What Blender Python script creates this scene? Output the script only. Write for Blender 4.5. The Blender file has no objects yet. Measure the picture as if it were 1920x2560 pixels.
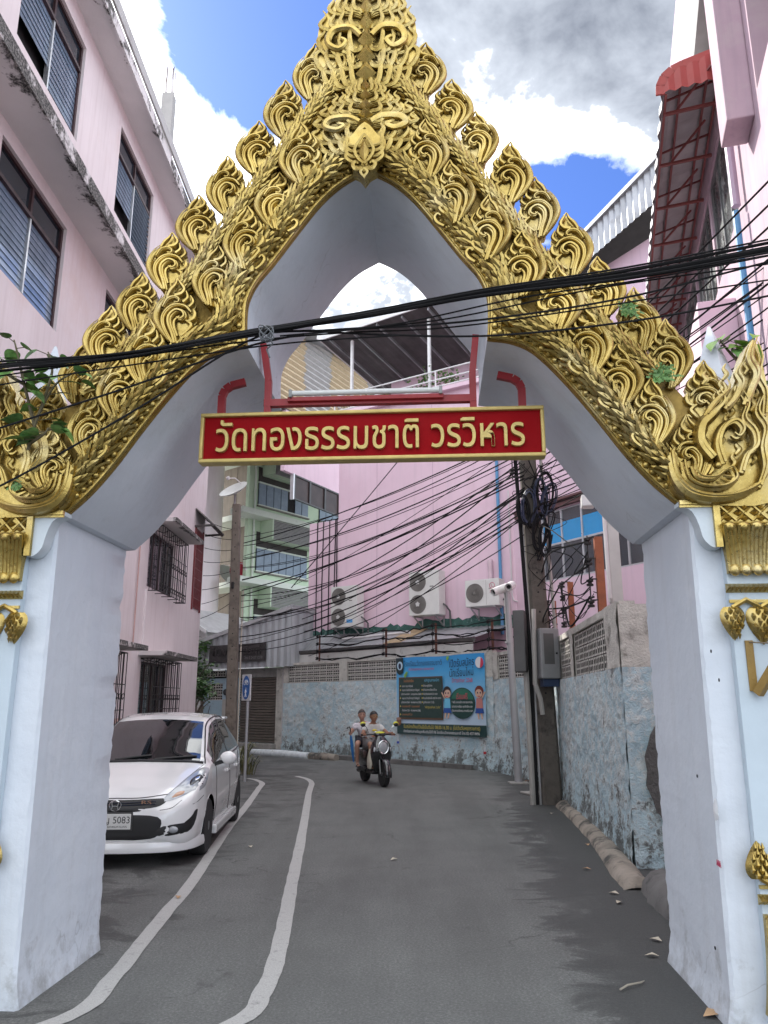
import bpy, bmesh, math, random
from mathutils import Vector, Matrix
from mathutils.bvhtree import BVHTree
random.seed(7)
S = bpy.context.scene
COL = S.collection
R = math.radians
PI = math.pi

# ------------------------------------------------------------------ camera
FPX = 1950.0                       # focal length in pixels of the 1920x2560 photograph
PITCH = R(13.7)
CAMH = 1.65
cam = bpy.data.cameras.new('Camera')
cam.sensor_fit = 'VERTICAL'
cam.sensor_height = 36.0
cam.sensor_width = 27.0
cam.lens = 36.0 * FPX / 2560.0
cam.clip_start = 0.05
cam.clip_end = 4000
co = bpy.data.objects.new('Camera', cam)
COL.objects.link(co)
co.location = (0, 0, CAMH)
co.rotation_euler = (PI / 2 + PITCH, 0, 0)
S.camera = co

# ------------------------------------------------------------------ view
S.render.engine = 'CYCLES'
S.view_settings.view_transform = 'Standard'
S.view_settings.look = 'None'
S.view_settings.gamma = 1.0
S.view_settings.use_curve_mapping = False
S.view_settings.exposure = 1.74
S.cycles.max_bounces = 8
S.cycles.diffuse_bounces = 6
S.cycles.glossy_bounces = 3
S.cycles.use_denoising = True
S.cycles.sample_clamp_indirect = 6.0

# ------------------------------------------------------------------ sun and sky
SUN_EL = R(41)
SUN_DIR = Vector((-0.66, 0.75, 0)).normalized() * math.cos(SUN_EL) + Vector((0, 0, math.sin(SUN_EL)))
sl = bpy.data.lights.new('Sun', 'SUN')
sl.energy = 2.0
sl.angle = R(0.6)
sl.color = (1.0, 0.95, 0.87)
so = bpy.data.objects.new('Sun', sl)
COL.objects.link(so)
so.location = (-30, 20, 60)
so.rotation_euler = SUN_DIR.to_track_quat('Z', 'Y').to_euler()

W = bpy.data.worlds.new('World')
S.world = W
W.use_nodes = True
nt = W.node_tree
nt.nodes.clear()


def nn(t, kind, **kw):
    n = t.nodes.new(kind)
    for k, v in kw.items():
        if k in n.inputs.keys() if hasattr(n.inputs, 'keys') else False:
            n.inputs[k].default_value = v
        else:
            setattr(n, k, v)
    return n


def mathn(t, op, a, b=None, c=None, clamp=False):
    n = t.nodes.new('ShaderNodeMath')
    n.operation = op
    n.use_clamp = clamp
    for i, x in enumerate((a, b, c)):
        if x is None:
            continue
        if isinstance(x, (int, float)):
            n.inputs[i].default_value = x
        else:
            t.links.new(x, n.inputs[i])
    return n.outputs[0]


def ramp(t, fac, stops):
    n = t.nodes.new('ShaderNodeValToRGB')
    e = n.color_ramp.elements
    while len(e) > 1:
        e.remove(e[-1])
    for i, (p, c) in enumerate(stops):
        if i:
            x = e.new(p)
        else:
            x = e[0]
            x.position = p
        if isinstance(c, (int, float)):
            c = (c, c, c)
        x.color = (c[0], c[1], c[2], 1)
    t.links.new(fac, n.inputs[0])
    return n.outputs[0]


def mixc(t, fac, a, b, mode='MIX'):
    n = t.nodes.new('ShaderNodeMix')
    n.data_type = 'RGBA'
    n.blend_type = mode
    for sock, x in ((n.inputs[0], fac), (n.inputs[6], a), (n.inputs[7], b)):
        if isinstance(x, (int, float)):
            sock.default_value = x
        elif isinstance(x, tuple):
            sock.default_value = (x[0], x[1], x[2], 1)
        else:
            t.links.new(x, sock)
    return n.outputs[2]


def noise(t, vec, scale, detail=4, rough=0.55, lac=2.0, dist=0.0):
    n = t.nodes.new('ShaderNodeTexNoise')
    n.inputs['Scale'].default_value = scale
    n.inputs['Detail'].default_value = detail
    n.inputs['Roughness'].default_value = rough
    n.inputs['Lacunarity'].default_value = lac
    n.inputs['Distortion'].default_value = dist
    if vec is not None:
        t.links.new(vec, n.inputs['Vector'])
    return n.outputs['Fac']


sky = nt.nodes.new('ShaderNodeTexSky')
sky.sky_type = 'NISHITA'
sky.sun_disc = False
sky.sun_elevation = SUN_EL
sky.sun_rotation = math.atan2(SUN_DIR.x, SUN_DIR.y)
sky.altitude = 10
sky.air_density = 1.0
sky.dust_density = 0.6
sky.ozone_density = 2.5
tc = nt.nodes.new('ShaderNodeTexCoord')
gen = tc.outputs['Generated']
sep = nt.nodes.new('ShaderNodeSeparateXYZ')
nt.links.new(gen, sep.inputs[0])
zz = mathn(nt, 'ADD', mathn(nt, 'MAXIMUM', sep.outputs[2], 0.0), 0.16)
cb = nt.nodes.new('ShaderNodeCombineXYZ')
nt.links.new(mathn(nt, 'DIVIDE', sep.outputs[0], zz), cb.inputs[0])
nt.links.new(mathn(nt, 'DIVIDE', sep.outputs[1], zz), cb.inputs[1])
mp = nt.nodes.new('ShaderNodeMapping')
nt.links.new(cb.outputs[0], mp.inputs[0])
mp.inputs['Location'].default_value = (3.1, 1.3, 0)
n_big = noise(nt, mp.outputs[0], 1.15, 9, 0.60)
n_fine = noise(nt, mp.outputs[0], 5.5, 7, 0.62, dist=0.6)
cov = mathn(nt, 'ADD', mathn(nt, 'MULTIPLY', n_big, 0.66), mathn(nt, 'MULTIPLY', n_fine, 0.34))
cov = mathn(nt, 'ADD', mathn(nt, 'MULTIPLY', mathn(nt, 'SUBTRACT', cov, 0.5), 1.7), 0.5)


def skyblob(px, py, rad_deg, amount):
    """raise or lower the cloud cover around one direction of the sky"""
    a = (px - 960) / FPX
    b = (1280 - py) / FPX
    d = Vector((a, math.cos(PITCH) - b * math.sin(PITCH), math.sin(PITCH) + b * math.cos(PITCH))).normalized()
    vm = nt.nodes.new('ShaderNodeVectorMath')
    vm.operation = 'DOT_PRODUCT'
    nt.links.new(gen, vm.inputs[0])
    vm.inputs[1].default_value = d
    mr = nt.nodes.new('ShaderNodeMapRange')
    mr.interpolation_type = 'SMOOTHSTEP'
    nt.links.new(vm.outputs['Value'], mr.inputs[0])
    mr.inputs[1].default_value = math.cos(R(rad_deg))
    mr.inputs[2].default_value = 1.0
    mr.inputs[3].default_value = 0.0
    mr.inputs[4].default_value = amount
    return mr.outputs[0]


#SKYBLOBS
for args in [(1400, 160, 19, 0.42), (690, 30, 9, -0.42), (1440, 540, 8, -0.55), (430, 330, 13, -0.02),
             (1000, 760, 12, 0.07), (1600, 60, 10, 0.1)]:
    cov = mathn(nt, 'ADD', cov, skyblob(*args))
cfac = ramp(nt, cov, [(0.36, 0.0), (0.48, 0.40), (0.68, 1.0)])
csha = ramp(nt, mathn(nt, 'ADD', mathn(nt, 'MULTIPLY', noise(nt, mp.outputs[0], 2.3, 6, 0.6), 0.45),
                      mathn(nt, 'MULTIPLY', cov, 0.62)),
            [(0.48, (1.04, 1.05, 0.98)), (0.60, (0.80, 0.81, 0.79)), (0.69, (0.15, 0.163, 0.185)), (0.86, (0.055, 0.062, 0.078))])
# clouds shine brighter towards the sun (forward scattering)
vsun = nt.nodes.new('ShaderNodeVectorMath')
vsun.operation = 'DOT_PRODUCT'
nt.links.new(gen, vsun.inputs[0])
vsun.inputs[1].default_value = SUN_DIR
msun = nt.nodes.new('ShaderNodeMapRange')
msun.interpolation_type = 'SMOOTHSTEP'
nt.links.new(vsun.outputs['Value'], msun.inputs[0])
for i_, v_ in ((1, 0.80), (2, 1.0), (3, 1.55), (4, 2.3)):
    msun.inputs[i_].default_value = v_
bgs = nt.nodes.new('ShaderNodeBackground')
bgs.inputs[1].default_value = 0.07
skt = nt.nodes.new('ShaderNodeMix')
skt.data_type = 'RGBA'
skt.blend_type = 'MULTIPLY'
skt.inputs[0].default_value = 1.0
nt.links.new(sky.outputs[0], skt.inputs[6])
skt.inputs[7].default_value = (0.46, 0.60, 0.98, 1)
nt.links.new(skt.outputs[2], bgs.inputs[0])
bgc = nt.nodes.new('ShaderNodeBackground')
nt.links.new(msun.outputs[0], bgc.inputs[1])
nt.links.new(csha, bgc.inputs[0])
mx = nt.nodes.new('ShaderNodeMixShader')
nt.links.new(cfac, mx.inputs[0])
nt.links.new(bgs.outputs[0], mx.inputs[1])
nt.links.new(bgc.outputs[0], mx.inputs[2])
wo = nt.nodes.new('ShaderNodeOutputWorld')
nt.links.new(mx.outputs[0], wo.inputs[0])

# ------------------------------------------------------------------ materials
MATS = {}


def new_mat(name):
    m = bpy.data.materials.new(name)
    m.use_nodes = True
    t = m.node_tree
    b = t.nodes['Principled BSDF']
    return m, t, b


def objvec(t, world=False):
    if world:
        return t.nodes.new('ShaderNodeNewGeometry').outputs['Position']
    return t.nodes.new('ShaderNodeTexCoord').outputs['Object']


def add_bump(t, b, h, strength, dist=0.02):
    n = t.nodes.new('ShaderNodeBump')
    n.inputs['Strength'].default_value = strength
    n.inputs['Distance'].default_value = dist
    t.links.new(h, n.inputs['Height'])
    t.links.new(n.outputs[0], b.inputs['Normal'])


def M(name, col, rough=0.6, metal=0.0, var=0.12, scale=3.0, bump=0.0, bscale=60.0, col2=None, spec=0.5,
      dirt=None, dscale=2.0, dlo=0.58, dhi=0.72, world=False, coat=0.0, rvar=0.08, bdist=0.01, alpha=None, streak=None, spread=True):
    """plain procedural surface: base colour, mottling, optional dirt blotches, fine relief"""
    if name in MATS:
        return MATS[name]
    m, t, b = new_mat(name)
    v = objvec(t, world)
    n1 = noise(t, v, scale, 5, 0.6)
    lo = tuple(c * (1 - var) for c in col)
    hi = tuple(min(1, c * (1 + var)) for c in (col2 or col))
    c = ramp(t, n1, [(0.3, lo), (0.7, hi)])
    if streak:
        mpn = t.nodes.new('ShaderNodeMapping')
        t.links.new(v, mpn.inputs[0])
        mpn.inputs['Scale'].default_value = (5.0, 5.0, 0.25)
        ns = noise(t, mpn.outputs[0], streak[1], 5, 0.6)
        c = mixc(t, mathn(t, 'MULTIPLY', ramp(t, ns, [(0.5, 0.0), (0.75, 1.0)]), streak[2]), c, streak[0])
    if dirt:
        n2 = noise(t, v, dscale, 8, 0.66)
        c = mixc(t, ramp(t, n2, [(dlo, 0.0), (dhi, 1.0)]), c, dirt)
    t.links.new(c, b.inputs['Base Color'])
    b.inputs['Metallic'].default_value = metal
    b.inputs['Specular IOR Level'].default_value = spec
    if rvar:
        rr = ramp(t, noise(t, v, scale * 2.3, 4), [(0.3, max(0.02, rough - rvar)), (0.7, min(1, rough + rvar))])
        t.links.new(rr, b.inputs['Roughness'])
    else:
        b.inputs['Roughness'].default_value = rough
    b.inputs['Coat Weight'].default_value = coat
    b.inputs['Coat Roughness'].default_value = 0.05
    if bump:
        add_bump(t, b, noise(t, v, bscale, 6, 0.6), bump, bdist)
    MATS[name] = m
    return m


# ------------------------------------------------------------------ object helpers
def tag(o, label=None, cat=None, group=None, kind=None):
    if label:
        o['label'] = label
    if cat:
        o['category'] = cat
    if group:
        o['group'] = group
    if kind:
        o['kind'] = kind
    return o


def empty(name, loc=(0, 0, 0), yaw=0.0, label=None, cat=None, group=None, kind=None):
    o = bpy.data.objects.new(name, None)
    COL.objects.link(o)
    o.empty_display_size = 0.2
    o.location = loc
    o.rotation_euler = (0, 0, yaw)
    tag(o, label, cat, group, kind)
    return o


def inst(name, mesh, parent=None, loc=(0, 0, 0), rot=(0, 0, 0), scale=(1, 1, 1)):
    o = bpy.data.objects.new(name, mesh)
    COL.objects.link(o)
    o.parent = parent
    o.location = loc
    o.rotation_euler = rot
    o.scale = scale
    return o


def wmat(o):
    m = Matrix.LocRotScale(o.location, o.rotation_euler, o.scale)
    return wmat(o.parent) @ m if o.parent else m


def copy_tree(o, parent=None):
    c = o.copy()
    COL.objects.link(c)
    c.parent = parent
    for ch in list(o.children):
        copy_tree(ch, c)
    return c


class MB:
    """collects shapes and links them as one mesh object"""

    def __init__(s):
        s.v = []
        s.f = []

    def add(s, vs, fs):
        k = len(s.v)
        s.v += [tuple(p) for p in vs]
        s.f += [tuple(i + k for i in q) for q in fs]
        return s

    def box(s, a, b):
        x0, x1 = sorted((a[0], b[0]))
        y0, y1 = sorted((a[1], b[1]))
        z0, z1 = sorted((a[2], b[2]))
        return s.add([(x0, y0, z0), (x1, y0, z0), (x1, y1, z0), (x0, y1, z0), (x0, y0, z1), (x1, y0, z1), (x1, y1, z1), (x0, y1, z1)],
                     [(0, 3, 2, 1), (4, 5, 6, 7), (0, 1, 5, 4), (1, 2, 6, 5), (2, 3, 7, 6), (3, 0, 4, 7)])

    def bbox(s, a, b, c=0.01):
        """box with chamfered edges"""
        x0, x1 = sorted((a[0], b[0]))
        y0, y1 = sorted((a[1], b[1]))
        z0, z1 = sorted((a[2], b[2]))
        c = min(c, (x1 - x0) * .45, (y1 - y0) * .45, (z1 - z0) * .45)
        bm = bmesh.new()
        bmesh.ops.create_cube(bm, size=1.0)
        for v in bm.verts:
            v.co = ((x0 + x1) / 2 + v.co.x * (x1 - x0), (y0 + y1) / 2 + v.co.y * (y1 - y0), (z0 + z1) / 2 + v.co.z * (z1 - z0))
        bmesh.ops.bevel(bm, geom=bm.edges[:], offset=c, segments=2, affect='EDGES', profile=0.6)
        s.bm(bm)
        return s

    def bm(s, bm, mat=None):
        bm.verts.index_update()
        vs = [tuple(mat @ v.co) if mat else tuple(v.co) for v in bm.verts]
        s.add(vs, [[v.index for v in f.verts] for f in bm.faces])
        bm.free()
        return s

    def quad(s, a, b, c, d):
        return s.add([a, b, c, d], [(0, 1, 2, 3)])

    def beam(s, p, q, w, h=None, up=(0, 0, 1)):
        """rectangular bar from p to q"""
        h = w if h is None else h
        p = Vector(p)
        q = Vector(q)
        d = (q - p).normalized()
        u = Vector(up)
        if abs(d.dot(u)) > 0.98:
            u = Vector((1, 0, 0))
        a = d.cross(u).normalized() * (w / 2)
        b = a.cross(d).normalized() * (h / 2)
        vs = [p - a - b, p + a - b, p + a + b, p - a + b, q - a - b, q + a - b, q + a + b, q - a + b]
        return s.add(vs, [(0, 1, 2, 3), (7, 6, 5, 4), (0, 4, 5, 1), (1, 5, 6, 2), (2, 6, 7, 3), (3, 7, 4, 0)])

    def tube(s, pts, r, n=8, cap=True, flat=None):
        """round tube along points; r number or list; flat=(axis, factor) squashes along an axis"""
        pts = [Vector(p) for p in pts]
        if isinstance(r, (int, float)):
            r = [r] * len(pts)
        rings = []
        nrm = None
        for i, p in enumerate(pts):
            d = (pts[min(i + 1, len(pts) - 1)] - pts[max(i - 1, 0)])
            if d.length < 1e-9:
                d = Vector((0, 0, 1))
            d.normalize()
            if nrm is None:
                u = Vector((0, 0, 1)) if abs(d.z) < 0.9 else Vector((1, 0, 0))
                nrm = d.cross(u).normalized()
            else:
                nrm = (nrm - d * nrm.dot(d))
                if nrm.length < 1e-6:
                    nrm = d.orthogonal()
                nrm.normalize()
            b = d.cross(nrm)
            ring = []
            for k in range(n):
                a = 2 * PI * k / n
                o = nrm * math.cos(a) * r[i] + b * math.sin(a) * r[i]
                if flat:
                    o = Vector([o[j] * (flat[1] if j == flat[0] else 1) for j in range(3)])
                ring.append(p + o)
            rings.append(ring)
        vs = [q for ring in rings for q in ring]
        fs = []
        for i in range(len(pts) - 1):
            for k in range(n):
                a = i * n + k
                b = i * n + (k + 1) % n
                fs.append((a, b, b + n, a + n))
        if cap:
            fs.append(tuple(range(n - 1, -1, -1)))
            e = (len(pts) - 1) * n
            fs.append(tuple(range(e, e + n)))
        return s.add(vs, fs)

    def cyl(s, p, q, r, n=16, r2=None):
        return s.tube([p, q], [r, r if r2 is None else r2], n)

    def lathe(s, prof, n=16, o=(0, 0, 0), axis='z'):
        """prof: (radius, height) pairs"""
        vs = []
        for (r, h) in prof:
            for k in range(n):
                a = 2 * PI * k / n
                x, y = r * math.cos(a), r * math.sin(a)
                if axis == 'z':
                    vs.append((o[0] + x, o[1] + y, o[2] + h))
                elif axis == 'y':
                    vs.append((o[0] + x, o[1] + h, o[2] - y))
                else:
                    vs.append((o[0] + h, o[1] + x, o[2] + y))
        fs = []
        for i in range(len(prof) - 1):
            for k in range(n):
                a = i * n + k
                b = i * n + (k + 1) % n
                fs.append((a, b, b + n, a + n))
        fs.append(tuple(range(n - 1, -1, -1)))
        e = (len(prof) - 1) * n
        fs.append(tuple(range(e, e + n)))
        return s.add(vs, fs)

    def prism(s, poly, y0, y1):
        """polygon in (x,z), counter-clockwise seen from -y, extruded along y (front y0, back y1)"""
        n = len(poly)
        vs = [(x, y0, z) for x, z in poly] + [(x, y1, z) for x, z in poly]
        fs = [tuple(range(n)), tuple(range(2 * n - 1, n - 1, -1))]
        for i in range(n):
            j = (i + 1) % n
            fs.append((j, i, i + n, j + n))
        return s.add(vs, fs)

    def slab(s, poly, z0, z1):
        """polygon in (x,y), counter-clockwise seen from above, extruded along z"""
        n = len(poly)
        vs = [(x, y, z0) for x, y in poly] + [(x, y, z1) for x, y in poly]
        fs = [tuple(range(n - 1, -1, -1)), tuple(range(n, 2 * n))]
        for i in range(n):
            j = (i + 1) % n
            fs.append((i, j, j + n, i + n))
        return s.add(vs, fs)

    def grid(s, nu, nv, fn):
        vs = [fn(i / (nu - 1), j / (nv - 1)) for j in range(nv) for i in range(nu)]
        fs = []
        for j in range(nv - 1):
            for i in range(nu - 1):
                a = j * nu + i
                fs.append((a, a + 1, a + nu + 1, a + nu))
        return s.add(vs, fs)

    def ball(s, c, r, n=10, m=6, sc=(1, 1, 1)):
        prof = []
        for i in range(m + 1):
            a = -PI / 2 + PI * i / m
            prof.append((max(1e-4, r * math.cos(a)), r * math.sin(a)))
        k = len(s.v)
        s.lathe(prof, n)
        for i in range(k, len(s.v)):
            p = s.v[i]
            s.v[i] = (c[0] + p[0] * sc[0], c[1] + p[1] * sc[1], c[2] + p[2] * sc[2])
        return s

    def xf(s, mat):
        s.v = [tuple(mat @ Vector(p)) for p in s.v]
        return s

    def mesh(s, name, mat=None, smooth=False, sharp=40):
        me = bpy.data.meshes.new(name)
        me.from_pydata(s.v, [], s.f)
        me.update()
        if mat:
            me.materials.append(mat)
        if smooth:
            for p in me.polygons:
                p.use_smooth = True
            if sharp:
                me.set_sharp_from_angle(angle=R(sharp))
        return me

    def build(s, name, mat=None, parent=None, smooth=False, world=False, fix=True, sharp=40):
        """world=True: points are world coordinates, converted to the parent's frame"""
        if world and parent is not None:
            s.xf(wmat(parent).inverted())
        me = s.mesh(name, mat, smooth, sharp)
        if fix:
            bm = bmesh.new()
            bm.from_mesh(me)
            bmesh.ops.recalc_face_normals(bm, faces=bm.faces)
            bm.to_mesh(me)
            bm.free()
        o = bpy.data.objects.new(name, me)
        COL.objects.link(o)
        o.parent = parent
        return o


def crom(pts, n=6, closed=False):
    """Catmull-Rom through points of any dimension"""
    P = [tuple(p) for p in pts]
    out = []
    m = len(P)
    for i in range(m if closed else m - 1):
        if closed:
            p0, p1, p2, p3 = P[i - 1], P[i], P[(i + 1) % m], P[(i + 2) % m]
        else:
            p0, p1, p2, p3 = P[max(i - 1, 0)], P[i], P[i + 1], P[min(i + 2, m - 1)]
        for k in range(n):
            t = k / n
            out.append(tuple(0.5 * ((2 * b) + (-a + c) * t + (2 * a - 5 * b + 4 * c - d) * t * t + (-a + 3 * b - 3 * c + d) * t ** 3)
                             for a, b, c, d in zip(p0, p1, p2, p3)))
    if not closed:
        out.append(P[-1])
    return out


# ------------------------------------------------------------------ pixel -> place (distance always comes from a plane in the scene)
SP, CP = math.sin(PITCH), math.cos(PITCH)


def ray(x, y):
    a = (x - 960) / FPX
    b = (1280 - y) / FPX
    return Vector((a, CP - b * SP, SP + b * CP))


def gnd(x, y, z=0.0):
    r = ray(x, y)
    t = (z - CAMH) / r.z
    return Vector((r.x * t, r.y * t, z))


def atY(x, y, Y):
    r = ray(x, y)
    t = Y / r.y
    return Vector((r.x * t, Y, CAMH + r.z * t))


class Frame:
    """a vertical facade: x to the right along it, y into the building, z up"""

    def __init__(s, p, yaw_deg):
        s.p = Vector((p[0], p[1], 0))
        s.yaw = R(yaw_deg)
        s.ux = Vector((math.cos(s.yaw), math.sin(s.yaw), 0))
        s.uy = Vector((-s.ux.y, s.ux.x, 0))

    def px(s, x, y, off=0.0):
        """local (x, z) where the pixel's ray meets the facade plane shifted inwards by off"""
        r = ray(x, y)
        q = s.p + s.uy * off
        t = q.dot(s.uy) / r.dot(s.uy)
        P = Vector((0, 0, CAMH)) + r * t
        return ((P - s.p).dot(s.ux), P.z)

    def w(s, x, y, z):
        return s.p + s.ux * x + s.uy * y + Vector((0, 0, z))

    def empty(s, name, label, cat, group=None):
        return empty(name, tuple(s.p), s.yaw, label, cat, group)


def text_mesh(body, size, depth=0.0, bevel=0.0, res=3, align='CENTER', spacing=1.0):
    cu = bpy.data.curves.new('txt', 'FONT')
    cu.body = body
    cu.size = size
    cu.extrude = depth
    cu.bevel_depth = bevel
    cu.bevel_resolution = 1
    cu.resolution_u = res
    cu.align_x = align
    cu.space_character = spacing
    o = bpy.data.objects.new('txt', cu)
    COL.objects.link(o)
    bpy.context.view_layer.update()
    me = bpy.data.meshes.new_from_object(o.evaluated_get(bpy.context.evaluated_depsgraph_get()))
    bpy.data.objects.remove(o)
    bpy.data.curves.remove(cu)
    return me


def text_fit(name, body, x0, x1, z0, y, mat, parent, depth=0.0, height=None, slant=0.0):
    """flat text in the parent's xz plane fitted between x0 and x1, baseline z0"""
    me = text_mesh(body, 1.0, 0.0)
    xs = [v.co.x for v in me.vertices]
    if not xs:
        return None
    a, b = min(xs), max(xs)
    k = (x1 - x0) / max(1e-6, b - a)
    kz = k if height is None else height
    for v in me.vertices:
        v.co = (x0 + (v.co.x - a) * k, y, z0 + v.co.y * kz + slant * (v.co.x - a) * k)
    me.materials.clear()
    me.materials.append(mat)
    me.name = name
    o = bpy.data.objects.new(name, me)
    COL.objects.link(o)
    o.parent = parent
    return o
# ================================================================== ground, road
def asphalt():
    m, t, b = new_mat('asphalt')
    v = objvec(t, True)
    sp = t.nodes.new('ShaderNodeSeparateXYZ')
    t.links.new(v, sp.inputs[0])
    fine = noise(t, v, 60, 5, 0.8)
    mid = noise(t, v, 1.1, 7, 0.62)
    c = ramp(t, fine, [(0.28, (0.075, 0.077, 0.074)), (0.50, (0.150, 0.154, 0.148)), (0.72, (0.29, 0.297, 0.285))])
    c = mixc(t, ramp(t, mid, [(0.35, 0.32), (0.7, 0.0)]), c, (0.06, 0.06, 0.06))
    grit = noise(t, v, 420, 2, 0.5)
    c = mixc(t, ramp(t, grit, [(0.62, 0.0), (0.70, 0.55)]), c, (0.36, 0.355, 0.34))
    c = mixc(t, ramp(t, noise(t, v, 36, 4, 0.7), [(0.3, 0.35), (0.6, 0.0)]), c, (0.07, 0.07, 0.07))
    # damp blotches, stretched across the slope of the road
    mp2 = t.nodes.new('ShaderNodeMapping')
    t.links.new(v, mp2.inputs[0])
    mp2.inputs['Scale'].default_value = (1.0, 1.35, 1)
    wet = noise(t, mp2.outputs[0], 1.35, 9, 0.66, dist=0.9)
    edge_r = t.nodes.new('ShaderNodeMapRange')
    t.links.new(mathn(t, 'SUBTRACT', sp.outputs[0], mathn(t, 'MULTIPLY', sp.outputs[1], 0.105)), edge_r.inputs[0])
    edge_r.inputs[1].default_value = 0.25
    edge_r.inputs[2].default_value = 1.15
    edge_r.inputs[3].default_value = 0.0
    edge_r.inputs[4].default_value = 0.40
    edge_l = t.nodes.new('ShaderNodeMapRange')
    t.links.new(sp.outputs[0], edge_l.inputs[0])
    edge_l.inputs[1].default_value = -0.9
    edge_l.inputs[2].default_value = -2.3
    edge_l.inputs[3].default_value = 0.0
    edge_l.inputs[4].default_value = 0.17
    w = mathn(t, 'ADD', mathn(t, 'ADD', wet, edge_r.outputs[0]), edge_l.outputs[0])
    wf = ramp(t, w, [(0.64, 0.0), (0.70, 0.75), (0.80, 1.0)])
    c = mixc(t, mathn(t, 'MULTIPLY', wf, 0.72), c, (0.028, 0.028, 0.028))
    # wheel-polished lanes and old patches
    mp3 = t.nodes.new('ShaderNodeMapping')
    t.links.new(v, mp3.inputs[0])
    mp3.inputs['Scale'].default_value = (1.1, 0.16, 1)
    c = mixc(t, ramp(t, noise(t, mp3.outputs[0], 1.6, 5, 0.6), [(0.40, 0.30), (0.58, 0.0)]), c, (0.07, 0.07, 0.068))
    vor = t.nodes.new('ShaderNodeTexVoronoi')
    vor.feature = 'DISTANCE_TO_EDGE'
    vor.inputs['Scale'].default_value = 0.55
    nz_ = t.nodes.new('ShaderNodeTexNoise')
    nz_.inputs['Scale'].default_value = 3.0
    nz_.inputs['Detail'].default_value = 6
    t.links.new(v, nz_.inputs['Vector'])
    vadd = t.nodes.new('ShaderNodeVectorMath')
    vadd.operation = 'MULTIPLY_ADD'
    t.links.new(nz_.outputs['Color'], vadd.inputs[0])
    vadd.inputs[1].default_value = (.5, .5, .5)
    t.links.new(v, vadd.inputs[2])
    t.links.new(vadd.outputs[0], vor.inputs['Vector'])
    crack = mathn(t, 'MULTIPLY', ramp(t, vor.outputs['Distance'], [(0.0, 1.0), (0.006, 0.0)]), ramp(t, noise(t, v, 0.45, 3), [(0.52, 0.0), (0.62, 0.8)]))
    c = mixc(t, crack, c, (0.03, 0.03, 0.03))
    t.links.new(c, b.inputs['Base Color'])
    rr = mixc(t, wf, (0.92, 0.92, 0.92), (0.72, 0.72, 0.72))
    t.links.new(rr, b.inputs['Roughness'])
    b.inputs['Specular IOR Level'].default_value = 0.35
    add_bump(t, b, mathn(t, 'ADD', fine, noise(t, v, 14, 4)), 0.55, 0.008)
    MATS['asphalt'] = m
    return m


def paint():
    m, t, b = new_mat('road_paint')
    v = objvec(t, True)
    worn = noise(t, v, 9, 8, 0.75)
    fine = noise(t, v, 140, 3, 0.7)
    c = ramp(t, fine, [(0.3, (0.30, 0.30, 0.29)), (0.65, (0.46, 0.455, 0.44))])
    c = mixc(t, ramp(t, worn, [(0.56, 0.0), (0.72, 0.8)]), c, (0.13, 0.13, 0.13))
    t.links.new(c, b.inputs['Base Color'])
    b.inputs['Roughness'].default_value = 0.85
    add_bump(t, b, mathn(t, 'ADD', fine, worn), 0.4, 0.006)
    return m


ASPH = asphalt()
PAINT = paint()
CONC = M('concrete', (0.30, 0.29, 0.27), 0.88, var=0.22, scale=2.5, bump=0.5, bscale=45, dirt=(0.09, 0.085, 0.08), dscale=3.5)
CONC_DARK = M('dark_concrete', (0.13, 0.125, 0.12), 0.92, var=0.3, scale=3, bump=0.6, bscale=40, dirt=(0.04, 0.04, 0.038), dscale=4)
g = MB().box((-400, -60, -0.5), (400, 700, -0.004)).build('ground', CONC_DARK)
tag(g, kind='structure')
road = MB()
road.grid(30, 60, lambda u, v: (-9 + 13.0 * u, -6 + 42 * v, 0.0))
road = tag(road.build('road', ASPH, smooth=False), kind='structure')


def ribbon(name, pts, w, z, mat, parent=None, jit=0.0):
    pts = crom(pts, 6)
    L, Rr = [], []
    for i, p in enumerate(pts):
        a = Vector(pts[max(i - 1, 0)])
        b = Vector(pts[min(i + 1, len(pts) - 1)])
        d = (b - a).normalized()
        n = Vector((-d.y, d.x))
        ww = w / 2
        q = Vector(p[:2])
        L.append((q + n * (ww + random.uniform(-jit, jit))).to_tuple() + (z,))
        Rr.append((q - n * (ww + random.uniform(-jit, jit))).to_tuple() + (z,))
    mb = MB()
    n = len(L)
    mb.add(L + Rr, [(i, i + n, i + n + 1, i + 1) for i in range(n - 1)])
    return mb.build(name, mat, parent)


k6 = 0.5425
l1 = [gnd(x * .479, 1500 + y * .479)[:2] for x, y in [(330, 2190), (600, 1960), (740, 1790), (870, 1630), (990, 1490), (1090, 1340), (1200, 1180), (1290, 1070), (1350, 985), (1368, 958), (1335, 940), (1290, 932)]]
l2 = [gnd(600 + x * k6, 1900 + y * k6)[:2] for x, y in [(20, 1190), (100, 1080), (150, 980), (185, 850), (215, 700), (245, 540), (275, 400), (300, 260), (318, 150), (330, 108), (308, 88), (262, 76)]]
l1 = [(l1[0][0] - 0.75, l1[0][1] - 0.75)] + l1
l2 = [(l2[0][0] - 0.35, l2[0][1] - 0.5)] + l2
ribbon('road_marking', l1, 0.115, 0.005, PAINT, road, 0.004)
ribbon('road_marking', l2, 0.115, 0.005, PAINT, road, 0.004)

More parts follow.
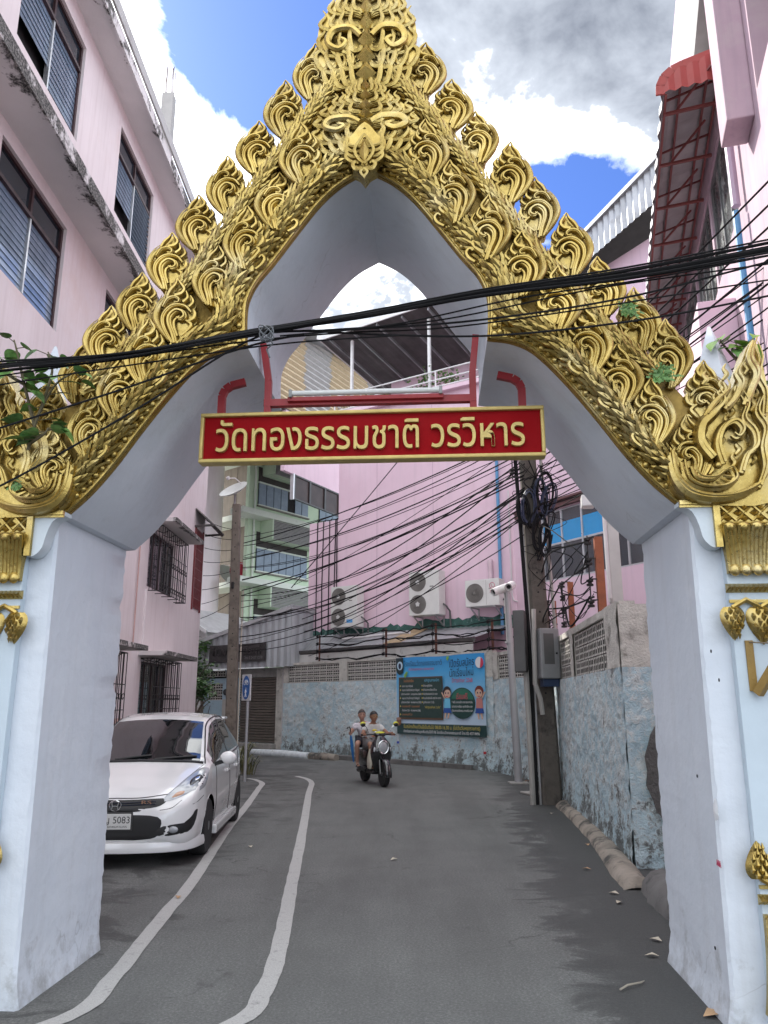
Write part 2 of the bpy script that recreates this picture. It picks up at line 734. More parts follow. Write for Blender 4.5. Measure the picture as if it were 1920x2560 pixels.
# drain cover plates by the pole
for (px, py, sx, sy, a) in [(1350, 1985, .62, .42, .2), (1318, 1932, .5, .3, .5)]:
    p = gnd(px, py)
    e = MB()
    e.bbox((-sx / 2, -sy / 2, 0), (sx / 2, sy / 2, 0.035), 0.012)
    for k in range(4):
        e.box((-sx * .35 + k * sx * .2, -.01, 0.0345), (-sx * .35 + k * sx * .2 + .05, .01, .037))
    o = e.build('drain_cover', CONC)
    o.location = (p.x, p.y, 0.002)
    o.rotation_euler = (0, 0, a)
    tag(o, 'worn concrete drain cover sunk in the road beside the cable pole' if sx > .6 else 'small concrete drain slab at the foot of the grey camera pole', 'drain cover')


from mathutils import noise as mnz


# rounded concrete gutter kerb along the near wall
def mound(name, pts, r, h, mat, seed):
    rnd = random.Random(seed)
    pts = crom(pts, 7)
    mb = MB()
    n = len(pts)
    m = 7
    vs = []
    for i, p in enumerate(pts):
        a = Vector(pts[max(i - 1, 0)])
        b = Vector(pts[min(i + 1, n - 1)])
        d = (b - a).normalized()
        nr = Vector((-d.y, d.x))
        rr = r * (1 + .15 * mnz.noise(Vector((i * .35, seed, 0))))
        hh = h * (1 + .22 * mnz.noise(Vector((i * .4, seed, 5))))
        if i in (0, n - 1):
            hh *= .35
        for k in range(m):
            t = PI * k / (m - 1)
            q = Vector(p[:2]) + nr * (math.cos(t) * rr)
            vs.append((q.x, q.y, -0.02 + math.sin(t) * hh))
    fs = []
    for i in range(n - 1):
        for k in range(m - 1):
            a = i * m + k
            fs.append((a, a + 1, a + m + 1, a + m))
    mb.add(vs, fs)
    return mb.build(name, mat, smooth=True, sharp=60)


KERB = M('kerb_concrete', (0.27, 0.235, 0.195), 0.9, var=0.25, scale=4, bump=0.7, bscale=30, dirt=(0.055, 0.055, 0.05), dscale=3.0, dlo=.5, dhi=.62, world=True)
gut = [gnd(x, y)[:2] for x, y in [(1392, 2016), (1430, 2050), (1468, 2090), (1505, 2140), (1540, 2195), (1570, 2228)]]
gut = [(x + .12, y + .03) for x, y in gut]
tag(mound('gutter_kerb', gut, 0.15, 0.12, KERB, 3), 'rounded mossy concrete kerb at the foot of the rough blue wall', 'kerb')
stone = [gnd(x, y)[:2] for x, y in [(1600, 2225), (1640, 2300)]]
tag(mound('broken_kerb', [(2.42, 6.35), (2.4, 6.8), (2.45, 7.25), (2.5, 7.6)], 0.2, 0.22, CONC_DARK, 5), 'dark broken concrete lump beside the white gate pillar foot', 'kerb')

# ================================================================== boundary walls
def stucco():
    m, t, b = new_mat('blue_stucco')
    v = objvec(t, True)
    sp = t.nodes.new('ShaderNodeSeparateXYZ')
    t.links.new(v, sp.inputs[0])
    z = sp.outputs[2]
    big = noise(t, v, 0.8, 5, 0.6)
    blotch = noise(t, v, 3.0, 7, 0.7)
    fine = noise(t, v, 15, 6, 0.74, dist=0.8)
    blue = ramp(t, big, [(0.3, (0.40, 0.56, 0.63)), (0.52, (0.52, 0.67, 0.72)), (0.72, (0.66, 0.73, 0.73))])
    white = mathn(t, 'MULTIPLY', ramp(t, mathn(t, 'ADD', mathn(t, 'MULTIPLY', blotch, .5), mathn(t, 'MULTIPLY', fine, .5)), [(0.47, 0.0), (0.54, 1.0)]), 0.7)
    c = mixc(t, white, blue, (0.70, 0.71, 0.68))
    c = mixc(t, ramp(t, fine, [(0.33, 0.40), (0.42, 0.0)]), c, (0.20, 0.225, 0.225))
    # mould: denser towards the damp foot of the wall
    low = t.nodes.new('ShaderNodeMapRange')
    t.links.new(z, low.inputs[0])
    low.inputs[1].default_value = 0.1
    low.inputs[2].default_value = 1.0
    low.inputs[3].default_value = 0.12
    low.inputs[4].default_value = 0.0
    mould = mathn(t, 'ADD', mathn(t, 'ADD', mathn(t, 'MULTIPLY', blotch, .55), mathn(t, 'MULTIPLY', fine, .45)), low.outputs[0])
    mf = mathn(t, 'MULTIPLY', ramp(t, mould, [(0.575, 0.0), (0.64, 1.0)]), 0.8)
    c = mixc(t, mf, c, (0.045, 0.055, 0.052))
    top = ramp(t, mathn(t, 'ADD', z, mathn(t, 'MULTIPLY', mathn(t, 'SUBTRACT', fine, 0.5), 0.12)), [(0.0, 0), (1.0, 0)])
    t.links.new(c, b.inputs['Base Color'])
    b.inputs['Roughness'].default_value = 0.9
    add_bump(t, b, mathn(t, 'ADD', mathn(t, 'MULTIPLY', fine, 1.0), mathn(t, 'MULTIPLY', noise(t, v, 50, 4), .4)), 0.9, 0.05)
    return m


STUCCO = stucco()
WCEM = M('whitewashed_cement', (0.56, 0.54, 0.49), 0.9, var=0.15, scale=5, bump=0.9, bscale=38, bdist=.03, dirt=(0.13, 0.12, 0.10), dscale=3.2, dlo=.55, dhi=.72, world=True)
BLOCK = M('vent_block_paint', (0.62, 0.60, 0.55), 0.85, var=0.15, scale=6, bump=0.3, bscale=60, dirt=(0.22, 0.2, 0.17), dscale=6, dlo=.6, dhi=.8)
DARK = M('dark_interior', (0.012, 0.012, 0.013), 0.9, var=0.3)  # near-black; on sheets behind openings it stands in for unlit depth

from mathutils import noise as mnoise


def rough_panel(x0, x1, z0, z1, y, step, amp, seed=0.0, thick=0.18, foot=0.0):
    """plaster sheet with real lumps; the front is the -y side"""
    mb = MB()
    nu = max(2, int((x1 - x0) / step) + 1)
    nv = max(2, int((z1 - z0) / step) + 1)

    def fn(u, v):
        x = x0 + (x1 - x0) * u
        z = z0 + (z1 - z0) * v
        n = mnoise.noise(Vector((x * 9 + seed, z * 13, seed))) * .6 + mnoise.noise(Vector((x * 3.1 + seed, z * 4, 5 + seed))) * .5 + mnoise.noise(Vector((x * 24, z * 30, seed))) * .35
        return (x, y - amp * n - foot * max(0, 0.5 - (z - z0)), z)
    mb.grid(nu, nv, fn)
    mb.box((x0 + .004, y + .03, z0), (x1 - .004, y + thick, z1))
    return mb


def block_mesh(w, h, d, nc, nr):
    mb = MB()
    rib = 0.022
    hb = 0.024
    for i in range(nc + 1):
        x = i * (w - rib) / nc
        mb.box((x, 0, 0), (x + rib, d, h))
    for j in range(nr + 1):
        z = j * (h - hb) / nr
        for i in range(nc):
            xa = i * (w - rib) / nc + rib
            xb = (i + 1) * (w - rib) / nc
            mb.box((xa, 0.006, z), (xb, d - .004, z + hb))
    me = mb.mesh('vent_block', BLOCK)
    me.materials.append(M('block_inside', (.085, .08, .072), .95, var=.2))  # unpainted hole faces, darkened further to deepen the shade in the holes
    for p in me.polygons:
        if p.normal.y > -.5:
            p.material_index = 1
    return me


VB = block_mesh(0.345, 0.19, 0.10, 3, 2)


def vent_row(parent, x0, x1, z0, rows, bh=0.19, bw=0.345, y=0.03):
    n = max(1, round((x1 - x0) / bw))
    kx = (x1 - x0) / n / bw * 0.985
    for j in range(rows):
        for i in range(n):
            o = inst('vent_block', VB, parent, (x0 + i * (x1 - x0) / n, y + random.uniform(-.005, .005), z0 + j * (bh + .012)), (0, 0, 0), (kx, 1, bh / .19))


# --- near wall (right side of the lane)
NWF = Frame((3.0, 13.89), -94.65)
nw = NWF.empty('boundary_wall', 'rough pale blue wall with vent blocks next to the white gate pillar', 'wall')
NWL = 5.30
rough_panel(0, NWL, -0.05, 2.02, 0, 0.03, 0.027, 1.3, foot=.05).build('plaster', STUCCO, nw, smooth=True)
for a, b in [(0, .55), (1.75, 2.05), (4.55, NWL)]:
    rough_panel(a, b, 2.022, 2.74, -0.005, 0.05, 0.02, a, .2).build('pier', WCEM, nw, smooth=True)
MB().box((.5, .145, 2.0), (4.6, .2, 2.64)).build('shade_panel', DARK, nw)  # near-black panel put in as the shade behind the vent holes
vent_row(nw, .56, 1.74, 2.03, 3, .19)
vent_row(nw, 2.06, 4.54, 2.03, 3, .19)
rough_panel(.552, 1.748, 2.645, 2.735, 0.0, 0.04, 0.012, 8, .19).build('coping', WCEM, nw, smooth=True)
rough_panel(2.052, 4.548, 2.645, 2.735, 0.0, 0.04, 0.012, 9, .19).build('coping', WCEM, nw, smooth=True)
# the return at the near end, facing the gate
ret = MB()
RT = Frame(tuple(NWF.w(NWL, 0.0, 0))[:2], -8)
rough_panel(0.005, 2.2, -0.05, 2.02, 0, 0.03, 0.025, 4.4, foot=.06).xf(Matrix.Translation(RT.p) @ Matrix.Rotation(RT.yaw, 4, 'Z')).build('return_plaster', STUCCO, nw, smooth=True, world=True)
rough_panel(0.005, 2.2, 2.022, 2.70, 0, 0.05, 0.03, 5.4).xf(Matrix.Translation(RT.p) @ Matrix.Rotation(RT.yaw, 4, 'Z')).build('return_pier', WCEM, nw, smooth=True, world=True)
# dark cement repair patch on the return
pt = MB()
pts = []
for k in range(22):
    a = 2 * PI * k / 22
    pts.append((0.42 + .26 * math.cos(a) * random.uniform(.9, 1.1), .95 + .5 * math.sin(a) * random.uniform(.92, 1.08)))
pt.prism(pts, -.062, -.03)
pt.xf(Matrix.Translation(RT.p) @ Matrix.Rotation(RT.yaw, 4, 'Z')).build('repair_patch', M('patch_cement', (.12, .115, .11), .95, var=.2, bump=1, bscale=25, bdist=.04), nw, world=True)

# --- far wall across the bend
FWP = Vector((-3.4, 27.0))
FWF = Frame(FWP, -48.8)
fw = FWF.empty('boundary_wall', 'long rough pale blue wall with vent blocks carrying the school banner', 'wall')
FL = (Vector((2.73, 20.0)) - FWP).length
rough_panel(0, FL, -0.05, 2.27, 0, 0.05, 0.038, 2.2, foot=.08).build('plaster', STUCCO, fw, smooth=True)
piers = [(0, .28), (3.05, 3.45), (6.1, 6.5), (8.95, FL)]
for a, b in piers:
    rough_panel(a, b, 2.272, 2.93, -0.01, 0.07, 0.02, a, .2).build('pier', WCEM, fw, smooth=True)
MB().box((.2, .145, 2.2), (FL - .05, .19, 2.84)).build('shade_panel', DARK, fw)  # black sheet standing in for shade behind the far wall's blocks
for (a, b), (c, d) in zip(piers, piers[1:]):
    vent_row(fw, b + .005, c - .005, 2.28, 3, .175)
    rough_panel(b + .002, c - .002, 2.845, 2.925, 0.0, 0.06, 0.012, b, .19).build('coping', WCEM, fw, smooth=True)
M2F = Frame((2.73, 20.0), -76)
m2 = Matrix.Translation(M2F.p) @ Matrix.Rotation(M2F.yaw, 4, 'Z')
rough_panel(0.01, 5.6, -0.05, 2.2, 0, 0.05, 0.038, 7.7, foot=.08).xf(m2).build('side_plaster', STUCCO, fw, smooth=True, world=True)
for a, b in [(0.01, .35), (2.6, 2.9), (4.6, 5.6)]:
    rough_panel(a, b, 2.202, 2.86, -.01, .07, .02, a, .2).xf(m2).build('pier', WCEM, fw, smooth=True, world=True)
MB().box((.3, .145, 2.15), (5.2, .19, 2.77)).xf(m2).build('shade_panel', DARK, fw, world=True)  # shade behind the side blocks, added as a black sheet
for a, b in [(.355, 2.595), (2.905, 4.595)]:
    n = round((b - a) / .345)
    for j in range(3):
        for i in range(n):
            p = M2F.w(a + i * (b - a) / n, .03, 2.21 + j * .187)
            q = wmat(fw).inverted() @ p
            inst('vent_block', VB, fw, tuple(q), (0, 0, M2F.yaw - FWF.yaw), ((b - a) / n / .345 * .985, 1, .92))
    rough_panel(a, b, 2.775, 2.855, 0, .06, .012, a, .19).xf(m2).build('coping', WCEM, fw, smooth=True, world=True)

# kerb bits in front of the far wall
pave = MB()
pa = [FWF.w(-4.2, -.9, 0), FWF.w(-.5, -.75, 0), FWF.w(3.5, -.42, 0), FWF.w(8.6, -.12, 0), FWF.w(8.6, .2, 0), FWF.w(-4.2, .9, 0)]
pave.slab([(p.x, p.y) for p in pa], -.02, .115)
tag(pave.build('pavement', CONC_DARK), kind='structure')
KW = M('kerb_white_blue', (.60, .64, .66), .8, var=.15, scale=8, bump=.4, bscale=30, dirt=(.25, .19, .14), dscale=5, dlo=.6, dhi=.75)
for a, b, mt, lab in [(-.2, 2.55, KW, 'low kerb painted pale blue and white below the far wall'), (2.62, 3.75, KERB, 'short brown unpainted kerb stone below the far wall')]:
    y0 = -.98 + .1 * a
    y1 = -.98 + .1 * b
    mb = MB()
    mb.tube([FWF.w(a, y0, .06), FWF.w((a + b) / 2, (y0 + y1) / 2 - .02, .075), FWF.w(b, y1, .06)], [.115, .13, .115], 10)
    tag(mb.build('kerb_stone', mt, smooth=True, sharp=50), lab, 'kerb')
for k in range(7):
    a = -3.4 + k * .46
    mb = MB()
    mb.bbox((-.2, -.09, 0), (.2, .09, .15), .02)
    o = mb.build('kerb_stone', KW if k % 2 else CONC_DARK)
    o.location = FWF.w(a, -1.02 + .02 * k, -.01)
    o.rotation_euler = (0, 0, FWF.yaw + .05)
    tag(o, 'short %s kerb block before the roller shutter kiosk' % ('white' if k % 2 else 'dark grey'), 'kerb', 'striped kerb blocks')

# ================================================================== left apartment building
LBW = M('pale_pink_wall', (0.73, 0.655, 0.66), 0.85, var=0.04, scale=0.7, bump=0.12, bscale=25, col2=(0.77, 0.70, 0.705), dirt=(0.69, 0.565, 0.53), dscale=0.55, dlo=.55, dhi=.8, world=True, streak=((.55, .46, .45), 2.0, .35))
PEACH = M('peach_plinth', (0.62, 0.42, 0.37), 0.85, var=0.06, bump=.1, world=True)


def stained(name, base, edge_axis, e0, e1, white=False):
    """painted concrete with black mould that creeps in from the outer edge (object x/y/z axis, from e0 (clean) to e1)"""
    m, t, b = new_mat(name)
    v = objvec(t)
    sp = t.nodes.new('ShaderNodeSeparateXYZ')
    t.links.new(v, sp.inputs[0])
    mr = t.nodes.new('ShaderNodeMapRange')
    t.links.new(sp.outputs[edge_axis], mr.inputs[0])
    mr.inputs[1].default_value = e0
    mr.inputs[2].default_value = e1
    mr.inputs[3].default_value = -0.22
    mr.inputs[4].default_value = 0.12
    n = mathn(t, 'ADD', mathn(t, 'MULTIPLY', noise(t, v, 2.2, 8, 0.68), .75), mathn(t, 'MULTIPLY', noise(t, v, 9, 6, .7), .25))
    f = ramp(t, mathn(t, 'ADD', n, mr.outputs[0]), [(0.50, 0.0), (0.56, 1.0)])
    c = ramp(t, noise(t, v, 1.3, 5), [(.3, tuple(x * .9 for x in base)), (.7, base)])
    k = mixc(t, ramp(t, noise(t, v, 30, 6, .75), [(.45, 0), (.62, 1)]), (0.03, 0.03, 0.03), (0.30, 0.29, 0.27))
    c = mixc(t, f, c, k)
    t.links.new(c, b.inputs['Base Color'])
    b.inputs['Roughness'].default_value = .9
    add_bump(t, b, noise(t, v, 40, 6), .3, .01)
    return m


def holed(mb, x0, x1, z0, z1, holes, y=0.0, depth=0.2):
    """wall face at y with rectangular openings (x0,x1,z0,z1) and their reveals"""
    xs = sorted({x0, x1, *[h[0] for h in holes], *[h[1] for h in holes]})
    zs = sorted({z0, z1, *[h[2] for h in holes], *[h[3] for h in holes]})
    xs = [x for x in xs if x0 <= x <= x1]
    zs = [z for z in zs if z0 <= z <= z1]
    for i in range(len(xs) - 1):
        for j in range(len(zs) - 1):
            cx, cz = (xs[i] + xs[i + 1]) / 2, (zs[j] + zs[j + 1]) / 2
            if any(h[0] < cx < h[1] and h[2] < cz < h[3] for h in holes):
                continue
            mb.quad((xs[i], y, zs[j]), (xs[i + 1], y, zs[j]), (xs[i + 1], y, zs[j + 1]), (xs[i], y, zs[j + 1]))
    for (a, b, c, d) in holes:
        mb.quad((a, y, c), (a, y + depth, c), (b, y + depth, c), (b, y, c))
        mb.quad((a, y, d), (b, y, d), (b, y + depth, d), (a, y + depth, d))
        mb.quad((a, y, c), (a, y, d), (a, y + depth, d), (a, y + depth, c))
        mb.quad((b, y, c), (b, y + depth, c), (b, y + depth, d), (b, y, d))
    return mb


FRAME_R = M('maroon_frame', (0.045, 0.020, 0.022), 0.45, var=.2)
ALU = M('aluminium', (0.55, 0.56, 0.57), 0.35, metal=.8, var=.1)


def glassm(name, tint=(0.02, 0.03, 0.04), rough=0.04, spec=0.9):
    m, t, b = new_mat(name)
    v = objvec(t)
    c = ramp(t, noise(t, v, 2.0, 4), [(.3, tuple(x * .7 for x in tint)), (.7, tuple(x * 1.3 for x in tint))])
    t.links.new(c, b.inputs['Base Color'])
    b.inputs['Roughness'].default_value = rough
    b.inputs['Specular IOR Level'].default_value = spec
    b.inputs['IOR'].default_value = 1.6
    add_bump(t, b, noise(t, v, 1.2, 3), .03, .02)
    return m


GLASS = glassm('dark_glass')
LOUV = glassm('louvre_glass', (0.17, 0.23, 0.31), 0.12, 1.0)

LBF = Frame((-4.9, 5.0), 90)
lb = LBF.empty('apartment_building', 'tall pale pink apartment block with louvred windows beside the white car', 'building')
LX0, LX1, LZ = -2.5, 15.86, 12.9
wins = []
for x in (-.25, 3.6, 7.45, 11.3):
    wins.append((x, x + 2.08, 10.32, 12.11))
    wins.append((x, x + 2.08, 7.02, 8.75))
gw = [(11.0, 13.05, 3.98, 5.2), (11.0, 13.05, 1.15, 2.46), (7.2, 9.2, 1.15, 2.46), (14.83, 15.62, 4.0, 6.05)]
mb = holed(MB(), LX0, LX1, 1.36, LZ, [h for h in wins + gw if h[2] > 1.36] + [(11.0, 13.05, 1.36, 2.46), (7.2, 9.2, 1.36, 2.46)])
mb.quad((LX1, 0, 0), (LX1, 9, 0), (LX1, 9, LZ), (LX1, 0, LZ))
mb.quad((LX0, 0, 0), (LX0, 9, 0), (LX0, 9, LZ), (LX0, 0, LZ))
mb.quad((LX0, 9, 0), (LX1, 9, 0), (LX1, 9, LZ), (LX0, 9, LZ))
mb.quad((LX0, 0, LZ), (LX1, 0, LZ), (LX1, 9, LZ), (LX0, 9, LZ))
mb.build('wall', LBW, lb)
holed(MB(), LX0, LX1, 0, 1.36, [(11.0, 13.05, 1.15, 1.36), (7.2, 9.2, 1.15, 1.36)], y=-.004, depth=.2).build('plinth', PEACH, lb)
# shallow pilaster strips between the stacked windows
for (a, b, c, d) in [(10.9, 13.15, 2.62, 3.9)]:
    MB().bbox((a, -.05, c), (b, .02, d), .01).build('wall_panel', LBW, lb)


def louvre_window(parent, x0, x1, z0, z1, opened=()):
    w = MB()
    f = 0.055
    y0, y1 = 0.05, 0.11
    w.box((x0, y0, z0), (x0 + f, y1, z1)).box((x1 - f, y0, z0), (x1, y1, z1))
    w.box((x0 + f, y0, z0), (x1 - f, y1, z0 + f)).box((x0 + f, y0, z1 - f), (x1 - f, y1, z1))
    xm = (x0 + x1) / 2
    zt = z1 - .52
    w.box((x0 + f, y0 - .02, zt), (x1 - f, y1 + .01, zt + f))
    w.box((xm - f / 2, y0, zt + f), (xm + f / 2, y1, z1 - f))
    win = w.build('window', FRAME_R, parent)
    MB().box((xm - .02, y0 - .01, z0 + f), (xm + .02, y1, zt)).build('mullion', ALU, win)
    MB().box((x0 + f, .088, zt + f), (xm - f / 2, .095, z1 - f)).build('pane', GLASS, win)
    MB().box((xm + f / 2, .088, zt + f), (x1 - f, .095, z1 - f)).build('pane', GLASS, win)
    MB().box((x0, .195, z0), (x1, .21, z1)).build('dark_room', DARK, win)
    n = 12
    for s, (a, b) in enumerate(((x0 + f, xm - .02), (xm + .02, x1 - f))):
        me = None
        for i in range(n):
            if s == 0 and i < 4 and 'gap' in opened:
                continue
            tilt = R(7) if not ('tilt' in opened and s == 1) else R(80)
            if me is None:
                sl = MB()
                h = (zt - z0 - f) / n
                sl.box((0, -.003, -h * .54), (b - a - .004, .003, h * .54))
                me = sl.mesh('louvre', LOUV)
            h = (zt - z0 - f) / n
            inst('louvre', me, win, (a + .002, .08, z0 + f + h * (i + .5)), (-tilt + random.uniform(-.03, .03), 0, 0))
    return win


for k, (a, b, c, d) in enumerate(wins):
    louvre_window(lb, a, b, c, d, ('gap',) if c > 10 and a < 10 and a > 3 and a < 7 else (('gap', 'tilt') if c > 10 else ()))

ST_SOF = stained('stained_canopy', (0.72, 0.70, 0.695), 1, -.12, -.66)


def canopy(name, x0, x1, z, out, th):
    mb = MB()
    mb.box((x0, -out, z), (x1, 0.0, z + th))
    mb.box((x0, -out - .03, z - .06), (x1, -out, z + th + .05))
    o = mb.build(name, ST_SOF, lb)
    return o


canopy('canopy', 1.75, LX1 + .05, 8.98, .57, .12)
canopy('roof_eave', LX0, LX1 + .1, 12.5, .45, .14)
MB().bbox((LX0, -.53, 12.70), (LX1 + .1, -.485, 12.95), .01).build('fascia', M('eave_white', (.42, .42, .41), .8, var=.08, dirt=(.3, .29, .28), dscale=2), lb)
fin = MB().box((1.45, -.60, 7.7), (1.75, -.002, 9.2))
fin.build('canopy_fin', stained('stained_fin', (.45, .44, .43), 1, .4, -.5), lb)
# roof post with bare reinforcement
MB().bbox((12.05, .55, LZ), (12.33, .85, 17.0), .015).build('roof_post', M('grey_post', (.30, .295, .29), .85, var=.08), lb)
mb = MB()
for i in range(5):
    xx, yy = 12.1 + (i % 3) * .09, .62 + (i // 3) * .16
    mb.tube([(xx, yy, 16.95), (xx + random.uniform(-.03, .05), yy, 17.4), (xx + random.uniform(-.06, .09), yy, 17.75 + random.random() * .25)], .012, 5)
mb.build('rebar', M('rust', (.10, .05, .035), .8), lb)

IRON = M('black_iron', (0.018, 0.016, 0.016), 0.5, metal=.3, var=.2)


def grille(parent, x0, x1, z0, z1, out=.28, pmat=None, name='window_grille'):
    mb = MB()
    r = .011
    zs = [z0, z0 + .32 * (z1 - z0), z0 + .62 * (z1 - z0), z1]
    for z in (z0, z1):
        mb.tube([(x0, -.01, z), (x0, -out, z), (x1, -out, z), (x1, -.01, z)], r, 5)
    for z in zs[1:3]:
        mb.tube([(x0, -out, z), (x1, -out, z)], r * .8, 5)
    n = 13
    for i in range(n + 1):
        x = x0 + (x1 - x0) * i / n
        mb.tube([(x, -out, z0), (x, -out, z1)], r * .75, 5)
        if i % 3 == 0:
            mb.tube([(x, -.01, z1 - .005), (x, -out * .55, z1 - .06), (x, -out, z1)], r * .8, 5)
            mb.tube([(x, -.01, z0), (x, -out, z0)], r * .8, 5)
    for side in (x0, x1):
        for k in range(1, 4):
            mb.tube([(side, -out * k / 4, z0), (side, -out * k / 4, z1)], r * .7, 5)
    # scrollwork bands
    for i in range(n):
        xc = x0 + (x1 - x0) * (i + .5) / n
        w = (x1 - x0) / n * .5
        for zc, s in ((z0 + .47 * (z1 - z0), 1), (z0 + .10 * (z1 - z0), -1)):
            mb.tube([(xc + w * math.cos(a) * (1 - a / 9), -out, zc + s * .08 * math.sin(a) * (1 - a / 9)) for a in [j * .7 for j in range(10)]], r * .7, 4)
    return mb.build(name, pmat or IRON, parent)


HOOD = stained('stained_hood', (0.64, 0.60, 0.59), 1, -.35, -.62)
for i, (a, b, c, d) in enumerate(gw[:3]):
    w = MB()
    f = .05
    w.box((a, .06, c), (a + f, .12, d)).box((b - f, .06, c), (b, .12, d)).box((a + f, .06, c), (b - f, .12, c + f)).box((a + f, .06, d - f), (b - f, .12, d))
    for k in (1, 2, 3):
        x = a + (b - a) * k / 4
        w.box((x - .02, .065, c + f), (x + .02, .115, d - f))
    win = w.build('window', FRAME_R, lb)
    for k in range(4):
        xa, xb = a + (b - a) * k / 4 + .025, a + (b - a) * (k + 1) / 4 - .025
        MB().box((xa, .09, c + f), (xb, .096, d - f)).build('pane', GLASS, win)
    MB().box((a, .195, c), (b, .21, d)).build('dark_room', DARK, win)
    grille(lb, a - .06, b + .06, c - .1, d + .05)
    MB().bbox((a - .22, -.60, d + .10), (b + .22, .0, d + .19), .008).build('window_hood', HOOD, lb)
# red lattice window near the far corner with its little tiled awning
a, b, c, d = gw[3]
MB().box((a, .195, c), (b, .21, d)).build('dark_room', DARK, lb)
REDF = M('red_lattice', (0.16, 0.022, 0.024), .5, var=.2)
mb = MB()
for i in range(8):
    x = a + (b - a) * i / 7
    mb.box((x - .012, -.03, c), (x + .012, .0, d))
for j in range(9):
    z = c + (d - c) * j / 8
    mb.box((a, -.022, z - .012), (b, -.008, z + .012))
mb.box((a - .06, -.04, c - .06), (a, .03, d + .06)).box((b, -.04, c - .06), (b + .06, .03, d + .06))
mb.build('red_lattice', REDF, lb)
TILE = M('grey_roof_tile', (0.075, 0.068, 0.065), .85, var=.35, scale=8, bump=.5)
aw = MB()
for i in range(6):
    x = a - .15 + i * .22
    for k in range(5):
        y0, z0 = .02 - k * .10, d + .50 - k * .09
        aw.add([(x, y0, z0), (x + .11, y0, z0 + .05), (x + .22, y0, z0), (x + .22, y0 - .13, z0 - .11), (x + .11, y0 - .13, z0 - .06), (x, y0 - .13, z0 - .11)],
               [(0, 1, 4, 5), (1, 2, 3, 4)])
aw.box((a - .15, -.47, d + .02), (b + .4, -.43, d + .08))
aw.beam((a - .1, 0, d + .03), (a - .1, -.44, d + .06), .05)
aw.beam((b + .3, 0, d + .03), (b + .3, -.44, d + .06), .05)
aw.build('tile_awning', TILE, lb)
MB().tube([(10.3, -.03, 2.75), (10.3, -.03, 6.4)], .014, 6).build('conduit', M('pinkish_pipe', (.52, .33, .30), .6), lb)
# ================================================================== temple gate
def goldm():
    m, t, b = new_mat('gold_paint')
    v = objvec(t, True)
    n = noise(t, v, 6, 5, .6)
    c = ramp(t, n, [(.25, (.30, .205, .050)), (.55, (.50, .375, .120)), (.8, (.62, .50, .22))])
    c = mixc(t, ramp(t, noise(t, v, 17, 6, .7), [(.60, 0), (.76, .75)]), c, (.11, .065, .02))
    oi = t.nodes.new('ShaderNodeObjectInfo')
    c = mixc(t, mathn(t, 'MULTIPLY', oi.outputs['Random'], .30), c, (.22, .15, .045))
    c = mixc(t, ramp(t, noise(t, v, 2.2, 5, .65), [(.52, 0), (.72, .55)]), c, (.60, .54, .34))
    t.links.new(c, b.inputs['Base Color'])
    b.inputs['Metallic'].default_value = .9
    t.links.new(ramp(t, noise(t, v, 30, 4), [(.3, .22), (.7, .42)]), b.inputs['Roughness'])
    add_bump(t, b, noise(t, v, 55, 5, .6), .35, .006)
    return m


GOLD = goldm()
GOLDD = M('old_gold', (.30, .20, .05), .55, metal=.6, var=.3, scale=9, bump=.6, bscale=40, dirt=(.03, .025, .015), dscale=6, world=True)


def gatewhite():
    m, t, b = new_mat('gate_white')
    v = objvec(t, True)
    sp = t.nodes.new('ShaderNodeSeparateXYZ')
    t.links.new(v, sp.inputs[0])
    c = ramp(t, noise(t, v, 1.4, 5), [(.3, (.545, .59, .65)), (.7, (.60, .64, .69))])
    low = t.nodes.new('ShaderNodeMapRange')
    t.links.new(sp.outputs[2], low.inputs[0])
    low.inputs[1].default_value = 0.0
    low.inputs[2].default_value = 0.55
    low.inputs[3].default_value = .22
    low.inputs[4].default_value = -.05
    n = mathn(t, 'ADD', noise(t, v, 5, 8, .7), low.outputs[0])
    c = mixc(t, mathn(t, 'MULTIPLY', ramp(t, n, [(.62, 0), (.82, 1)]), .65), c, (.22, .215, .205))
    mpw = t.nodes.new('ShaderNodeMapping')
    t.links.new(v, mpw.inputs[0])
    mpw.inputs['Scale'].default_value = (6, 6, .35)
    c = mixc(t, mathn(t, 'MULTIPLY', ramp(t, noise(t, mpw.outputs[0], 1.4, 6, .65), [(.52, 0), (.72, 1)]), .22), c, (.40, .41, .42))
    vo = t.nodes.new('ShaderNodeTexVoronoi')
    vo.feature = 'DISTANCE_TO_EDGE'
    vo.inputs['Scale'].default_value = 1.3
    vm_ = t.nodes.new('ShaderNodeVectorMath')
    vm_.operation = 'MULTIPLY_ADD'
    nw_ = t.nodes.new('ShaderNodeTexNoise')
    nw_.inputs['Scale'].default_value = 4.0
    t.links.new(v, nw_.inputs['Vector'])
    t.links.new(nw_.outputs['Color'], vm_.inputs[0])
    vm_.inputs[1].default_value = (.35, .35, .35)
    t.links.new(v, vm_.inputs[2])
    t.links.new(vm_.outputs[0], vo.inputs['Vector'])
    ck = mathn(t, 'MULTIPLY', ramp(t, vo.outputs['Distance'], [(0, 1), (.006, 0)]), ramp(t, noise(t, v, 1.1, 3), [(.55, 0), (.65, .5)]))
    c = mixc(t, ck, c, (.25, .25, .26))
    c = mixc(t, mathn(t, 'MULTIPLY', ramp(t, noise(t, v, 3.3, 6, .7), [(.60, 0), (.63, 1)]), .25), c, (.66, .69, .73))
    sc = noise(t, v, 26, 4, .6)
    c = mixc(t, ramp(t, sc, [(.765, 0), (.79, .7)]), c, (.16, .16, .16))
    t.links.new(c, b.inputs['Base Color'])
    b.inputs['Roughness'].default_value = .72
    add_bump(t, b, mathn(t, 'ADD', noise(t, v, 9, 5), mathn(t, 'MULTIPLY', noise(t, v, 2.2, 3), 2.0)), .35, .02)
    return m


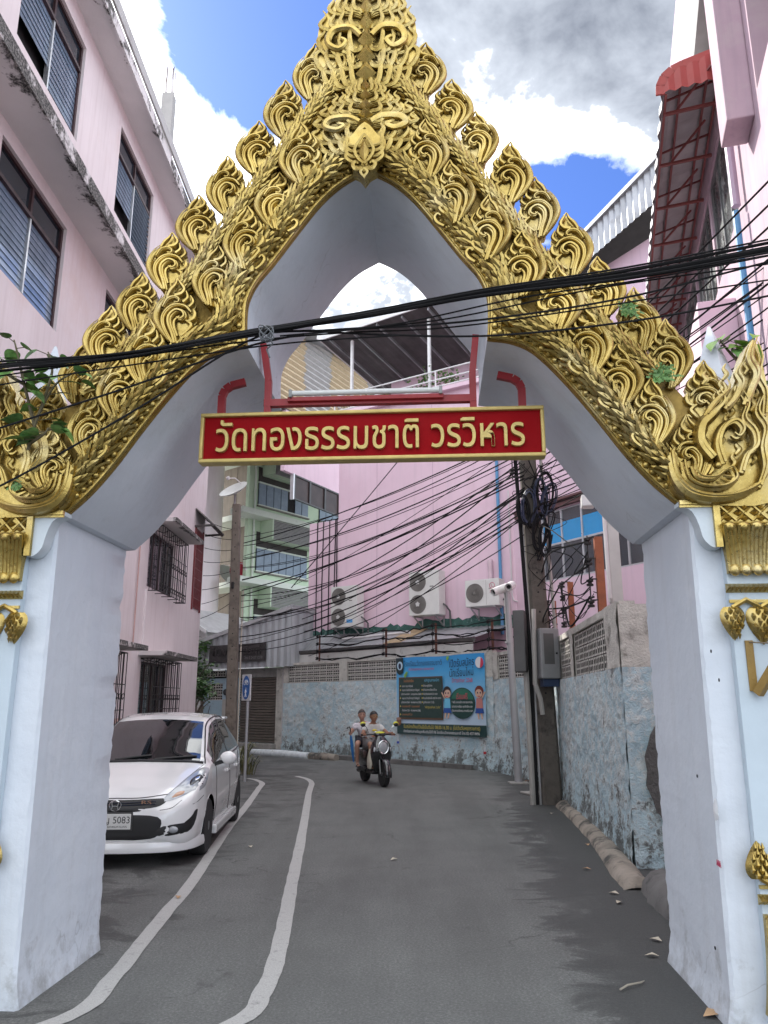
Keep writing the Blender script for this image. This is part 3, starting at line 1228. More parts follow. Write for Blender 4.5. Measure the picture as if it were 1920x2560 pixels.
WHITE = gatewhite()
GF = Frame((-.115, 4.68), -3.85)
gate = GF.empty('temple_gate', 'white pointed-arch temple gate crowned with golden flame carvings', 'gate')
GD = 1.12
upper = crom([(0, 5.19), (.17, 5.09), (.32, 4.94), (.47, 4.73), (.62, 4.51), (.725, 4.37), (.775, 4.26), (.79, 4.18), (.79, 4.05), (.78, 3.91)], 5)
lower = crom([(.80, 3.905), (.92, 3.885), (1.04, 3.83), (1.155, 3.72), (1.30, 3.54), (1.45, 3.33), (1.59, 3.12), (1.74, 2.93), (1.885, 2.79)], 5)
PROF = upper + lower
OUT = [(2.02, 3.42), (1.6, 3.98), (1.14, 4.60), (.7, 5.20), (.26, 5.82), (0, 6.2)]


def archpoly(s):
    pts = PROF + [(1.93, 2.786), (2.9, 2.786), (2.75, 3.2)] + OUT
    pts = [(s * x, z) for x, z in pts]
    return pts if s < 0 else pts[::-1]


mb = MB()
mb.prism(archpoly(1), 0, GD)
mb.prism(archpoly(-1), 0, GD)
mb.build('arch', WHITE, gate, smooth=True, sharp=28)


def pillar(s):
    """plastered pillar with slightly chipped corners; s=+1 right, -1 left"""
    mb = MB()
    rings = []
    nz = 70
    for k in range(nz + 1):
        z = -.02 + 2.805 * k / nz
        flare = .03 * max(0, 1 - z / .2) ** 2 if z > 0 else .03
        xi = 1.95 - flare - .02 * (1 - z / 2.8)
        xo = 2.95
        j = [random.uniform(-.005, .005) for _ in range(4)]
        if s < 0 and 1.2 < z < 2.6:
            j[1] += .016 * max(0, mnoise.noise(Vector((z * 7, 0, 3)))) * 3
        c = .018
        mid = [(xi, y, z) for y in (GD * .33, GD * .66)]
        ring = [(xi, c, z), *[(xi + .004 * mnoise.noise(Vector((z * 3, y * 4, s))), y, z) for (_, y, _) in mid], (xi + j[1], GD - c + j[0], z), (xi + c + j[1], GD + j[1], z),
                (xo, GD, z), (xo, 0, z), (xi + c + j[2], -.0 + j[3] * .5, z)]
        rings.append([(s * x, y, zz) for x, y, zz in ring])
    n = len(rings[0])
    vs = [p for r in rings for p in r]
    fs = []
    for k in range(nz):
        for i in range(n):
            a = k * n + i
            b = k * n + (i + 1) % n
            fs.append((a, b, b + n, a + n))
    fs.append(tuple(range(n)))
    fs.append(tuple(range(nz * n, nz * n + n)))
    mb.add(vs, fs)
    return mb.build('pillar', WHITE, gate, smooth=True, sharp=35)


pillar(1)
pillar(-1)


# ---- carved strokes
def stroke(mb, pts, y=-.02, n=6, sub=4, flat=.85, k=1.0, ox=0, oz=0, mir=1):
    q = crom(pts, sub)
    P = [(ox + mir * p[0] * k, y, oz + p[1] * k) for p in q]
    mb.tube(P, [max(.0012, p[2] * k) for p in q], n, flat=(1, flat))


LEAF_OUT = [(-.08, 0), (-.07, .12), (-.13, .22), (-.24, .33), (-.25, .45), (-.21, .53), (-.24, .60), (-.19, .72), (-.13, .82), (-.075, .92), (-.02, 1.0),
            (.045, .9), (.13, .78), (.2, .66), (.26, .54), (.28, .44), (.25, .33), (.18, .22), (.11, .12), (.08, 0)]
LEAF_ST = [
    [(.02, .0, .045), (.05, .15, .05), (.09, .3, .05), (.08, .42, .05), (.0, .5, .045), (-.08, .47, .04), (-.1, .4, .035), (-.05, .36, .03), (-.01, .39, .02)],
    [(.06, .02, .025), (.125, .17, .03), (.17, .32, .032), (.16, .45, .032), (.08, .56, .032), (-.02, .59, .03), (-.12, .55, .025), (-.17, .47, .015)],
    [(.09, .05, .02), (.18, .2, .035), (.245, .35, .04), (.255, .46, .04), (.22, .58, .03), (.16, .68, .02), (.1, .74, .01)],
    [(.17, .58, .025), (.11, .69, .033), (.03, .72, .035), (-.03, .68, .03), (-.02, .63, .025), (.03, .64, .018)],
    [(.02, .74, .035), (-.06, .76, .032), (-.1, .83, .026), (-.06, .92, .02), (-.02, 1.0, .006)],
    [(.12, .71, .022), (.07, .82, .028), (.01, .9, .02), (-.015, .98, .008)],
    [(-.1, .36, .02), (-.17, .28, .03), (-.12, .2, .03), (-.04, .13, .02)],
    [(-.15, .55, .022), (-.205, .62, .025), (-.17, .73, .008)],
    [(-.08, .62, .028), (-.14, .69, .025), (-.12, .8, .008)],
    [(-.12, .33, .025), (-.2, .37, .035), (-.22, .45, .03), (-.19, .53, .008)],
    [(.1, .1, .018), (.155, .2, .024), (.17, .3, .008)],
    [(.0, .12, .02), (.035, .26, .026), (.03, .36, .02), (-.03, .42, .012)],
    [(-.12, .0, .025), (-.2, .06, .03), (-.235, .14, .028), (-.2, .2, .022), (-.16, .17, .015)],
]


def leaf_mesh():
    mb = MB()
    o = crom(LEAF_OUT, 2, closed=True)
    o = [(.02 + (x - .02) * .94, .45 + (z - .45) * .965) for x, z in o]
    mb.prism(o[::-1], .01, .085)
    cx, cz = 0.02, .45
    n = len(o)
    ring = [(cx + (x - cx) * .6, -.012, cz + (z - cz) * .65) for x, z in o]
    mb.add([(x, .01, z) for x, z in o] + ring, [(i, (i + 1) % n, (i + 1) % n + n, i + n) for i in range(n)] + [tuple(range(n, 2 * n))])
    for i, st in enumerate(LEAF_ST):
        st = [(x, z, r * 1.08) for x, z, r in st]
        stroke(mb, st, y=-.030 - .010 * (i % 3), n=7, sub=4, flat=1.15)
        # fine groove lines beside the main scrolls
        if i in (0, 1, 2, 3):
            stroke(mb, [(x + (.012 if i != 3 else 0), z + .004, r * .38) for x, z, r in st], y=-.030 - .010 * (i % 3) - st[1][2] * 1.1, n=5, sub=4, flat=.9)
    return mb.mesh('flame_leaf', GOLD, True, 50)


LEAF = leaf_mesh()
LH = .465


def put_leaf(tip, s, size=LH, y=-.10, lean=0.0):
    x, z = tip
    o = inst('flame_leaf', LEAF, gate, (s * (x + .01), y, z - size), (R(random.uniform(-5, 5)), s * (lean + R(random.uniform(-4, 4))), R(random.uniform(-9, 9))),
             (s * size * random.uniform(1.08, 1.16), size * 1.1, size))
    return o


def both(pl_, pr_, off):
    """average of the left and right flank, read from the photograph on the plane where the carving stands"""
    out = []
    for (a_, b_), (c_, d_) in zip(pl_, pr_):
        u1, z1 = GF.px(a_ * 1.1573, b_ * 1.1573, off)
        u2, z2 = GF.px(c_ * 1.1573, d_ * 1.1573, off)
        out.append(((abs(u1) + abs(u2)) / 2, (z1 + z2) / 2))
    return out


otl = [(672, 98), (612, 180), (548, 255), (492, 343), (427, 415), (360, 500), (294, 590), (222, 660)]
otr = [(897, 85), (950, 155), (1010, 228), (1078, 302), (1141, 378), (1208, 455), (1275, 535), (1348, 610)]
outer_tips = both(otl, otr, -.06) + [(abs(u), z) for u, z in (GF.px(1428 * 1.1573, 690 * 1.1573, -.06), GF.px(1508 * 1.1573, 775 * 1.1573, -.06))]
itl = [(655, 265), (590, 375), (535, 440), (465, 515), (400, 585)]
itr = [(893, 262), (955, 340), (1030, 430), (1105, 505), (1190, 585)]
inner_tips = both(itl, itr, -.12) + [(abs(u), z) for u, z in (GF.px(1258 * 1.1573, 655 * 1.1573, -.12), GF.px(1530, 850, -.12), GF.px(1606, 941, -.12), GF.px(1706, 1030, -.12))]
inner_tips[0] = (.40, inner_tips[0][1])
for s in (1, -1):
    for tpt in outer_tips:
        put_leaf(tpt, s, LH, -.025, .05)
    for i, tpt in enumerate(inner_tips):
        put_leaf((tpt[0], tpt[1] - .02), s, LH * (1.02 if i < 6 else .95), -.12, .05)


# ---- ropes of overlapping leaves (naga bodies)
def resample(pts, step):
    pts = [Vector(p) for p in pts]
    out = [pts[0]]
    acc = 0
    for a, b in zip(pts, pts[1:]):
        L = (b - a).length
        d = step - acc
        while d <= L:
            out.append(a.lerp(b, d / L))
            d += step
        acc = L - (d - step)
    return out


def rope(path, rad, y0, s, name):
    mb = MB()
    P = resample([(x, z) for x, z in crom(path, 8)], .012)
    mb.tube([(s * p.x, y0, p.y) for p in P[::3]], [rad * (.80 + .10 * math.sin(i * 2.2)) for i in range(len(P[::3]))], 10)
    step = 3
    for i in range(2, len(P) - 4, step):
        p = P[i]
        d = (P[min(i + 3, len(P) - 1)] - P[max(i - 3, 0)]).normalized()
        d = -d                                # tips point up the slope
        n = Vector((-d.y, d.x))
        row = i // step
        ph = (row % 2) * .5
        bulge = 1.0 + .22 * ((row % 4) / 3)
        for k in range(7):
            a = R(-22 + (k + ph) * 31 + random.uniform(-5, 5))       # around the front half
            cn, sn = math.cos(a), math.sin(a)
            rr = rad * bulge
            c = Vector((p.x + n.x * cn * rr * .92, y0 - sn * rr * .92, p.y + n.y * cn * rr * .92))
            nr = Vector((n.x * cn, -sn, n.y * cn))
            dd = Vector((d.x, 0, d.y))
            sd = dd.cross(nr)
            dd = (dd + sd * random.uniform(-.3, .3)).normalized()
            L, w = rad * random.uniform(1.0, 1.35), rad * random.uniform(.24, .34)
            tilt = nr * (rad * random.uniform(.22, .42))
            mid = c + dd * L * .15 + nr * rad * .20
            vs = [c - dd * L * .45, c + sd * w, c + sd * w * .7 + dd * L * .38 + tilt * .55, c + dd * L * .7 + tilt, c - sd * w * .7 + dd * L * .38 + tilt * .55, c - sd * w, mid, c + dd * L * .42 + tilt * .75 + nr * rad * .07]
            mb.add([(s * v.x, v.y, v.z) for v in vs], [(0, 1, 6), (1, 2, 7, 6), (2, 3, 7), (3, 4, 7), (4, 5, 6, 7), (5, 0, 6), (0, 5, 4, 3, 2, 1)])
    o = mb.build(name, GOLD, gate, smooth=True, sharp=25)
    o['kind'] = 'stuff'
    return o


def rpath(crop, off):
    return [(abs(u), z) for u, z in (GF.px(960 + x * 1.0084, y * 1.0084, off) for x, y in crop)]


OUT_PATH = [(.04, 6.10)] + rpath([(30, 190), (100, 268), (200, 395), (300, 520), (400, 648), (560, 822), (700, 945)], -.10)
_up = [(x + .125 * nx, z + .125 * nz) for (x, z), (nx, nz) in ((p, (.707, .707)) for p in upper) if x > .05 and z > 4.28]
_lo = [(x + .125 * .76, z + .125 * .65) for x, z in lower if x > 1.0]
IN_PATH = [(.04, 5.34)] + _up[2::4] + [(.905, 4.26), (.915, 4.12), (.95, 4.02), (1.03, 3.97)] + _lo[::4] + [(1.985, 2.885)]
for s in (1, -1):
    rope(IN_PATH, .070, -.08, s, 'inner_rope')
    rope(OUT_PATH, .052, -.07, s, 'outer_rope')


# ---- gilded backing between the ropes and the flat strip with beads along the arch
def offset_path(pts, d):
    out = []
    for i, p in enumerate(pts):
        a = Vector(pts[max(i - 1, 0)])
        b = Vector(pts[min(i + 1, len(pts) - 1)])
        t = (b - a).normalized()
        n = Vector((-t.y, t.x))
        if n.x < 0 and abs(n.x) > .15:
            n = -n
        if abs(n.x) <= .15 and n.y < 0:
            n = -n
        out.append((p[0] + n.x * d, p[1] + n.y * d))
    return out


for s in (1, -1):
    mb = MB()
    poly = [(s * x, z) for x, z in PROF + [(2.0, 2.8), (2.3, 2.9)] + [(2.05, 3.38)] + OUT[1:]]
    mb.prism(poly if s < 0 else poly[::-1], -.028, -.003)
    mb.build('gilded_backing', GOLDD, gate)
    for nm, seg in (('bead_strip', upper), ('bead_strip', lower)):
        a = [(s * x, z) for x, z in offset_path(seg, .004)]
        b = [(s * x, z) for x, z in offset_path(seg, .085)]
        mb = MB()
        n = len(a)
        for y in (-.060,):
            mb.add([(x, y, z) for x, z in a] + [(x, y, z) for x, z in b] + [(x, -.029, z) for x, z in a] + [(x, -.029, z) for x, z in b],
                   [(i, i + 1, i + 1 + n, i + n) for i in range(n - 1)] + [(i, i + 2 * n, i + 2 * n + 1, i + 1) for i in range(n - 1)] + [(i + n, i + n + 1, i + 3 * n + 1, i + 3 * n) for i in range(n - 1)])
        for off in (.008, .082):
            mb.tube([(s * x, -.061, z) for x, z in offset_path(seg, off)], .008, 5)
        strip = mb.build(nm, GOLD, gate, smooth=True, sharp=30)
        if 'BEAD' not in MATS:
            bb = MB()
            bb.ball((0, 0, 0), .0235, 10, 6, (1, .8, 1))
            MATS['BEAD'] = bb.mesh('bead', GOLD, True, None)
        for p in resample(offset_path(seg, .044), .0575)[1:]:
            inst('bead', MATS['BEAD'], strip, (s * p.x, -.066, p.y))


# ---- big symmetrical carvings on the axis
def cluster(mb, cz, w, h, y, rows=6, tip=True, lobes=((.0, .30), (.07, .50), (.10, .82), (.17, 1.0), (.26, .97), (.305, .78), (.35, .95), (.46, .92), (.58, .76), (.72, .52), (.86, .28), (1.0, .05))):
    def W(t):
        for (a, p), (b, q) in zip(lobes, lobes[1:]):
            if a <= t <= b:
                return w * (p + (q - p) * (t - a) / (b - a))
        return w * lobes[-1][1]
    o = [(W(t), cz + h * t) for t in [i / 24 for i in range(25)]]
    poly = o + [(-x, z) for x, z in o[::-1]]
    mb.prism(poly, y, y + .08)
    for mir in (1, -1):
        for r in range(rows):
            t = .03 + .86 * r / rows
            z = cz + h * t
            ww = W(min(1, t + .07))
            for k in range(4):
                f = 1 - k * .22
                rr = .019 * (1 - .35 * t)
                droop = -.05 * h if t < .3 else .02 * h
                stroke(mb, [(.10 * ww, z - .01 * h, rr * .8), (.38 * ww * f, z + droop * .8, rr), (.80 * ww * f, z + droop + .01 * h, rr * 1.1),
                            (.99 * ww * f, z + .075 * h, rr * .95), (.86 * ww * f, z + .14 * h, rr * .6), (.93 * ww * f, z + .185 * h, rr * .25)],
                       y=y - .012 - .009 * k - .012 * (1 - f), n=6, sub=3, mir=mir)
        # bold C scroll
        z = cz + h * .36
        for q in (0, 1):
            stroke(mb, [(.10 * w, z - .02 * h, .022), (.30 * w, z + .045 * h, .026), (.62 * w, z + .03 * h, .028), (.72 * w, z - .06 * h, .026), (.52 * w, z - .11 * h, .022), (.38 * w, z - .06 * h, .018), (.47 * w, z - .03 * h, .012)],
                   y=y - .05, n=7, sub=4, mir=mir, k=1, oz=q * 0.0) if q == 0 else None
    # chain of lotus buds on the axis
    for i in range(7):
        z = cz + h * (.04 + .125 * i)
        b = w * (.20 - .018 * i)
        mb.add([(0, y - .045, z - .04 * h), (b, y - .05, z + .015 * h), (0, y - .06, z + .10 * h), (-b, y - .05, z + .015 * h), (0, y - .105, z + .025 * h)],
               [(0, 1, 4), (1, 2, 4), (2, 3, 4), (3, 0, 4), (0, 3, 2, 1)])


mb = MB()
cluster(mb, 5.26, .38, .60, -.13)
mb.build('apex_carving', GOLD, gate, smooth=True, sharp=45)
mb = MB()
cluster(mb, 5.82, .375, 1.12, -.10, 7)
mb.build('crown_finial', GOLD, gate, smooth=True, sharp=45)
# keystone flower
mb = MB()
kz = 5.07
kp = [(x * .74, z * .74) for x, z in [(0, -.11), (.05, -.04), (.11, 0), (.10, .07), (.17, .16), (.19, .28), (.12, .34), (.05, .44), (0, .48)]]
kpoly = crom(kp, 3)
mb.prism([(x, kz + z) for x, z in kpoly] + [(-x, kz + z) for x, z in kpoly[::-1]], -.225, -.12)
for mir in (1, -1):
    for k in range(4):
        stroke(mb, [(.03, .06 + .05 * k, .014), (.10 + .012 * k, .05 + .06 * k, .017), (.165, .11 + .06 * k, .016), (.15, .19 + .06 * k, .011), (.175, .23 + .06 * k, .004)], y=-.235, oz=kz, mir=mir, k=.74)
    stroke(mb, [(.02, -.01, .016), (.07, -.03, .02), (.10, .02, .018), (.07, .055, .014), (.05, .03, .008)], y=-.24, oz=kz, mir=mir, k=.74)
    stroke(mb, [(.0, .02, .012), (.055, .08, .014), (.085, .16, .015), (.055, .24, .013), (.0, .33, .008)], y=-.25, oz=kz, mir=mir, k=.74)
    stroke(mb, [(.0, -.02, .014), (.03, -.06, .014), (.0, -.115, .006)], y=-.245, oz=kz, mir=mir, k=.74)
mb.add([(0, -.24, kz + .02), (.037, -.245, kz + .11), (0, -.24, kz + .22), (-.037, -.245, kz + .11), (0, -.275, kz + .11)], [(0, 1, 4), (1, 2, 4), (2, 3, 4), (3, 0, 4), (0, 3, 2, 1)])
mb.build('keystone_flower', GOLD, gate, smooth=True, sharp=45)


# ---- naga heads closing the gable ends
def naga(s):
    mb = MB()
    k = 1.0
    ol = [(x, z - .06) for x, z in [(1.80, 3.02), (1.84, 2.92), (1.93, 2.85), (2.10, 2.825), (2.36, 2.835), (2.44, 3.0), (2.42, 3.25), (2.44, 3.5), (2.41, 3.83), (2.36, 3.84), (2.28, 3.66), (2.20, 3.5), (2.10, 3.42),
          (2.06, 3.28), (2.0, 3.16), (1.99, 3.05), (1.93, 3.02), (1.87, 3.10), (1.82, 3.16)]]
    oc = [(s * x, z) for x, z in crom(ol, 3, closed=True)]
    mb.prism(oc if s > 0 else oc[::-1], -.13, .02)
    S_ = [
        [(1.82, 3.14, .02), (1.835, 3.0, .03), (1.90, 2.90, .034), (2.02, 2.862, .034), (2.16, 2.87, .03), (2.28, 2.92, .022), (2.35, 2.99, .01)],
        [(1.88, 3.08, .012), (1.90, 2.97, .02), (1.98, 2.92, .022), (2.1, 2.92, .02), (2.17, 2.97, .018), (2.15, 3.03, .014), (2.10, 3.01, .008)],
        [(1.93, 3.05, .012), (1.96, 2.98, .016), (2.04, 2.97, .016), (2.09, 3.0, .01)],
        [(2.06, 3.10, .03), (2.0, 3.20, .036), (2.02, 3.31, .038), (2.09, 3.38, .034), (2.15, 3.45, .022), (2.13, 3.52, .01)],
        [(2.11, 3.06, .026), (2.09, 3.18, .03), (2.13, 3.28, .03), (2.2, 3.32, .026), (2.24, 3.27, .022), (2.21, 3.22, .016), (2.18, 3.24, .01)],
        [(2.2, 3.0, .026), (2.24, 3.10, .028), (2.30, 3.16, .026), (2.30, 3.25, .022), (2.25, 3.33, .018), (2.28, 3.42, .014), (2.25, 3.5, .006)],
        [(2.3, 2.92, .022), (2.35, 3.04, .026), (2.35, 3.16, .026), (2.38, 3.28, .022), (2.34, 3.38, .018), (2.38, 3.48, .01)],
        [(2.16, 3.40, .02), (2.22, 3.46, .022), (2.27, 3.56, .022), (2.25, 3.63, .016), (2.29, 3.70, .006)],
        [(2.27, 3.42, .02), (2.32, 3.52, .024), (2.36, 3.62, .022), (2.33, 3.72, .02), (2.37, 3.84, .008)],
        [(2.38, 3.36, .02), (2.40, 3.5, .022), (2.37, 3.6, .02), (2.40, 3.72, .014), (2.38, 3.82, .006)],
        [(2.04, 3.36, .016), (2.10, 3.44, .02), (2.18, 3.52, .016), (2.17, 3.58, .006)],
    ]
    for i, st in enumerate(S_):
        st = [(a, b - .06, c) for a, b, c in st]
        stroke(mb, [(s * a, b, c) for a, b, c in st], y=-.150 - .012 * (i % 3), n=7, flat=1.2)
        stroke(mb, [(s * (a + .014), b + .012, c * .45) for a, b, c in st], y=-.165 - .012 * (i % 3) - .014, n=5)
    # small flame tongues filling the crest and the scaly throat
    for i in range(22):
        t = i / 21
        bx = 2.04 + .34 * ((i * .37) % 1)
        bz = 2.95 + .62 * t
        l = .075 + .03 * ((i * .53) % 1)
        stroke(mb, [(s * bx, bz, .010), (s * (bx + .028), bz + l * .4, .016), (s * (bx + .012), bz + l * .8, .011), (s * (bx + .03), bz + l * 1.15, .003)], y=-.142 - .01 * (i % 2), n=6)
    for i in range(9):
        a = PI * (1.05 + .8 * i / 8)
        stroke(mb, [(s * (2.02 + .10 * math.cos(a)), 2.97 + .08 * math.sin(a), .008), (s * (2.02 + .165 * math.cos(a + .12)), 2.965 + .12 * math.sin(a + .12), .014), (s * (2.02 + .19 * math.cos(a + .3)), 2.97 + .135 * math.sin(a + .3), .005)], y=-.168, n=5)
    mb.ball((s * 2.085, -.175, 2.995), .022, 8, 5)
    return mb.build('naga_head', GOLD, gate, smooth=True, sharp=45)


naga(1)
naga(-1)

# ---- white stone flames standing behind the gold
for s in (1, -1):
    mb = MB()
    fu, ft = GF.px(1772, 818, .55)
    _, fb0 = GF.px(1772, 1015, .55)
    fh = ft - fb0
    prof = [(fb0 - .3, .13, .12), (fb0, .15, .13), (fb0 + fh * .3, .135, .12), (fb0 + fh * .6, .085, .08), (fb0 + fh * .85, .04, .045), (ft, .012, .012)]
    vs = []
    for z, w, d in prof:
        cx = fu
        vs += [(s * (cx - w), .55 - d * .2, z), (s * cx, .55 - d * 1.3, z), (s * (cx + w), .55 - d * .2, z), (s * cx, .55 + d, z)]
    fs = []
    for i in range(len(prof) - 1):
        for k in range(4):
            a, b = i * 4 + k, i * 4 + (k + 1) % 4
            fs.append((a, b, b + 4, a + 4))
    fs.append(tuple(range(len(vs) - 4, len(vs))))
    mb.add(vs, fs)
    mb.build('white_flame', WHITE, gate)


# ---- corbels and gilded pilaster dressing
def side(s):
    def q(p):
        return (s * p[0], p[1], p[2])
    mb = MB()
    cp = crom([(1.865, 2.775), (1.93, 2.74), (1.965, 2.66), (1.985, 2.575), (2.03, 2.525), (2.075, 2.52)], 4) + [(2.075, 2.80), (1.865, 2.80)]
    P = [(s * x, z) for x, z in cp]
    mb.prism(P if s > 0 else P[::-1], -.105, -.004)
    cor = mb.build('corbel', M('corbel_white', (.54, .60, .64), .7, var=.05, bump=.2, bscale=20, dirt=(.2, .2, .2), dscale=6, dlo=.66, dhi=.8), gate, smooth=True, sharp=35)
    g2 = MB()
    g2.box(q((1.86, -.13, 2.775)), q((2.085, -.106, 2.80)))
    g2.box(q((2.048, -.13, 2.52)), q((2.085, -.106, 2.774)))
    g2.box(q((1.86, -.118, 2.76)), q((2.047, -.1055, 2.774)))
    g2.build('gold_trim', GOLD, cor)
    # pilaster shafts
    for (a, b, y) in ((2.085, 2.46, -.06), (2.461, 2.90, -.15)):
        sh = MB()
        sh.bbox(q((a + .025, y, .0)), q((b - .02, .0, 2.78)), .008)
        sh.build('pilaster', M('pilaster_blue_white', (.48, .56, .62), .7, var=.05, bump=.25, bscale=14, dirt=(.3, .31, .31), dscale=4, dlo=.66, dhi=.85), gate)
        yy = y
        fr = MB()           # diamond frieze under the naga
        fr.box(q((a, yy - .05, 2.655)), q((b, yy - .004, 2.79)))
        for z in (2.662, 2.782):
            fr.tube([q((a, yy - .055, z)), q((b, yy - .055, z))], .010, 6)
        n = 4
        for i in range(n):
            x0, x1 = a + (b - a) * i / n, a + (b - a) * (i + 1) / n
            xm = (x0 + x1) / 2
            fr.tube([q((x0, yy - .055, 2.675)), q((x1, yy - .055, 2.77))], .008, 5)
            fr.tube([q((x1, yy - .055, 2.675)), q((x0, yy - .055, 2.77))], .008, 5)
            for (xx, zz) in ((xm, 2.757), (xm, 2.69), (x0 + .012, 2.723)):
                fr.add([q((xx - .03, yy - .05, zz)), q((xx, yy - .05, zz - .022)), q((xx + .03, yy - .05, zz)), q((xx, yy - .05, zz + .022)), q((xx, yy - .085, zz))],
                       [(0, 1, 4), (1, 2, 4), (2, 3, 4), (3, 0, 4)])
        fr.build('diamond_frieze', GOLD, gate, smooth=True, sharp=30)
        # flared lotus capital and its inverted base
        for (z0, z1, inv, nm) in ((2.372, 2.65, False, 'lotus_capital'), (.10, .57, True, 'lotus_base')):
            cpm = MB()
            h = z1 - z0
            xc, hw = (a + b) / 2, (b - a) / 2

            def sec(t):
                tt = 1 - t if inv else t
                return hw * (.86 + .20 * tt ** 2.2), .03 + .075 * tt ** 2.2
            ts = [i / 8 for i in range(9)]
            vs = []
            for t in ts:
                w, d = sec(t)
                vs += [q((xc - w, yy, z0 + h * t)), q((xc - w, yy - d, z0 + h * t)), q((xc + w, yy - d, z0 + h * t)), q((xc + w, yy, z0 + h * t))]
            fs = [(i * 4 + k, i * 4 + k + 1, i * 4 + k + 5, i * 4 + k + 4) for i in range(8) for k in range(3)]
            fs += [(0, 1, 2, 3), (35, 34, 33, 32)]
            cpm.add(vs, fs)
            np_ = 5
            for i in range(np_):
                fx = -1 + 2 * (i + .5) / np_
                for e in (-.16, 0, .16):
                    pts = []
                    for t in ts:
                        w, d = sec(t)
                        ww = .9 * (1 - abs(t - .35))
                        pts.append(q((xc + w * (fx + e * (1 - (t if not inv else 1 - t) * .2)), yy - d - .008, z0 + h * (.04 + .92 * t))))
                    cpm.tube(pts, [.010 + .008 * math.sin(PI * t) for t in ts], 6)
                tt = 0.06 if not inv else .94
                w, d = sec(tt)
                cpm.ball(q((xc + w * fx, yy - d - .012, z0 + h * tt)), .033, 8, 5, (1, .7, 1.1))
                tt = 1 - tt
                w, d = sec(tt)
                cpm.ball(q((xc + w * fx, yy - d - .004, z0 + h * tt)), .036, 8, 5, (1, .6, .8))
            cpm.build(nm, GOLD, gate, smooth=True, sharp=40)
        for (z0, z1) in ((2.262, 2.315), (.615, .665)):
            bd = MB()
            zc = (z0 + z1) / 2
            bd.add([q((a + .01, yy, z0)), q((a + .01, yy - .05, zc)), q((a + .01, yy, z1)), q((b + .01, yy, z0)), q((b + .01, yy - .05, zc)), q((b + .01, yy, z1))],
                   [(0, 1, 4, 3), (1, 2, 5, 4), (0, 2, 1), (3, 4, 5)])
            for i in range(14):
                x = a + .02 + (b - a - .03) * i / 13
                bd.tube([q((x - .012, yy - .014, z0 + .006)), q((x, yy - .05, zc)), q((x + .012, yy - .014, z1 - .006))], .006, 4)
            bd.build('leaf_band', GOLD, gate, smooth=True, sharp=30)
        # three hanging leaves above the shaft, three rising ones at its foot
        for (zb, dr, nm) in ((2.215, -1, 'hanging_leaves'), (.705, 1, 'rising_leaves')):
            hl = MB()
            for i, fx in enumerate((.08, .5, .92)):
                x = a + (b - a) * fx
                ln = .215 if i == 1 else .19
                w = .085 if i == 1 else .07
                z0 = zb + dr * .035
                nt_, nu_ = 12, 9
                vs = []
                for ti in range(nt_ + 1):
                    t = ti / nt_
                    hw = w * math.sin(PI * min(1, t * .93 + .07) ** .62) ** .8 if t < 1 else .001
                    for ui in range(nu_):
                        u_ = -1 + 2 * ui / (nu_ - 1)
                        vs.append(q((x + hw * u_, yy - .006 - .045 * (1 - u_ * u_) * math.sin(PI * (t * .85 + .1)), z0 + dr * ln * t)))
                hl.add(vs, [(ti * nu_ + ui, ti * nu_ + ui + 1, ti * nu_ + nu_ + ui + 1, ti * nu_ + nu_ + ui) for ti in range(nt_) for ui in range(nu_ - 1)])
                for r_ in range(6):
                    t = .10 + .14 * r_
                    hw = w * math.sin(PI * min(1, t * .93 + .07) ** .62) ** .8
                    for e in (-.62, 0, .62) if r_ % 2 else (-.32, .32):
                        xx = x + hw * e
                        yy2 = yy - .010 - .045 * (1 - e * e) * math.sin(PI * (t * .85 + .1))
                        zz2 = z0 + dr * ln * t
                        hl.tube([q((xx, yy2 + .004, zz2 - dr * .012)), q((xx, yy2 - .010, zz2 + dr * .008)), q((xx, yy2 - .004, zz2 + dr * .032))], [.006, .017 * (1 - .5 * t), .002], 6)
            for i in (0, 1):
                x0, x1 = a + (b - a) * (.08 + .42 * i), a + (b - a) * (.5 + .42 * i)
                hl.tube([q((x0, yy - .02, zb + dr * .04)), q(((x0 + x1) / 2, yy - .02, zb + dr * (-.005))), q((x1, yy - .02, zb + dr * .04))], .016, 6)
            hl.box(q((a + .02, yy - .016, zb - .012)), q((b - .01, yy - .002, zb + .006)))
            hl.build(nm, GOLD, gate, smooth=True, sharp=30)


side(1)
side(-1)
# wooden flag bracket on the right pillar
fb = empty('flag_holder', tuple(GF.w(2.19, -.06, 1.85)), GF.yaw, 'gold painted V-shaped flag holder screwed to the gate pillar', 'flag holder')
OCH = M('ochre_paint', (.24, .15, .035), .6, var=.2, bump=.3)
MB().bbox((-.022, -.012, -.14), (.022, -.001, .14), .003).build('backplate', OCH, fb)
MB().beam((.012, -.03, -.155), (.135, -.20, .115), .045).build('socket', OCH, fb)
MB().tube([(0, -.012, .13), (.07, -.10, .118), (.125, -.19, .108)], .004, 5).build('stay_rod', M('thin_rod', (.3, .25, .2), .4, metal=.7), fb)

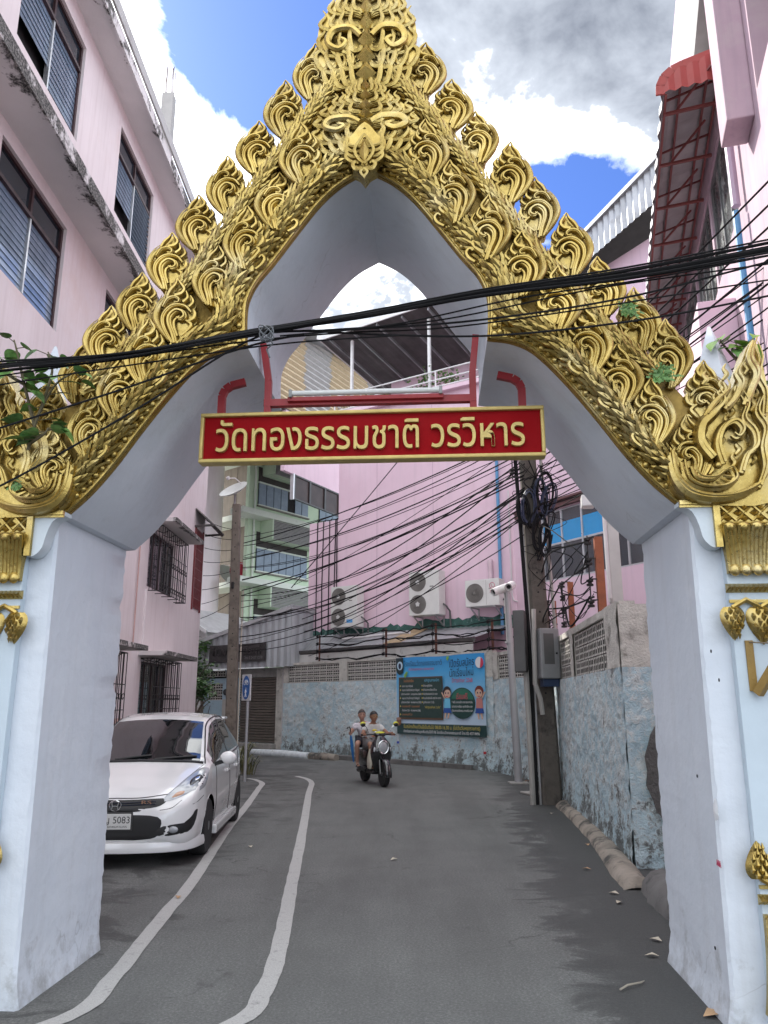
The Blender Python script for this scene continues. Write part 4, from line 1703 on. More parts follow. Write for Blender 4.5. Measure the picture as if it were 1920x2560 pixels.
# ================================================================== name board hung in the arch
REDB = M('red_board', (.25, .003, .006), .75, var=.10, scale=2, bump=.05, bscale=12, spec=.12)
REDP = M('red_paint', (.26, .008, .014), .45, var=.15, bump=.15, bscale=30)
SGF = Frame(tuple(GF.w(0, .30, 0))[:2], -3.85)
sg = empty('name_board', tuple(SGF.w(0, 0, 3.225)), SGF.yaw, 'long red temple name board with raised gold Thai letters hung in the arch', 'sign')
MB().box((-1.145, .012, .015), (1.145, .07, .335)).build('board', REDB, sg)
SIGNG = M('sign_gold', (.50, .38, .13), .45, metal=.35, var=.12, scale=12, bump=.2, bscale=40)
mb = MB()
mb.bbox((-1.165, -.015, -.002), (1.165, .085, .024), .008).bbox((-1.165, -.015, .326), (1.165, .085, .352), .008)
mb.bbox((-1.165, -.0145, .0245), (-1.14, .0845, .3255), .008).bbox((1.14, -.0145, .0245), (1.165, .0845, .3255), .008)
mb.build('frame', SIGNG, sg)


def split_letters(me, name, parent, mat):
    """one object per letter: islands whose x ranges overlap belong together"""
    n = len(me.vertices)
    par = list(range(n))

    def find(a):
        while par[a] != a:
            par[a] = par[par[a]]
            a = par[a]
        return a
    for e in me.edges:
        a, b = find(e.vertices[0]), find(e.vertices[1])
        if a != b:
            par[a] = b
    groups = {}
    for p in me.polygons:
        groups.setdefault(find(p.vertices[0]), []).append(p)
    isl = []
    for ps in groups.values():
        xs = [me.vertices[v].co.x for p in ps for v in p.vertices]
        isl.append([min(xs), max(xs), ps])
    isl.sort(key=lambda i: i[0])
    merged = []
    for a, b, ps in isl:
        if merged and min(b, merged[-1][1]) - max(a, merged[-1][0]) > .45 * min(b - a, merged[-1][1] - merged[-1][0]):
            merged[-1][1] = max(b, merged[-1][1])
            merged[-1][2] = merged[-1][2] + ps
        else:
            merged.append([a, b, ps])
    for a, b, ps in merged:
        ids = sorted({v for p in ps for v in p.vertices})
        mp_ = {v: i for i, v in enumerate(ids)}
        mb = MB()
        mb.add([me.vertices[v].co for v in ids], [[mp_[v] for v in p.vertices] for p in ps])
        mb.build(name, mat, parent, smooth=True, sharp=35)


def raised_text(body, x0, x1, z0, y, kz, depth, bevel, name, parent, mat):
    me = text_mesh(body, 1.0, 0.12, 0.006, res=4)
    xs = [v.co.x for v in me.vertices]
    a, b = min(xs), max(xs)
    k = (x1 - x0) / (b - a)
    ds = [v.co.z for v in me.vertices]
    dz = max(ds) - min(ds)
    for v in me.vertices:
        v.co = (x0 + (v.co.x - a) * k, y - (v.co.z - min(ds)) / dz * depth, z0 + v.co.y * kz)
    split_letters(me, name, parent, mat)


raised_text('วัดทองธรรมชาติ วรวิหาร', -1.05, 1.03, .075, .011, .285, .028, .004, 'letter', sg, SIGNG)
br = MB()
for s in (-1, 1):
    x = s * .88 if s > 0 else -.70
for pts in ([(-.715, .05, .352), (-.715, .05, .60), (-.76, .05, .88)], [(.70, .05, .352), (.70, .05, .62), (.73, .05, .90)]):
    for a, b in zip(pts, pts[1:]):
        br.beam(a, b, .045, .045, (0, 1, 0))
br.beam((-.74, .05, .435), (.72, .05, .435), .05, .05)
for s, x in ((-1, -1.04), (1, 1.03)):
    P = [(x, .05, .35), (x, .05, .50), (x - s * .02, .05, .545), (x - s * .06, .05, .575), (x - s * .16, .05, .60)]
    for a, b in zip(P, P[1:]):
        br.beam(a, b, .05, .04, (0, 1, 0))
br.build('hanger', REDP, sg)
tl = empty('tube_light', tuple(SGF.w(-.0, .02, 3.225 + .475)), SGF.yaw, 'slim grey fluorescent tube light on the red bar above the name board', 'light')
MB().bbox((-.57, -.02, -.045), (.50, .022, -.014), .004).build('batten', REDP, tl)
MB().cyl((-.54, -.015, .012), (.47, -.015, .012), .019, 12).build('tube', M('tube_glass', (.62, .63, .62), .25, var=.05), tl)
for x in (-.56, .47):
    MB().bbox((x, -.038, -.02), (x + .022, .01, .035), .004).build('end_clip', M('clip_grey', (.25, .25, .25), .5), tl)
# ================================================================== pink school building (far)
PINK = M('pink_wall', (0.70, 0.51, 0.59), .85, var=.03, scale=.5, col2=(.73, .55, .63), bump=.1, bscale=20, dirt=(.66, .45, .53), dscale=.8, dlo=.55, dhi=.85, world=True, streak=((.56, .43, .49), 1.2, .45))
PINK2 = M('pink_wall_faded', (0.46, 0.33, 0.39), .85, var=.06, scale=.8, col2=(.50, .38, .43), bump=.15, bscale=20, dirt=(.50, .43, .43), dscale=1.2, dlo=.5, dhi=.75, world=True, streak=((.30, .24, .29), 1.5, .5))
WPAINT = M('white_steel', (.68, .68, .67), .5, var=.08, dirt=(.35, .22, .15), dscale=9, dlo=.68, dhi=.8)
METAL = M('roof_sheet', (.36, .37, .385), .45, metal=.55, var=.2, scale=1.2, dirt=(.16, .15, .14), dscale=1.5, dlo=.55, dhi=.75)
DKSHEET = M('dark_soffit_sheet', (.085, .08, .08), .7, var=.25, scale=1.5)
PWF = Frame((-1, 26.4), -33)
pw = PWF.empty('school_building', 'pink school building with rooftop terrace behind the blue wall', 'building')
mb = MB()
mb.prism([(-2.0, 0), (5.89, 0), (5.89, 11.72), (-.72, 11.72), (-.72, 7.9), (-2.0, 7.9)], 0, 6)
mb.build('wall', PINK, pw)
for x in (.9, 3.1):
    MB().box((x, -.003, .0), (x + .012, .003, 11.7)).build('wall_joint', M('joint', (.42, .28, .36), .9), pw)
MB().box((-.9, -.22, 11.721), (6.6, 6, 11.86)).build('terrace_slab', PINK, pw)
rl = MB()
for z in (12.5, 12.18, 11.93):
    rl.tube([(-.86, 3.0, z), (-.86, -.14, z), (6.8, -.14, z)], .028, 8)
for x in (-.86, .3, 3.35, 6.1):
    rl.tube([(x, -.14, 11.86), (x, -.14, 12.5)], .028, 8)
rl.build('railing', WPAINT, pw, smooth=True)
for x in (-.2, 3.05, 6.3):
    MB().box((x - .045, -.05, 11.86), (x + .045, .04, 14.62)).build('roof_post', WPAINT, pw)
# sloping terrace roof with purlins
rf = MB()
x0, x1 = -1.35, 7.2
n = 60
vs = []
for i in range(n + 1):
    x = x0 + (x1 - x0) * i / n
    b = .03 * (i % 2)
    vs += [(x, -.55, 14.78 + b + .02 * (x + 1)), (x, 4.2, 14.05 + b + .02 * (x + 1))]
rf.add(vs, [(2 * i, 2 * i + 2, 2 * i + 3, 2 * i + 1) for i in range(n)])
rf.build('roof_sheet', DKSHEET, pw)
MB().beam((x0, -.58, 14.77), (x1, -.58, 14.94), .05, .2).build('roof_fascia', WPAINT, pw)
MB().beam((x0 - .02, -.6, 14.86), (x0 - .02, 4.2, 14.12), .05, .2).build('roof_fascia', WPAINT, pw)
for i in range(8):
    x = -.9 + i * 1.05
    MB().beam((x, -.5, 14.68), (x, 4.1, 13.97), .05, .1).build('rafter', METAL, pw)
mb = MB()
mb.box((-.6, 3.3, 13.2), (6.6, 3.4, 14.5))
mb.build('inner_wall', PINK, pw)
MB().box((-.6, 3.42, 11.86), (6.6, 3.5, 13.2)).build('dark_opening', DARK, pw)
MB().bbox((2.6, 2.6, 11.86), (6.4, 3.28, 12.95), .02).build('inner_cabinet', M('cabinet_cream', (.5, .44, .45), .7), pw)
MB().box((4.4, 2.59, 12.3), (6.2, 2.598, 12.62)).build('cabinet_window', DARK, pw)
# scissor gate at the terrace side
sg2 = MB()
for i in range(9):
    y = .1 + i * .22
    sg2.tube([(-1.02, y, 11.9), (-1.02, y + .44, 12.6)], .012, 4)
    sg2.tube([(-1.02, y + .44, 11.9), (-1.02, y, 12.6)], .012, 4)
sg2.build('scissor_fence', M('grey_steel', (.25, .25, .25), .5, metal=.6), pw)
# downpipes
BLUEP = M('blue_pvc', (.09, .27, .48), .4, var=.1)
WPVC = M('white_pvc', (.60, .58, .58), .45, var=.08)
MB().tube([(5.45, -.09, 3.6), (5.45, -.09, 9.2), (5.45, -.09, 11.6)], .05, 10).build('downpipe', BLUEP, pw, smooth=True)
MB().tube([(5.12, -.08, 5.15), (5.12, -.08, 5.72), (5.10, -.06, 5.82), (5.10, .05, 5.86)], .085, 10).build('vent_pipe', M('pink_pvc', (.56, .42, .47), .5), pw, smooth=True)
MB().tube([(5.78, -.03, 8.0), (5.78, -.03, 4.75), (5.82, -.03, 4.6), (5.95, -.03, 4.55)], .022, 6).build('conduit', WPVC, pw)
for x, z0 in ((-1.62, 3.7), (-1.35, 3.7), (-1.08, 3.7), (-.82, 3.7), (-.76, 3.7)):
    MB().tube([(x, -.03, z0), (x + random.uniform(-.03, .03), -.04, 5.5), (x, -.03, 7.9), (x + .02, .05, 7.97), (x + .1, .3, 8.0)], .018, 5).build('wall_cable', M('black_cable', (.012, .012, .013), .85, spec=.15), pw)

P2F = Frame((3.95, 23.2), -60)
T2 = Matrix.Translation(P2F.p) @ Matrix.Rotation(P2F.yaw, 4, 'Z')
WB = (.43, 5.2, 4.97, 6.98)
holed(MB(), 0, 7.0, 0, 13.4, [WB], depth=.22).xf(T2).build('side_wall', PINK, pw, world=True)
mb = MB().box((.2, -.12, 7.0), (6.0, 0, 7.16)).box((.2, -.2, 7.161), (6.0, 0, 7.22))
mb.xf(T2).build('window_band_hood', M('brown_trim', (.13, .06, .06), .7), pw, world=True)
MB().box((.43, .205, 4.97), (5.2, .22, 6.98)).xf(T2).build('dark_room', DARK, pw, world=True)
nb = 6
wf = MB()
xs = [WB[0] + (WB[1] - WB[0]) * i / nb for i in range(nb + 1)]
for x in xs:
    wf.box((x - .03, .05, 4.97), (x + .03, .12, 6.98))
for z in (4.97, 5.98, 6.93):
    for i in range(nb):
        wf.box((xs[i] + .03, .055, z), (xs[i + 1] - .03, .115, z + .055))
wfo = wf.xf(T2).build('window_band', ALU, pw, world=True)
BLUEG = M('blue_film_glass', (.03, .30, .62), .12, var=.1, scale=1.0, spec=.6)
for i in range(nb):
    a, b = xs[i] + .03, xs[i + 1] - .03
    MB().box((a, .08, 5.03), (b, .088, 5.98)).xf(T2).build('pane', GLASS, wfo, world=True)
    MB().box((a, .08, 6.036), (b, .088, 6.56 + .02 * i)).xf(T2).build('blue_pane', BLUEG, wfo, world=True)
    MB().box((a, .08, 6.562 + .02 * i), (b, .088, 6.93)).xf(T2).build('pane', GLASS, wfo, world=True)
# corrugated gable fascia above
fs_ = MB()
vs = []
n = 70
for i in range(n + 1):
    x = .8 + 7.2 * i / n
    y = -.75 + .045 * (i % 2)
    top = 13.18 + .255 * (x - .8)
    vs += [(x, y, top - .42 - .1 * (x - .8)), (x, y, top)]
fs_.add(vs, [(2 * i, 2 * i + 2, 2 * i + 3, 2 * i + 1) for i in range(n)])
fs_.xf(T2).build('metal_fascia', METAL, pw, world=True)
MB().beam((.6, -.76, 13.2), (8.1, -.76, 15.1), .12, .12).xf(T2).build('roof_edge', METAL, pw, world=True)
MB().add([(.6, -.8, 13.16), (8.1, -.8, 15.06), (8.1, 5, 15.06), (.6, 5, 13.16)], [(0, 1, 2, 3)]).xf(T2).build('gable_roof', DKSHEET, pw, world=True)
MB().box((2.0, .5, 11.0), (7.2, .55, 13.3)).xf(T2).build('gable_wall', M('maroon_wall', (.12, .06, .075), .8), pw, world=True)

# rear wing with ribbed cladding and the dark window strip
RWF = Frame((-4, 32), 62)
rw = RWF.empty('rear_wing', 'pink rear wing with ribbed beige and grey cladding and dark hanging window strip', 'building')
MB().box((-.45, 0, 11.18), (9, .2, 13.9)).build('wall', PINK, rw)
wst = MB()
for x in (.2, 1.42, 2.66, 3.9):
    wst.box((x, -.06, 10.08), (x + .13, .06, 11.178))
wst.box((.33, -.055, 10.08), (3.9, .05, 10.14)).box((.33, -.055, 11.11), (3.9, .05, 11.178))
st = wst.build('window_strip', M('black_frame', (.02, .018, .018), .4), rw)
MB().box((.12, -.09, 10.04), (.2, .08, 11.177)).build('edge_post', ALU, st)
BROWN = glassm('brown_glass', (.045, .03, .028), .35, .15)
for a, b in ((.33, 1.42), (1.55, 2.66), (2.79, 3.9)):
    MB().box((a, -.01, 10.14), (b, .0, 11.11)).build('pane', BROWN, st)
MB().box((.2, .02, 10.1), (4.0, .05, 11.17)).build('dark_room', DARK, st)
SB = [M('siding_beige', (.50, .40, .26), .7, var=.1), M('siding_grey', (.40, .39, .38), .7, var=.1)]
for k in range(16):
    z = 13.95 + k * .27
    off = .1 * math.sin(k * 1.7)
    for i, (a, b) in enumerate(((-2.5, .8 + off), (.8 + off, 3.0 - off), (3.0 - off, 6.6), (6.6, 10))):
        mb = MB()
        mb.add([(a + .004, -.02, z), (b - .004, -.02, z), (b - .004, -.12, z + .10), (a + .004, -.12, z + .10), (a + .004, -.02, z + .26), (b - .004, -.02, z + .26)],
               [(0, 1, 2, 3), (3, 2, 5, 4)])
        mb.build('siding_board', SB[i % 2], rw)
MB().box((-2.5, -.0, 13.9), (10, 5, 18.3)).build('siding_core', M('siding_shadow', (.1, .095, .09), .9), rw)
MB().beam((-2.8, -.5, 17.3), (10, -.5, 18.9), .9, .12).build('roof_edge', METAL, rw)

# ================================================================== green classroom block
GREEN = M('mint_wall', (.54, .68, .50), .85, var=.06, scale=1, bump=.1, dirt=(.30, .38, .31), dscale=1.2, dlo=.6, dhi=.85, world=True)
MINTW = M('mint_white', (.64, .71, .62), .85, var=.06, scale=1, dirt=(.3, .33, .3), dscale=2, dlo=.6, dhi=.85, world=True)
TAUPE = M('taupe_panel', (.225, .20, .165), .9, var=.1, scale=1.5, streak=((.13, .12, .10), 1.5, .6), world=True)
SHUT = M('blue_grey_shutter', (.22, .29, .36), .6, var=.12, scale=4)
GBL = Frame((-6.4, 38), -41)
GBR = Frame((-6.4, 38), 53)
gb = GBL.empty('classroom_block', 'mint green classroom block with louvred bays behind the concrete pole', 'building')
TL = Matrix.Identity(4)
TR = Matrix.Translation(GBR.p) @ Matrix.Rotation(GBR.yaw, 4, 'Z')
floors = [.66, 4.13, 7.6, 11.07, 14.54]
MB().box((-9, 1.3, 0), (-1.35, 4, 19)).build('panel_wall', TAUPE, gb)
MB().box((-1.34, 1.15, 0), (-1.05, 1.9, 19)).build('corner_column', M('brown_column', (.16, .125, .10), .9), gb)
for zf in floors:
    MB().bbox((-9, -.02, zf - .30), (-.96, 1.6, zf), .02).build('balcony_slab', MINTW, gb)
    for x in (-5.1, -3.3):
        MB().box((x, 1.285, zf), (x + .03, 1.299, zf + 3.1)).build('panel_joint', M('joint_dark', (.08, .07, .06), .9), gb)
for x in (-1.62, -1.42):
    MB().tube([(x, 1.2, 0), (x, 1.2, 19)], .06, 8).build('downpipe', MINTW, gb)
wl, _ = GBR.px(646, 1202, .9)
wr, _ = GBR.px(768, 1290, .9)
WLX = wl - .05
cw, _ = GBR.px(624, 1202, .9)
MB().box((cw, .9, 0), (2.2, 1.12, 19)).box((2.2, .9, 0), (12, 5, 19)).xf(TR).build('bay_wall', GREEN, gb, world=True)
MB().tube([(wl - .25, .84, 0), (wl - .25, .84, 19)], .06, 8).xf(TR).build('downpipe', MINTW, gb, world=True)
LSL = M('grey_louvre', (.34, .33, .33), .6, var=.1)
bxl, _ = GBR.px(684, 1320, .0)
for zf in floors:
    MB().bbox((-.9, -.02, zf - .30), (12, .92, zf), .02).xf(TR).build('floor_slab', MINTW, gb, world=True)
    for bx in (WLX, WLX + 4.75):
        wn = MB().box((bx + .05, .80, zf + .52), (bx + 3.9, .90, zf + .58)).box((bx + .05, .80, zf + 1.72), (bx + 3.9, .90, zf + 1.80)).xf(TR).build('window', MINTW, gb, world=True)
        MB().box((bx + .05, .88, zf + .58), (bx + 3.9, .899, zf + 1.72)).xf(TR).build('dark_room', DARK, wn, world=True)
        for i in range(7):
            if zf > 11 and i == 4 and bx == WLX:
                continue
            a = bx + .08 + i * .545
            MB().bbox((a, .83, zf + .58), (a + .50, .87, zf + 1.72), .01).box((a + .05, .815, zf + 1.5), (a + .45, .829, zf + 1.56)).xf(TR).build('shutter_leaf', SHUT, wn, world=True)
        MB().box((bx + .0, .8, zf + .45), (bx + 3.95, .9, zf + .519)).xf(TR).build('sill', M('sill_grey', (.2, .19, .17), .9), wn, world=True)
        MB().box((bx + .05, .885, zf + 1.81), (bx + 3.9, .899, zf + 2.6)).xf(TR).build('transom_louvre', M('dark_louvre', (.05, .045, .042), .8), wn, world=True)
    # projecting louvre box with its solid green return
    lv = MB().box((bxl - .06, .0, zf + 2.15), (bxl + .02, .9, zf + 3.17)).box((bxl + .02, .5, zf + 2.15), (11.9, .9, zf + 3.17)).xf(TR).build('sun_louvre', GREEN, gb, world=True)
    for i in range(13):
        z = zf + 2.18 + i * .076
        MB().box((bxl + .03, .03, z), (11.9, .16, z + .03)).xf(TR).build('louvre_slat', LSL, lv, world=True)

# satellite dishes
def dish(loc, aim, r, col, label):
    e = empty('satellite_dish', loc, 0, label, 'dish')
    mt = M('dish_%s' % col[1], col[0], .5, var=.06)
    q = Vector(aim).normalized().to_track_quat('Z', 'Y').to_matrix().to_4x4()
    up = Matrix.Translation((0, 0, .35))
    mb = MB()
    mb.lathe([(.001, 0), (r * .5, r * .06), (r * .85, r * .2), (r, r * .3), (r * .99, r * .31), (r * .5, r * .08), (.001, .02)], 20)
    mb.xf(up @ q).build('reflector', mt, e, smooth=True)
    MB().tube([(0, r * .9, r * .25), (0, r * .6, r * .8), (0, 0, r * 1.1)], .014, 6).xf(up @ q).build('feed_arm', WPVC, e)
    MB().cyl((0, 0, r * 1.02), (0, 0, r * 1.2), .05, 10).xf(up @ q).build('receiver', WPVC, e)
    MB().cyl((0, 0, 0), (0, 0, .36), .03, 8).build('mast', M('grey_steel', (.25, .25, .25), .5), e)
    return e


dish(tuple(GBL.w(-2.55, .25, 7.6)), (.75, -.5, .5), .62, ((.42, .47, .44), 'grey'), 'grey-green satellite dish on the mint balcony slab')
dish(tuple(GBL.w(-1.55, .3, 7.6)), (.6, -.75, .25), .62, ((.42, .03, .06), 'red'), 'red satellite dish half hidden behind the concrete pole')

# ================================================================== roller shutter kiosk
SKF = Frame((-3.7, 27.6), -38)
sk = SKF.empty('shutter_kiosk', 'corrugated metal kiosk with brown roller shutter at the end of the lane', 'kiosk')
LBLUE = M('light_blue_wall', (.40, .55, .63), .85, var=.08, bump=.5, bscale=25, dirt=(.18, .22, .24), dscale=4, dlo=.58, dhi=.75)
SHEET = M('grey_sheet', (.42, .44, .46), .55, metal=.2, var=.12, scale=1.5, streak=((.18, .17, .165), 2, .5))
n = 66
fs_ = MB()
vs = []
for i in range(n + 1):
    x = -4.08 + 5.2 * i / n
    y = -.5 + (.05 if i % 4 in (1, 2) else 0.0)
    vs += [(x, y, 2.82), (x, y, 3.72 + 1.05 * (x + 4.08) / 5.2)]
fs_.add(vs, [(2 * i, 2 * i + 2, 2 * i + 3, 2 * i + 1) for i in range(n)])
vs = []
for i in range(17):
    y = -.5 + 1.6 * i / 16
    x = 1.125 + (.03 if i % 4 in (1, 2) else 0)
    vs += [(x, y, 2.82), (x, y, 4.76 - .1 * i / 16)]
fs_.add(vs, [(2 * i, 2 * i + 2, 2 * i + 3, 2 * i + 1) for i in range(16)])
fs_.build('metal_fascia', SHEET, sk)
MB().beam((-4.35, -.53, 3.68), (1.18, -.53, 4.80), .08, .14).beam((1.15, -.5, 4.8), (1.15, 1.2, 4.68), .08, .14).build('roof_trim', M('sheet_trim', (.45, .46, .47), .5, metal=.3), sk)
MB().add([(-4.4, -.55, 3.7), (1.2, -.55, 4.83), (1.2, 4, 4.6), (-4.4, 4, 3.5)], [(0, 1, 2, 3)]).build('roof', METAL, sk)
MB().box((-2.0, 0, 2.5), (.15, .25, 2.82)).build('lintel', CONC, sk)
MB().bbox((.03, -.06, 0), (.33, .25, 2.82), .01).build('jamb', WCEM, sk)
MB().bbox((-2.35, -.04, 0), (-1.92, .25, 2.5), .01).build('jamb', LBLUE, sk)
sh = MB()
ns = 24
vs = []
for i in range(ns):
    z = .28 + 2.22 * i / ns
    h = 2.22 / ns
    vs += [(-1.92, .10, z), (.03, .10, z), (-1.92, .06, z + h * .25), (.03, .06, z + h * .25), (-1.92, .06, z + h * .75), (.03, .06, z + h * .75)]
vs += [(-1.92, .10, 2.5), (.03, .10, 2.5)]
sh.add(vs, [(2 * i, 2 * i + 1, 2 * i + 3, 2 * i + 2) for i in range(3 * ns)])
sh.build('roller_shutter', M('shutter_brown', (.155, .135, .115), .5, metal=.2, var=.1), sk)
MB().bbox((-2.0, -.3, 0), (.1, .12, .27), .02).build('door_step', CONC, sk)
holed(MB(), -4.0, -2.36, 0, 2.5, [(-3.62, -2.82, 1.72, 2.32)], y=.0, depth=.12).quad((-4, 0, 0), (-4, 3, 0), (-4, 3, 2.82), (-4, 0, 2.82)).build('front_wall', LBLUE, sk)
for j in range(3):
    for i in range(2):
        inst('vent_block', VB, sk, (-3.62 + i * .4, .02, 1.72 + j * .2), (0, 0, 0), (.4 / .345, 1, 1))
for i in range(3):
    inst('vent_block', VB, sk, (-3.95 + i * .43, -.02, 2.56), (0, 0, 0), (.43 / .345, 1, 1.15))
MB().box((-4, .3, 0), (-2, .34, 2.8)).build('dark_room', DARK, sk)
MB().bbox((-2.62, -.16, 1.0), (-2.30, -.04, 1.75), .01).build('meter_box', M('meter_grey', (.42, .41, .38), .6), sk)
MB().ball((-2.5, -.12, 2.0), .12, 10, 6, (1, .7, 1)).build('meter', M('meter_glass', (.03, .04, .045), .15), sk)
MB().tube([(-2.5, -.06, 2.1), (-2.47, -.05, 2.5), (-2.47, -.2, 2.8)], .025, 6).build('conduit', M('blue_grey_pipe', (.2, .28, .36), .5), sk)
MB().tube([(.36, -.05, 0), (.36, -.05, 2.8)], .03, 8).build('conduit', WPVC, sk)
kb = empty('kiosk_sign', tuple(SKF.w(-1.5, -.53, 3.03)), SKF.yaw, 'dark weathered signboard with raised Thai letters on the corrugated kiosk', 'sign')
SGN = M('dark_board', (.035, .032, .032), .6, var=.2, scale=6, bump=.2)
MB().bbox((-1.46, -.06, 0), (1.47, -.004, .62), .01).build('board', SGN, kb)
raised_text('สำนักงานเขตทวีธนบุรี', -1.32, 1.28, .26, -.061, .36, .03, .004, 'letter', kb, M('letter_dark', (.055, .05, .05), .45, metal=.2))
text_fit('small_lettering', 'โทร 0 2437 7278', .45, 1.35, .08, -.063, M('letter_grey', (.2, .2, .2), .6), kb)

# lean-to roof between the wall and the pink building
lt = empty('lean_to_shed', tuple(FWF.w(0, .3, 0)), FWF.yaw, 'lean-to shed with grey corrugated roof and gutter behind the far blue wall', 'shed')
n = 90
vs = []
for i in range(n + 1):
    t = i / n
    a = FWF.w(-.2 + 8.6 * t, .42, 3.34 + .02 * (i % 2))
    b = PWF.w(-2.2 + 7.9 * t, -.03, 3.88 + .02 * (i % 2))
    vs += [a, b]
MB().add(vs, [(2 * i, 2 * i + 2, 2 * i + 3, 2 * i + 1) for i in range(n)]).build('roof_sheet', METAL, lt, world=True)
MB().add([FWF.w(4.6, .43, 3.366), FWF.w(5.4, .43, 3.366), PWF.w(2.9, -.05, 3.91), PWF.w(2.25, -.05, 3.91)], [(0, 1, 2, 3)]).build('rusty_sheet', M('rusty_tan', (.36, .26, .15), .7, var=.2), lt, world=True)
g = MB()
pr = [(-.07, .06), (-.06, -.03), (0, -.06), (.06, -.03), (.07, .06)]
vs = []
for i in range(24):
    for (dy, dz) in pr:
        vs.append(FWF.w(-.2 + 8.6 * i / 23, .33 + dy, 3.27 + dz + .012 * math.sin(i * 1.3)))
g.add(vs, [(i * 5 + k, i * 5 + k + 1, i * 5 + k + 6, i * 5 + k + 5) for i in range(23) for k in range(4)])
g.build('gutter', M('gutter_dark', (.075, .07, .068), .6, var=.25), lt, world=True)
MB().add([FWF.w(-.2, .30, 2.9), FWF.w(8.4, .30, 2.9), FWF.w(8.4, .30, 3.2), FWF.w(-.2, .30, 3.2)], [(0, 1, 2, 3)]).build('white_fascia', M('fascia_white', (.6, .59, .57), .8, var=.08, dirt=(.3, .28, .25), dscale=4), lt, world=True)
# ragged green waterproofing along the wall foot
vs = []
n = 60
for i in range(n + 1):
    x = -2.1 + 7.9 * i / n
    h = .16 + .14 * mnoise.noise(Vector((x * 2.3, 1, 1))) + .1 * mnoise.noise(Vector((x * 8, 2, 1))) + (.12 if x > 2.5 else 0)
    vs += [(x, -.035, 3.80), (x, -.02, 3.9 + max(.02, h))]
o = MB().add([PWF.w(*p) for p in vs], [(2 * i, 2 * i + 2, 2 * i + 3, 2 * i + 1) for i in range(n)]).build('green_flashing', M('green_membrane', (.035, .10, .085), .8, var=.3, scale=5, dirt=(.2, .3, .28), dscale=6), lt, world=True)
MB().tube([FWF.w(2.2, .8, 3.66), FWF.w(5.2, 1.0, 3.70)], .045, 8).build('roof_pipe', WPVC, lt, world=True)

# ================================================================== air conditioners
CASE = M('ac_cream', (.66, .66, .63), .55, var=.05, dirt=(.45, .43, .38), dscale=4, dlo=.6, dhi=.85)
ACG = M('ac_grille', (.19, .18, .165), .5, var=.2)
ACH = M('ac_hub', (.62, .62, .60), .5)


def aircon(x0, x1, z0, z1, fans, label, badge=None):
    e = empty('air_conditioner', tuple(PWF.w((x0 + x1) / 2, 0, z0)), PWF.yaw, label, 'air conditioner')
    w, h = x1 - x0, z1 - z0
    d = .42
    MB().bbox((-w / 2, -.18 - d, 0), (w / 2, -.18, h), .02).build('casing', CASE, e)
    y = -.18 - d
    r = (h / fans) * .42 if fans > 1 else h * .36
    cx = -w / 2 + r * 1.12
    for i in range(fans):
        cz = h * (i + .5) / fans
        f = MB()
        f.lathe([(r, .0), (r, -.012), (r * .96, -.02), (r * .94, -.006), (.001, -.004)], 28, (cx, y, cz), 'y')
        for k in range(26):
            a = 2 * PI * k / 26
            f.tube([(cx + r * .2 * math.cos(a), y - .018, cz + r * .2 * math.sin(a)), (cx + r * .96 * math.cos(a), y - .016, cz + r * .96 * math.sin(a))], .0045, 4)
        for q in (.45, .7):
            f.tube([(cx + r * q * math.cos(2 * PI * k / 24), y - .019, cz + r * q * math.sin(2 * PI * k / 24)) for k in range(25)], .004, 4)
        fo = f.build('fan_grille', ACG, e, smooth=True, sharp=30)
        hb = MB()
        if fans > 1:
            pts = []
            for k in range(10):
                a = PI / 2 + 2 * PI * k / 10
                q = r * (.30 if k % 2 == 0 else .2)
                pts.append((cx + q * math.cos(a), cz + q * math.sin(a)))
            hb.prism(pts, y - .03, y - .021)
        else:
            hb.lathe([(r * .16, -.026), (r * .16, -.03), (.001, -.03)], 12, (cx, y, cz), 'y')
        hb.build('hub', ACH if fans > 1 else ACG, fo)
    for x in (-w * .36, w * .36):
        br_ = MB()
        br_.box((x - .02, -.62, -.04), (x + .02, 0, -.003)).beam((x, -.55, -.04), (x, -.01, -.33), .035, .03).box((x - .02, -.03, -.36), (x + .02, -.0, -.041))
        br_.build('wall_bracket', M('galvanised', (.4, .4, .4), .5, metal=.6), e)
    MB().tube([(w / 2 + .0, -.35, .25 * h), (w / 2 + .08, -.3, .2 * h), (w / 2 + .1, -.1, .1 * h), (w / 2 + .09, -.04, -.35)], .03, 6).build('pipe_lagging', M('lagging', (.12, .12, .12), .8), e)
    if badge == 'blue':
        MB().box((.06 * w + .06, y - .006, .10 * h), (.06 * w + .30, y - .001, .18 * h)).build('sticker', M('sticker_blue', (.08, .3, .62), .5), e)
    if badge == 'roundel':
        MB().box((.12 * w, y - .003, .03), (.121 * w + .006, y - .0005, h - .03)).build('panel_seam', ACG, e)
        lg = M('logo_pink', (.55, .13, .2), .5)
        b = MB()
        cx2, cz2 = .30 * w, h * .74
        b.tube([(cx2 + .085 * math.cos(a), y - .006, cz2 + .085 * math.sin(a)) for a in [PI * 2 * k / 20 for k in range(21)]], .009, 4)
        b.tube([(cx2 - .02, y - .006, cz2 + .04), (cx2 - .02, y - .006, cz2 - .03), (cx2 + .03, y - .006, cz2 - .03)], .008, 4)
        b.build('roundel_logo', lg, e)
        text_fit('logo_lettering', 'LG', cx2 - .07, cx2 + .07, h * .48, y - .004, lg, e)
    MB().box((.2 * w, y - .004, h * .62), (.32 * w, y - .001, h * .645)).build('name_strip', ACG, e)
    return e


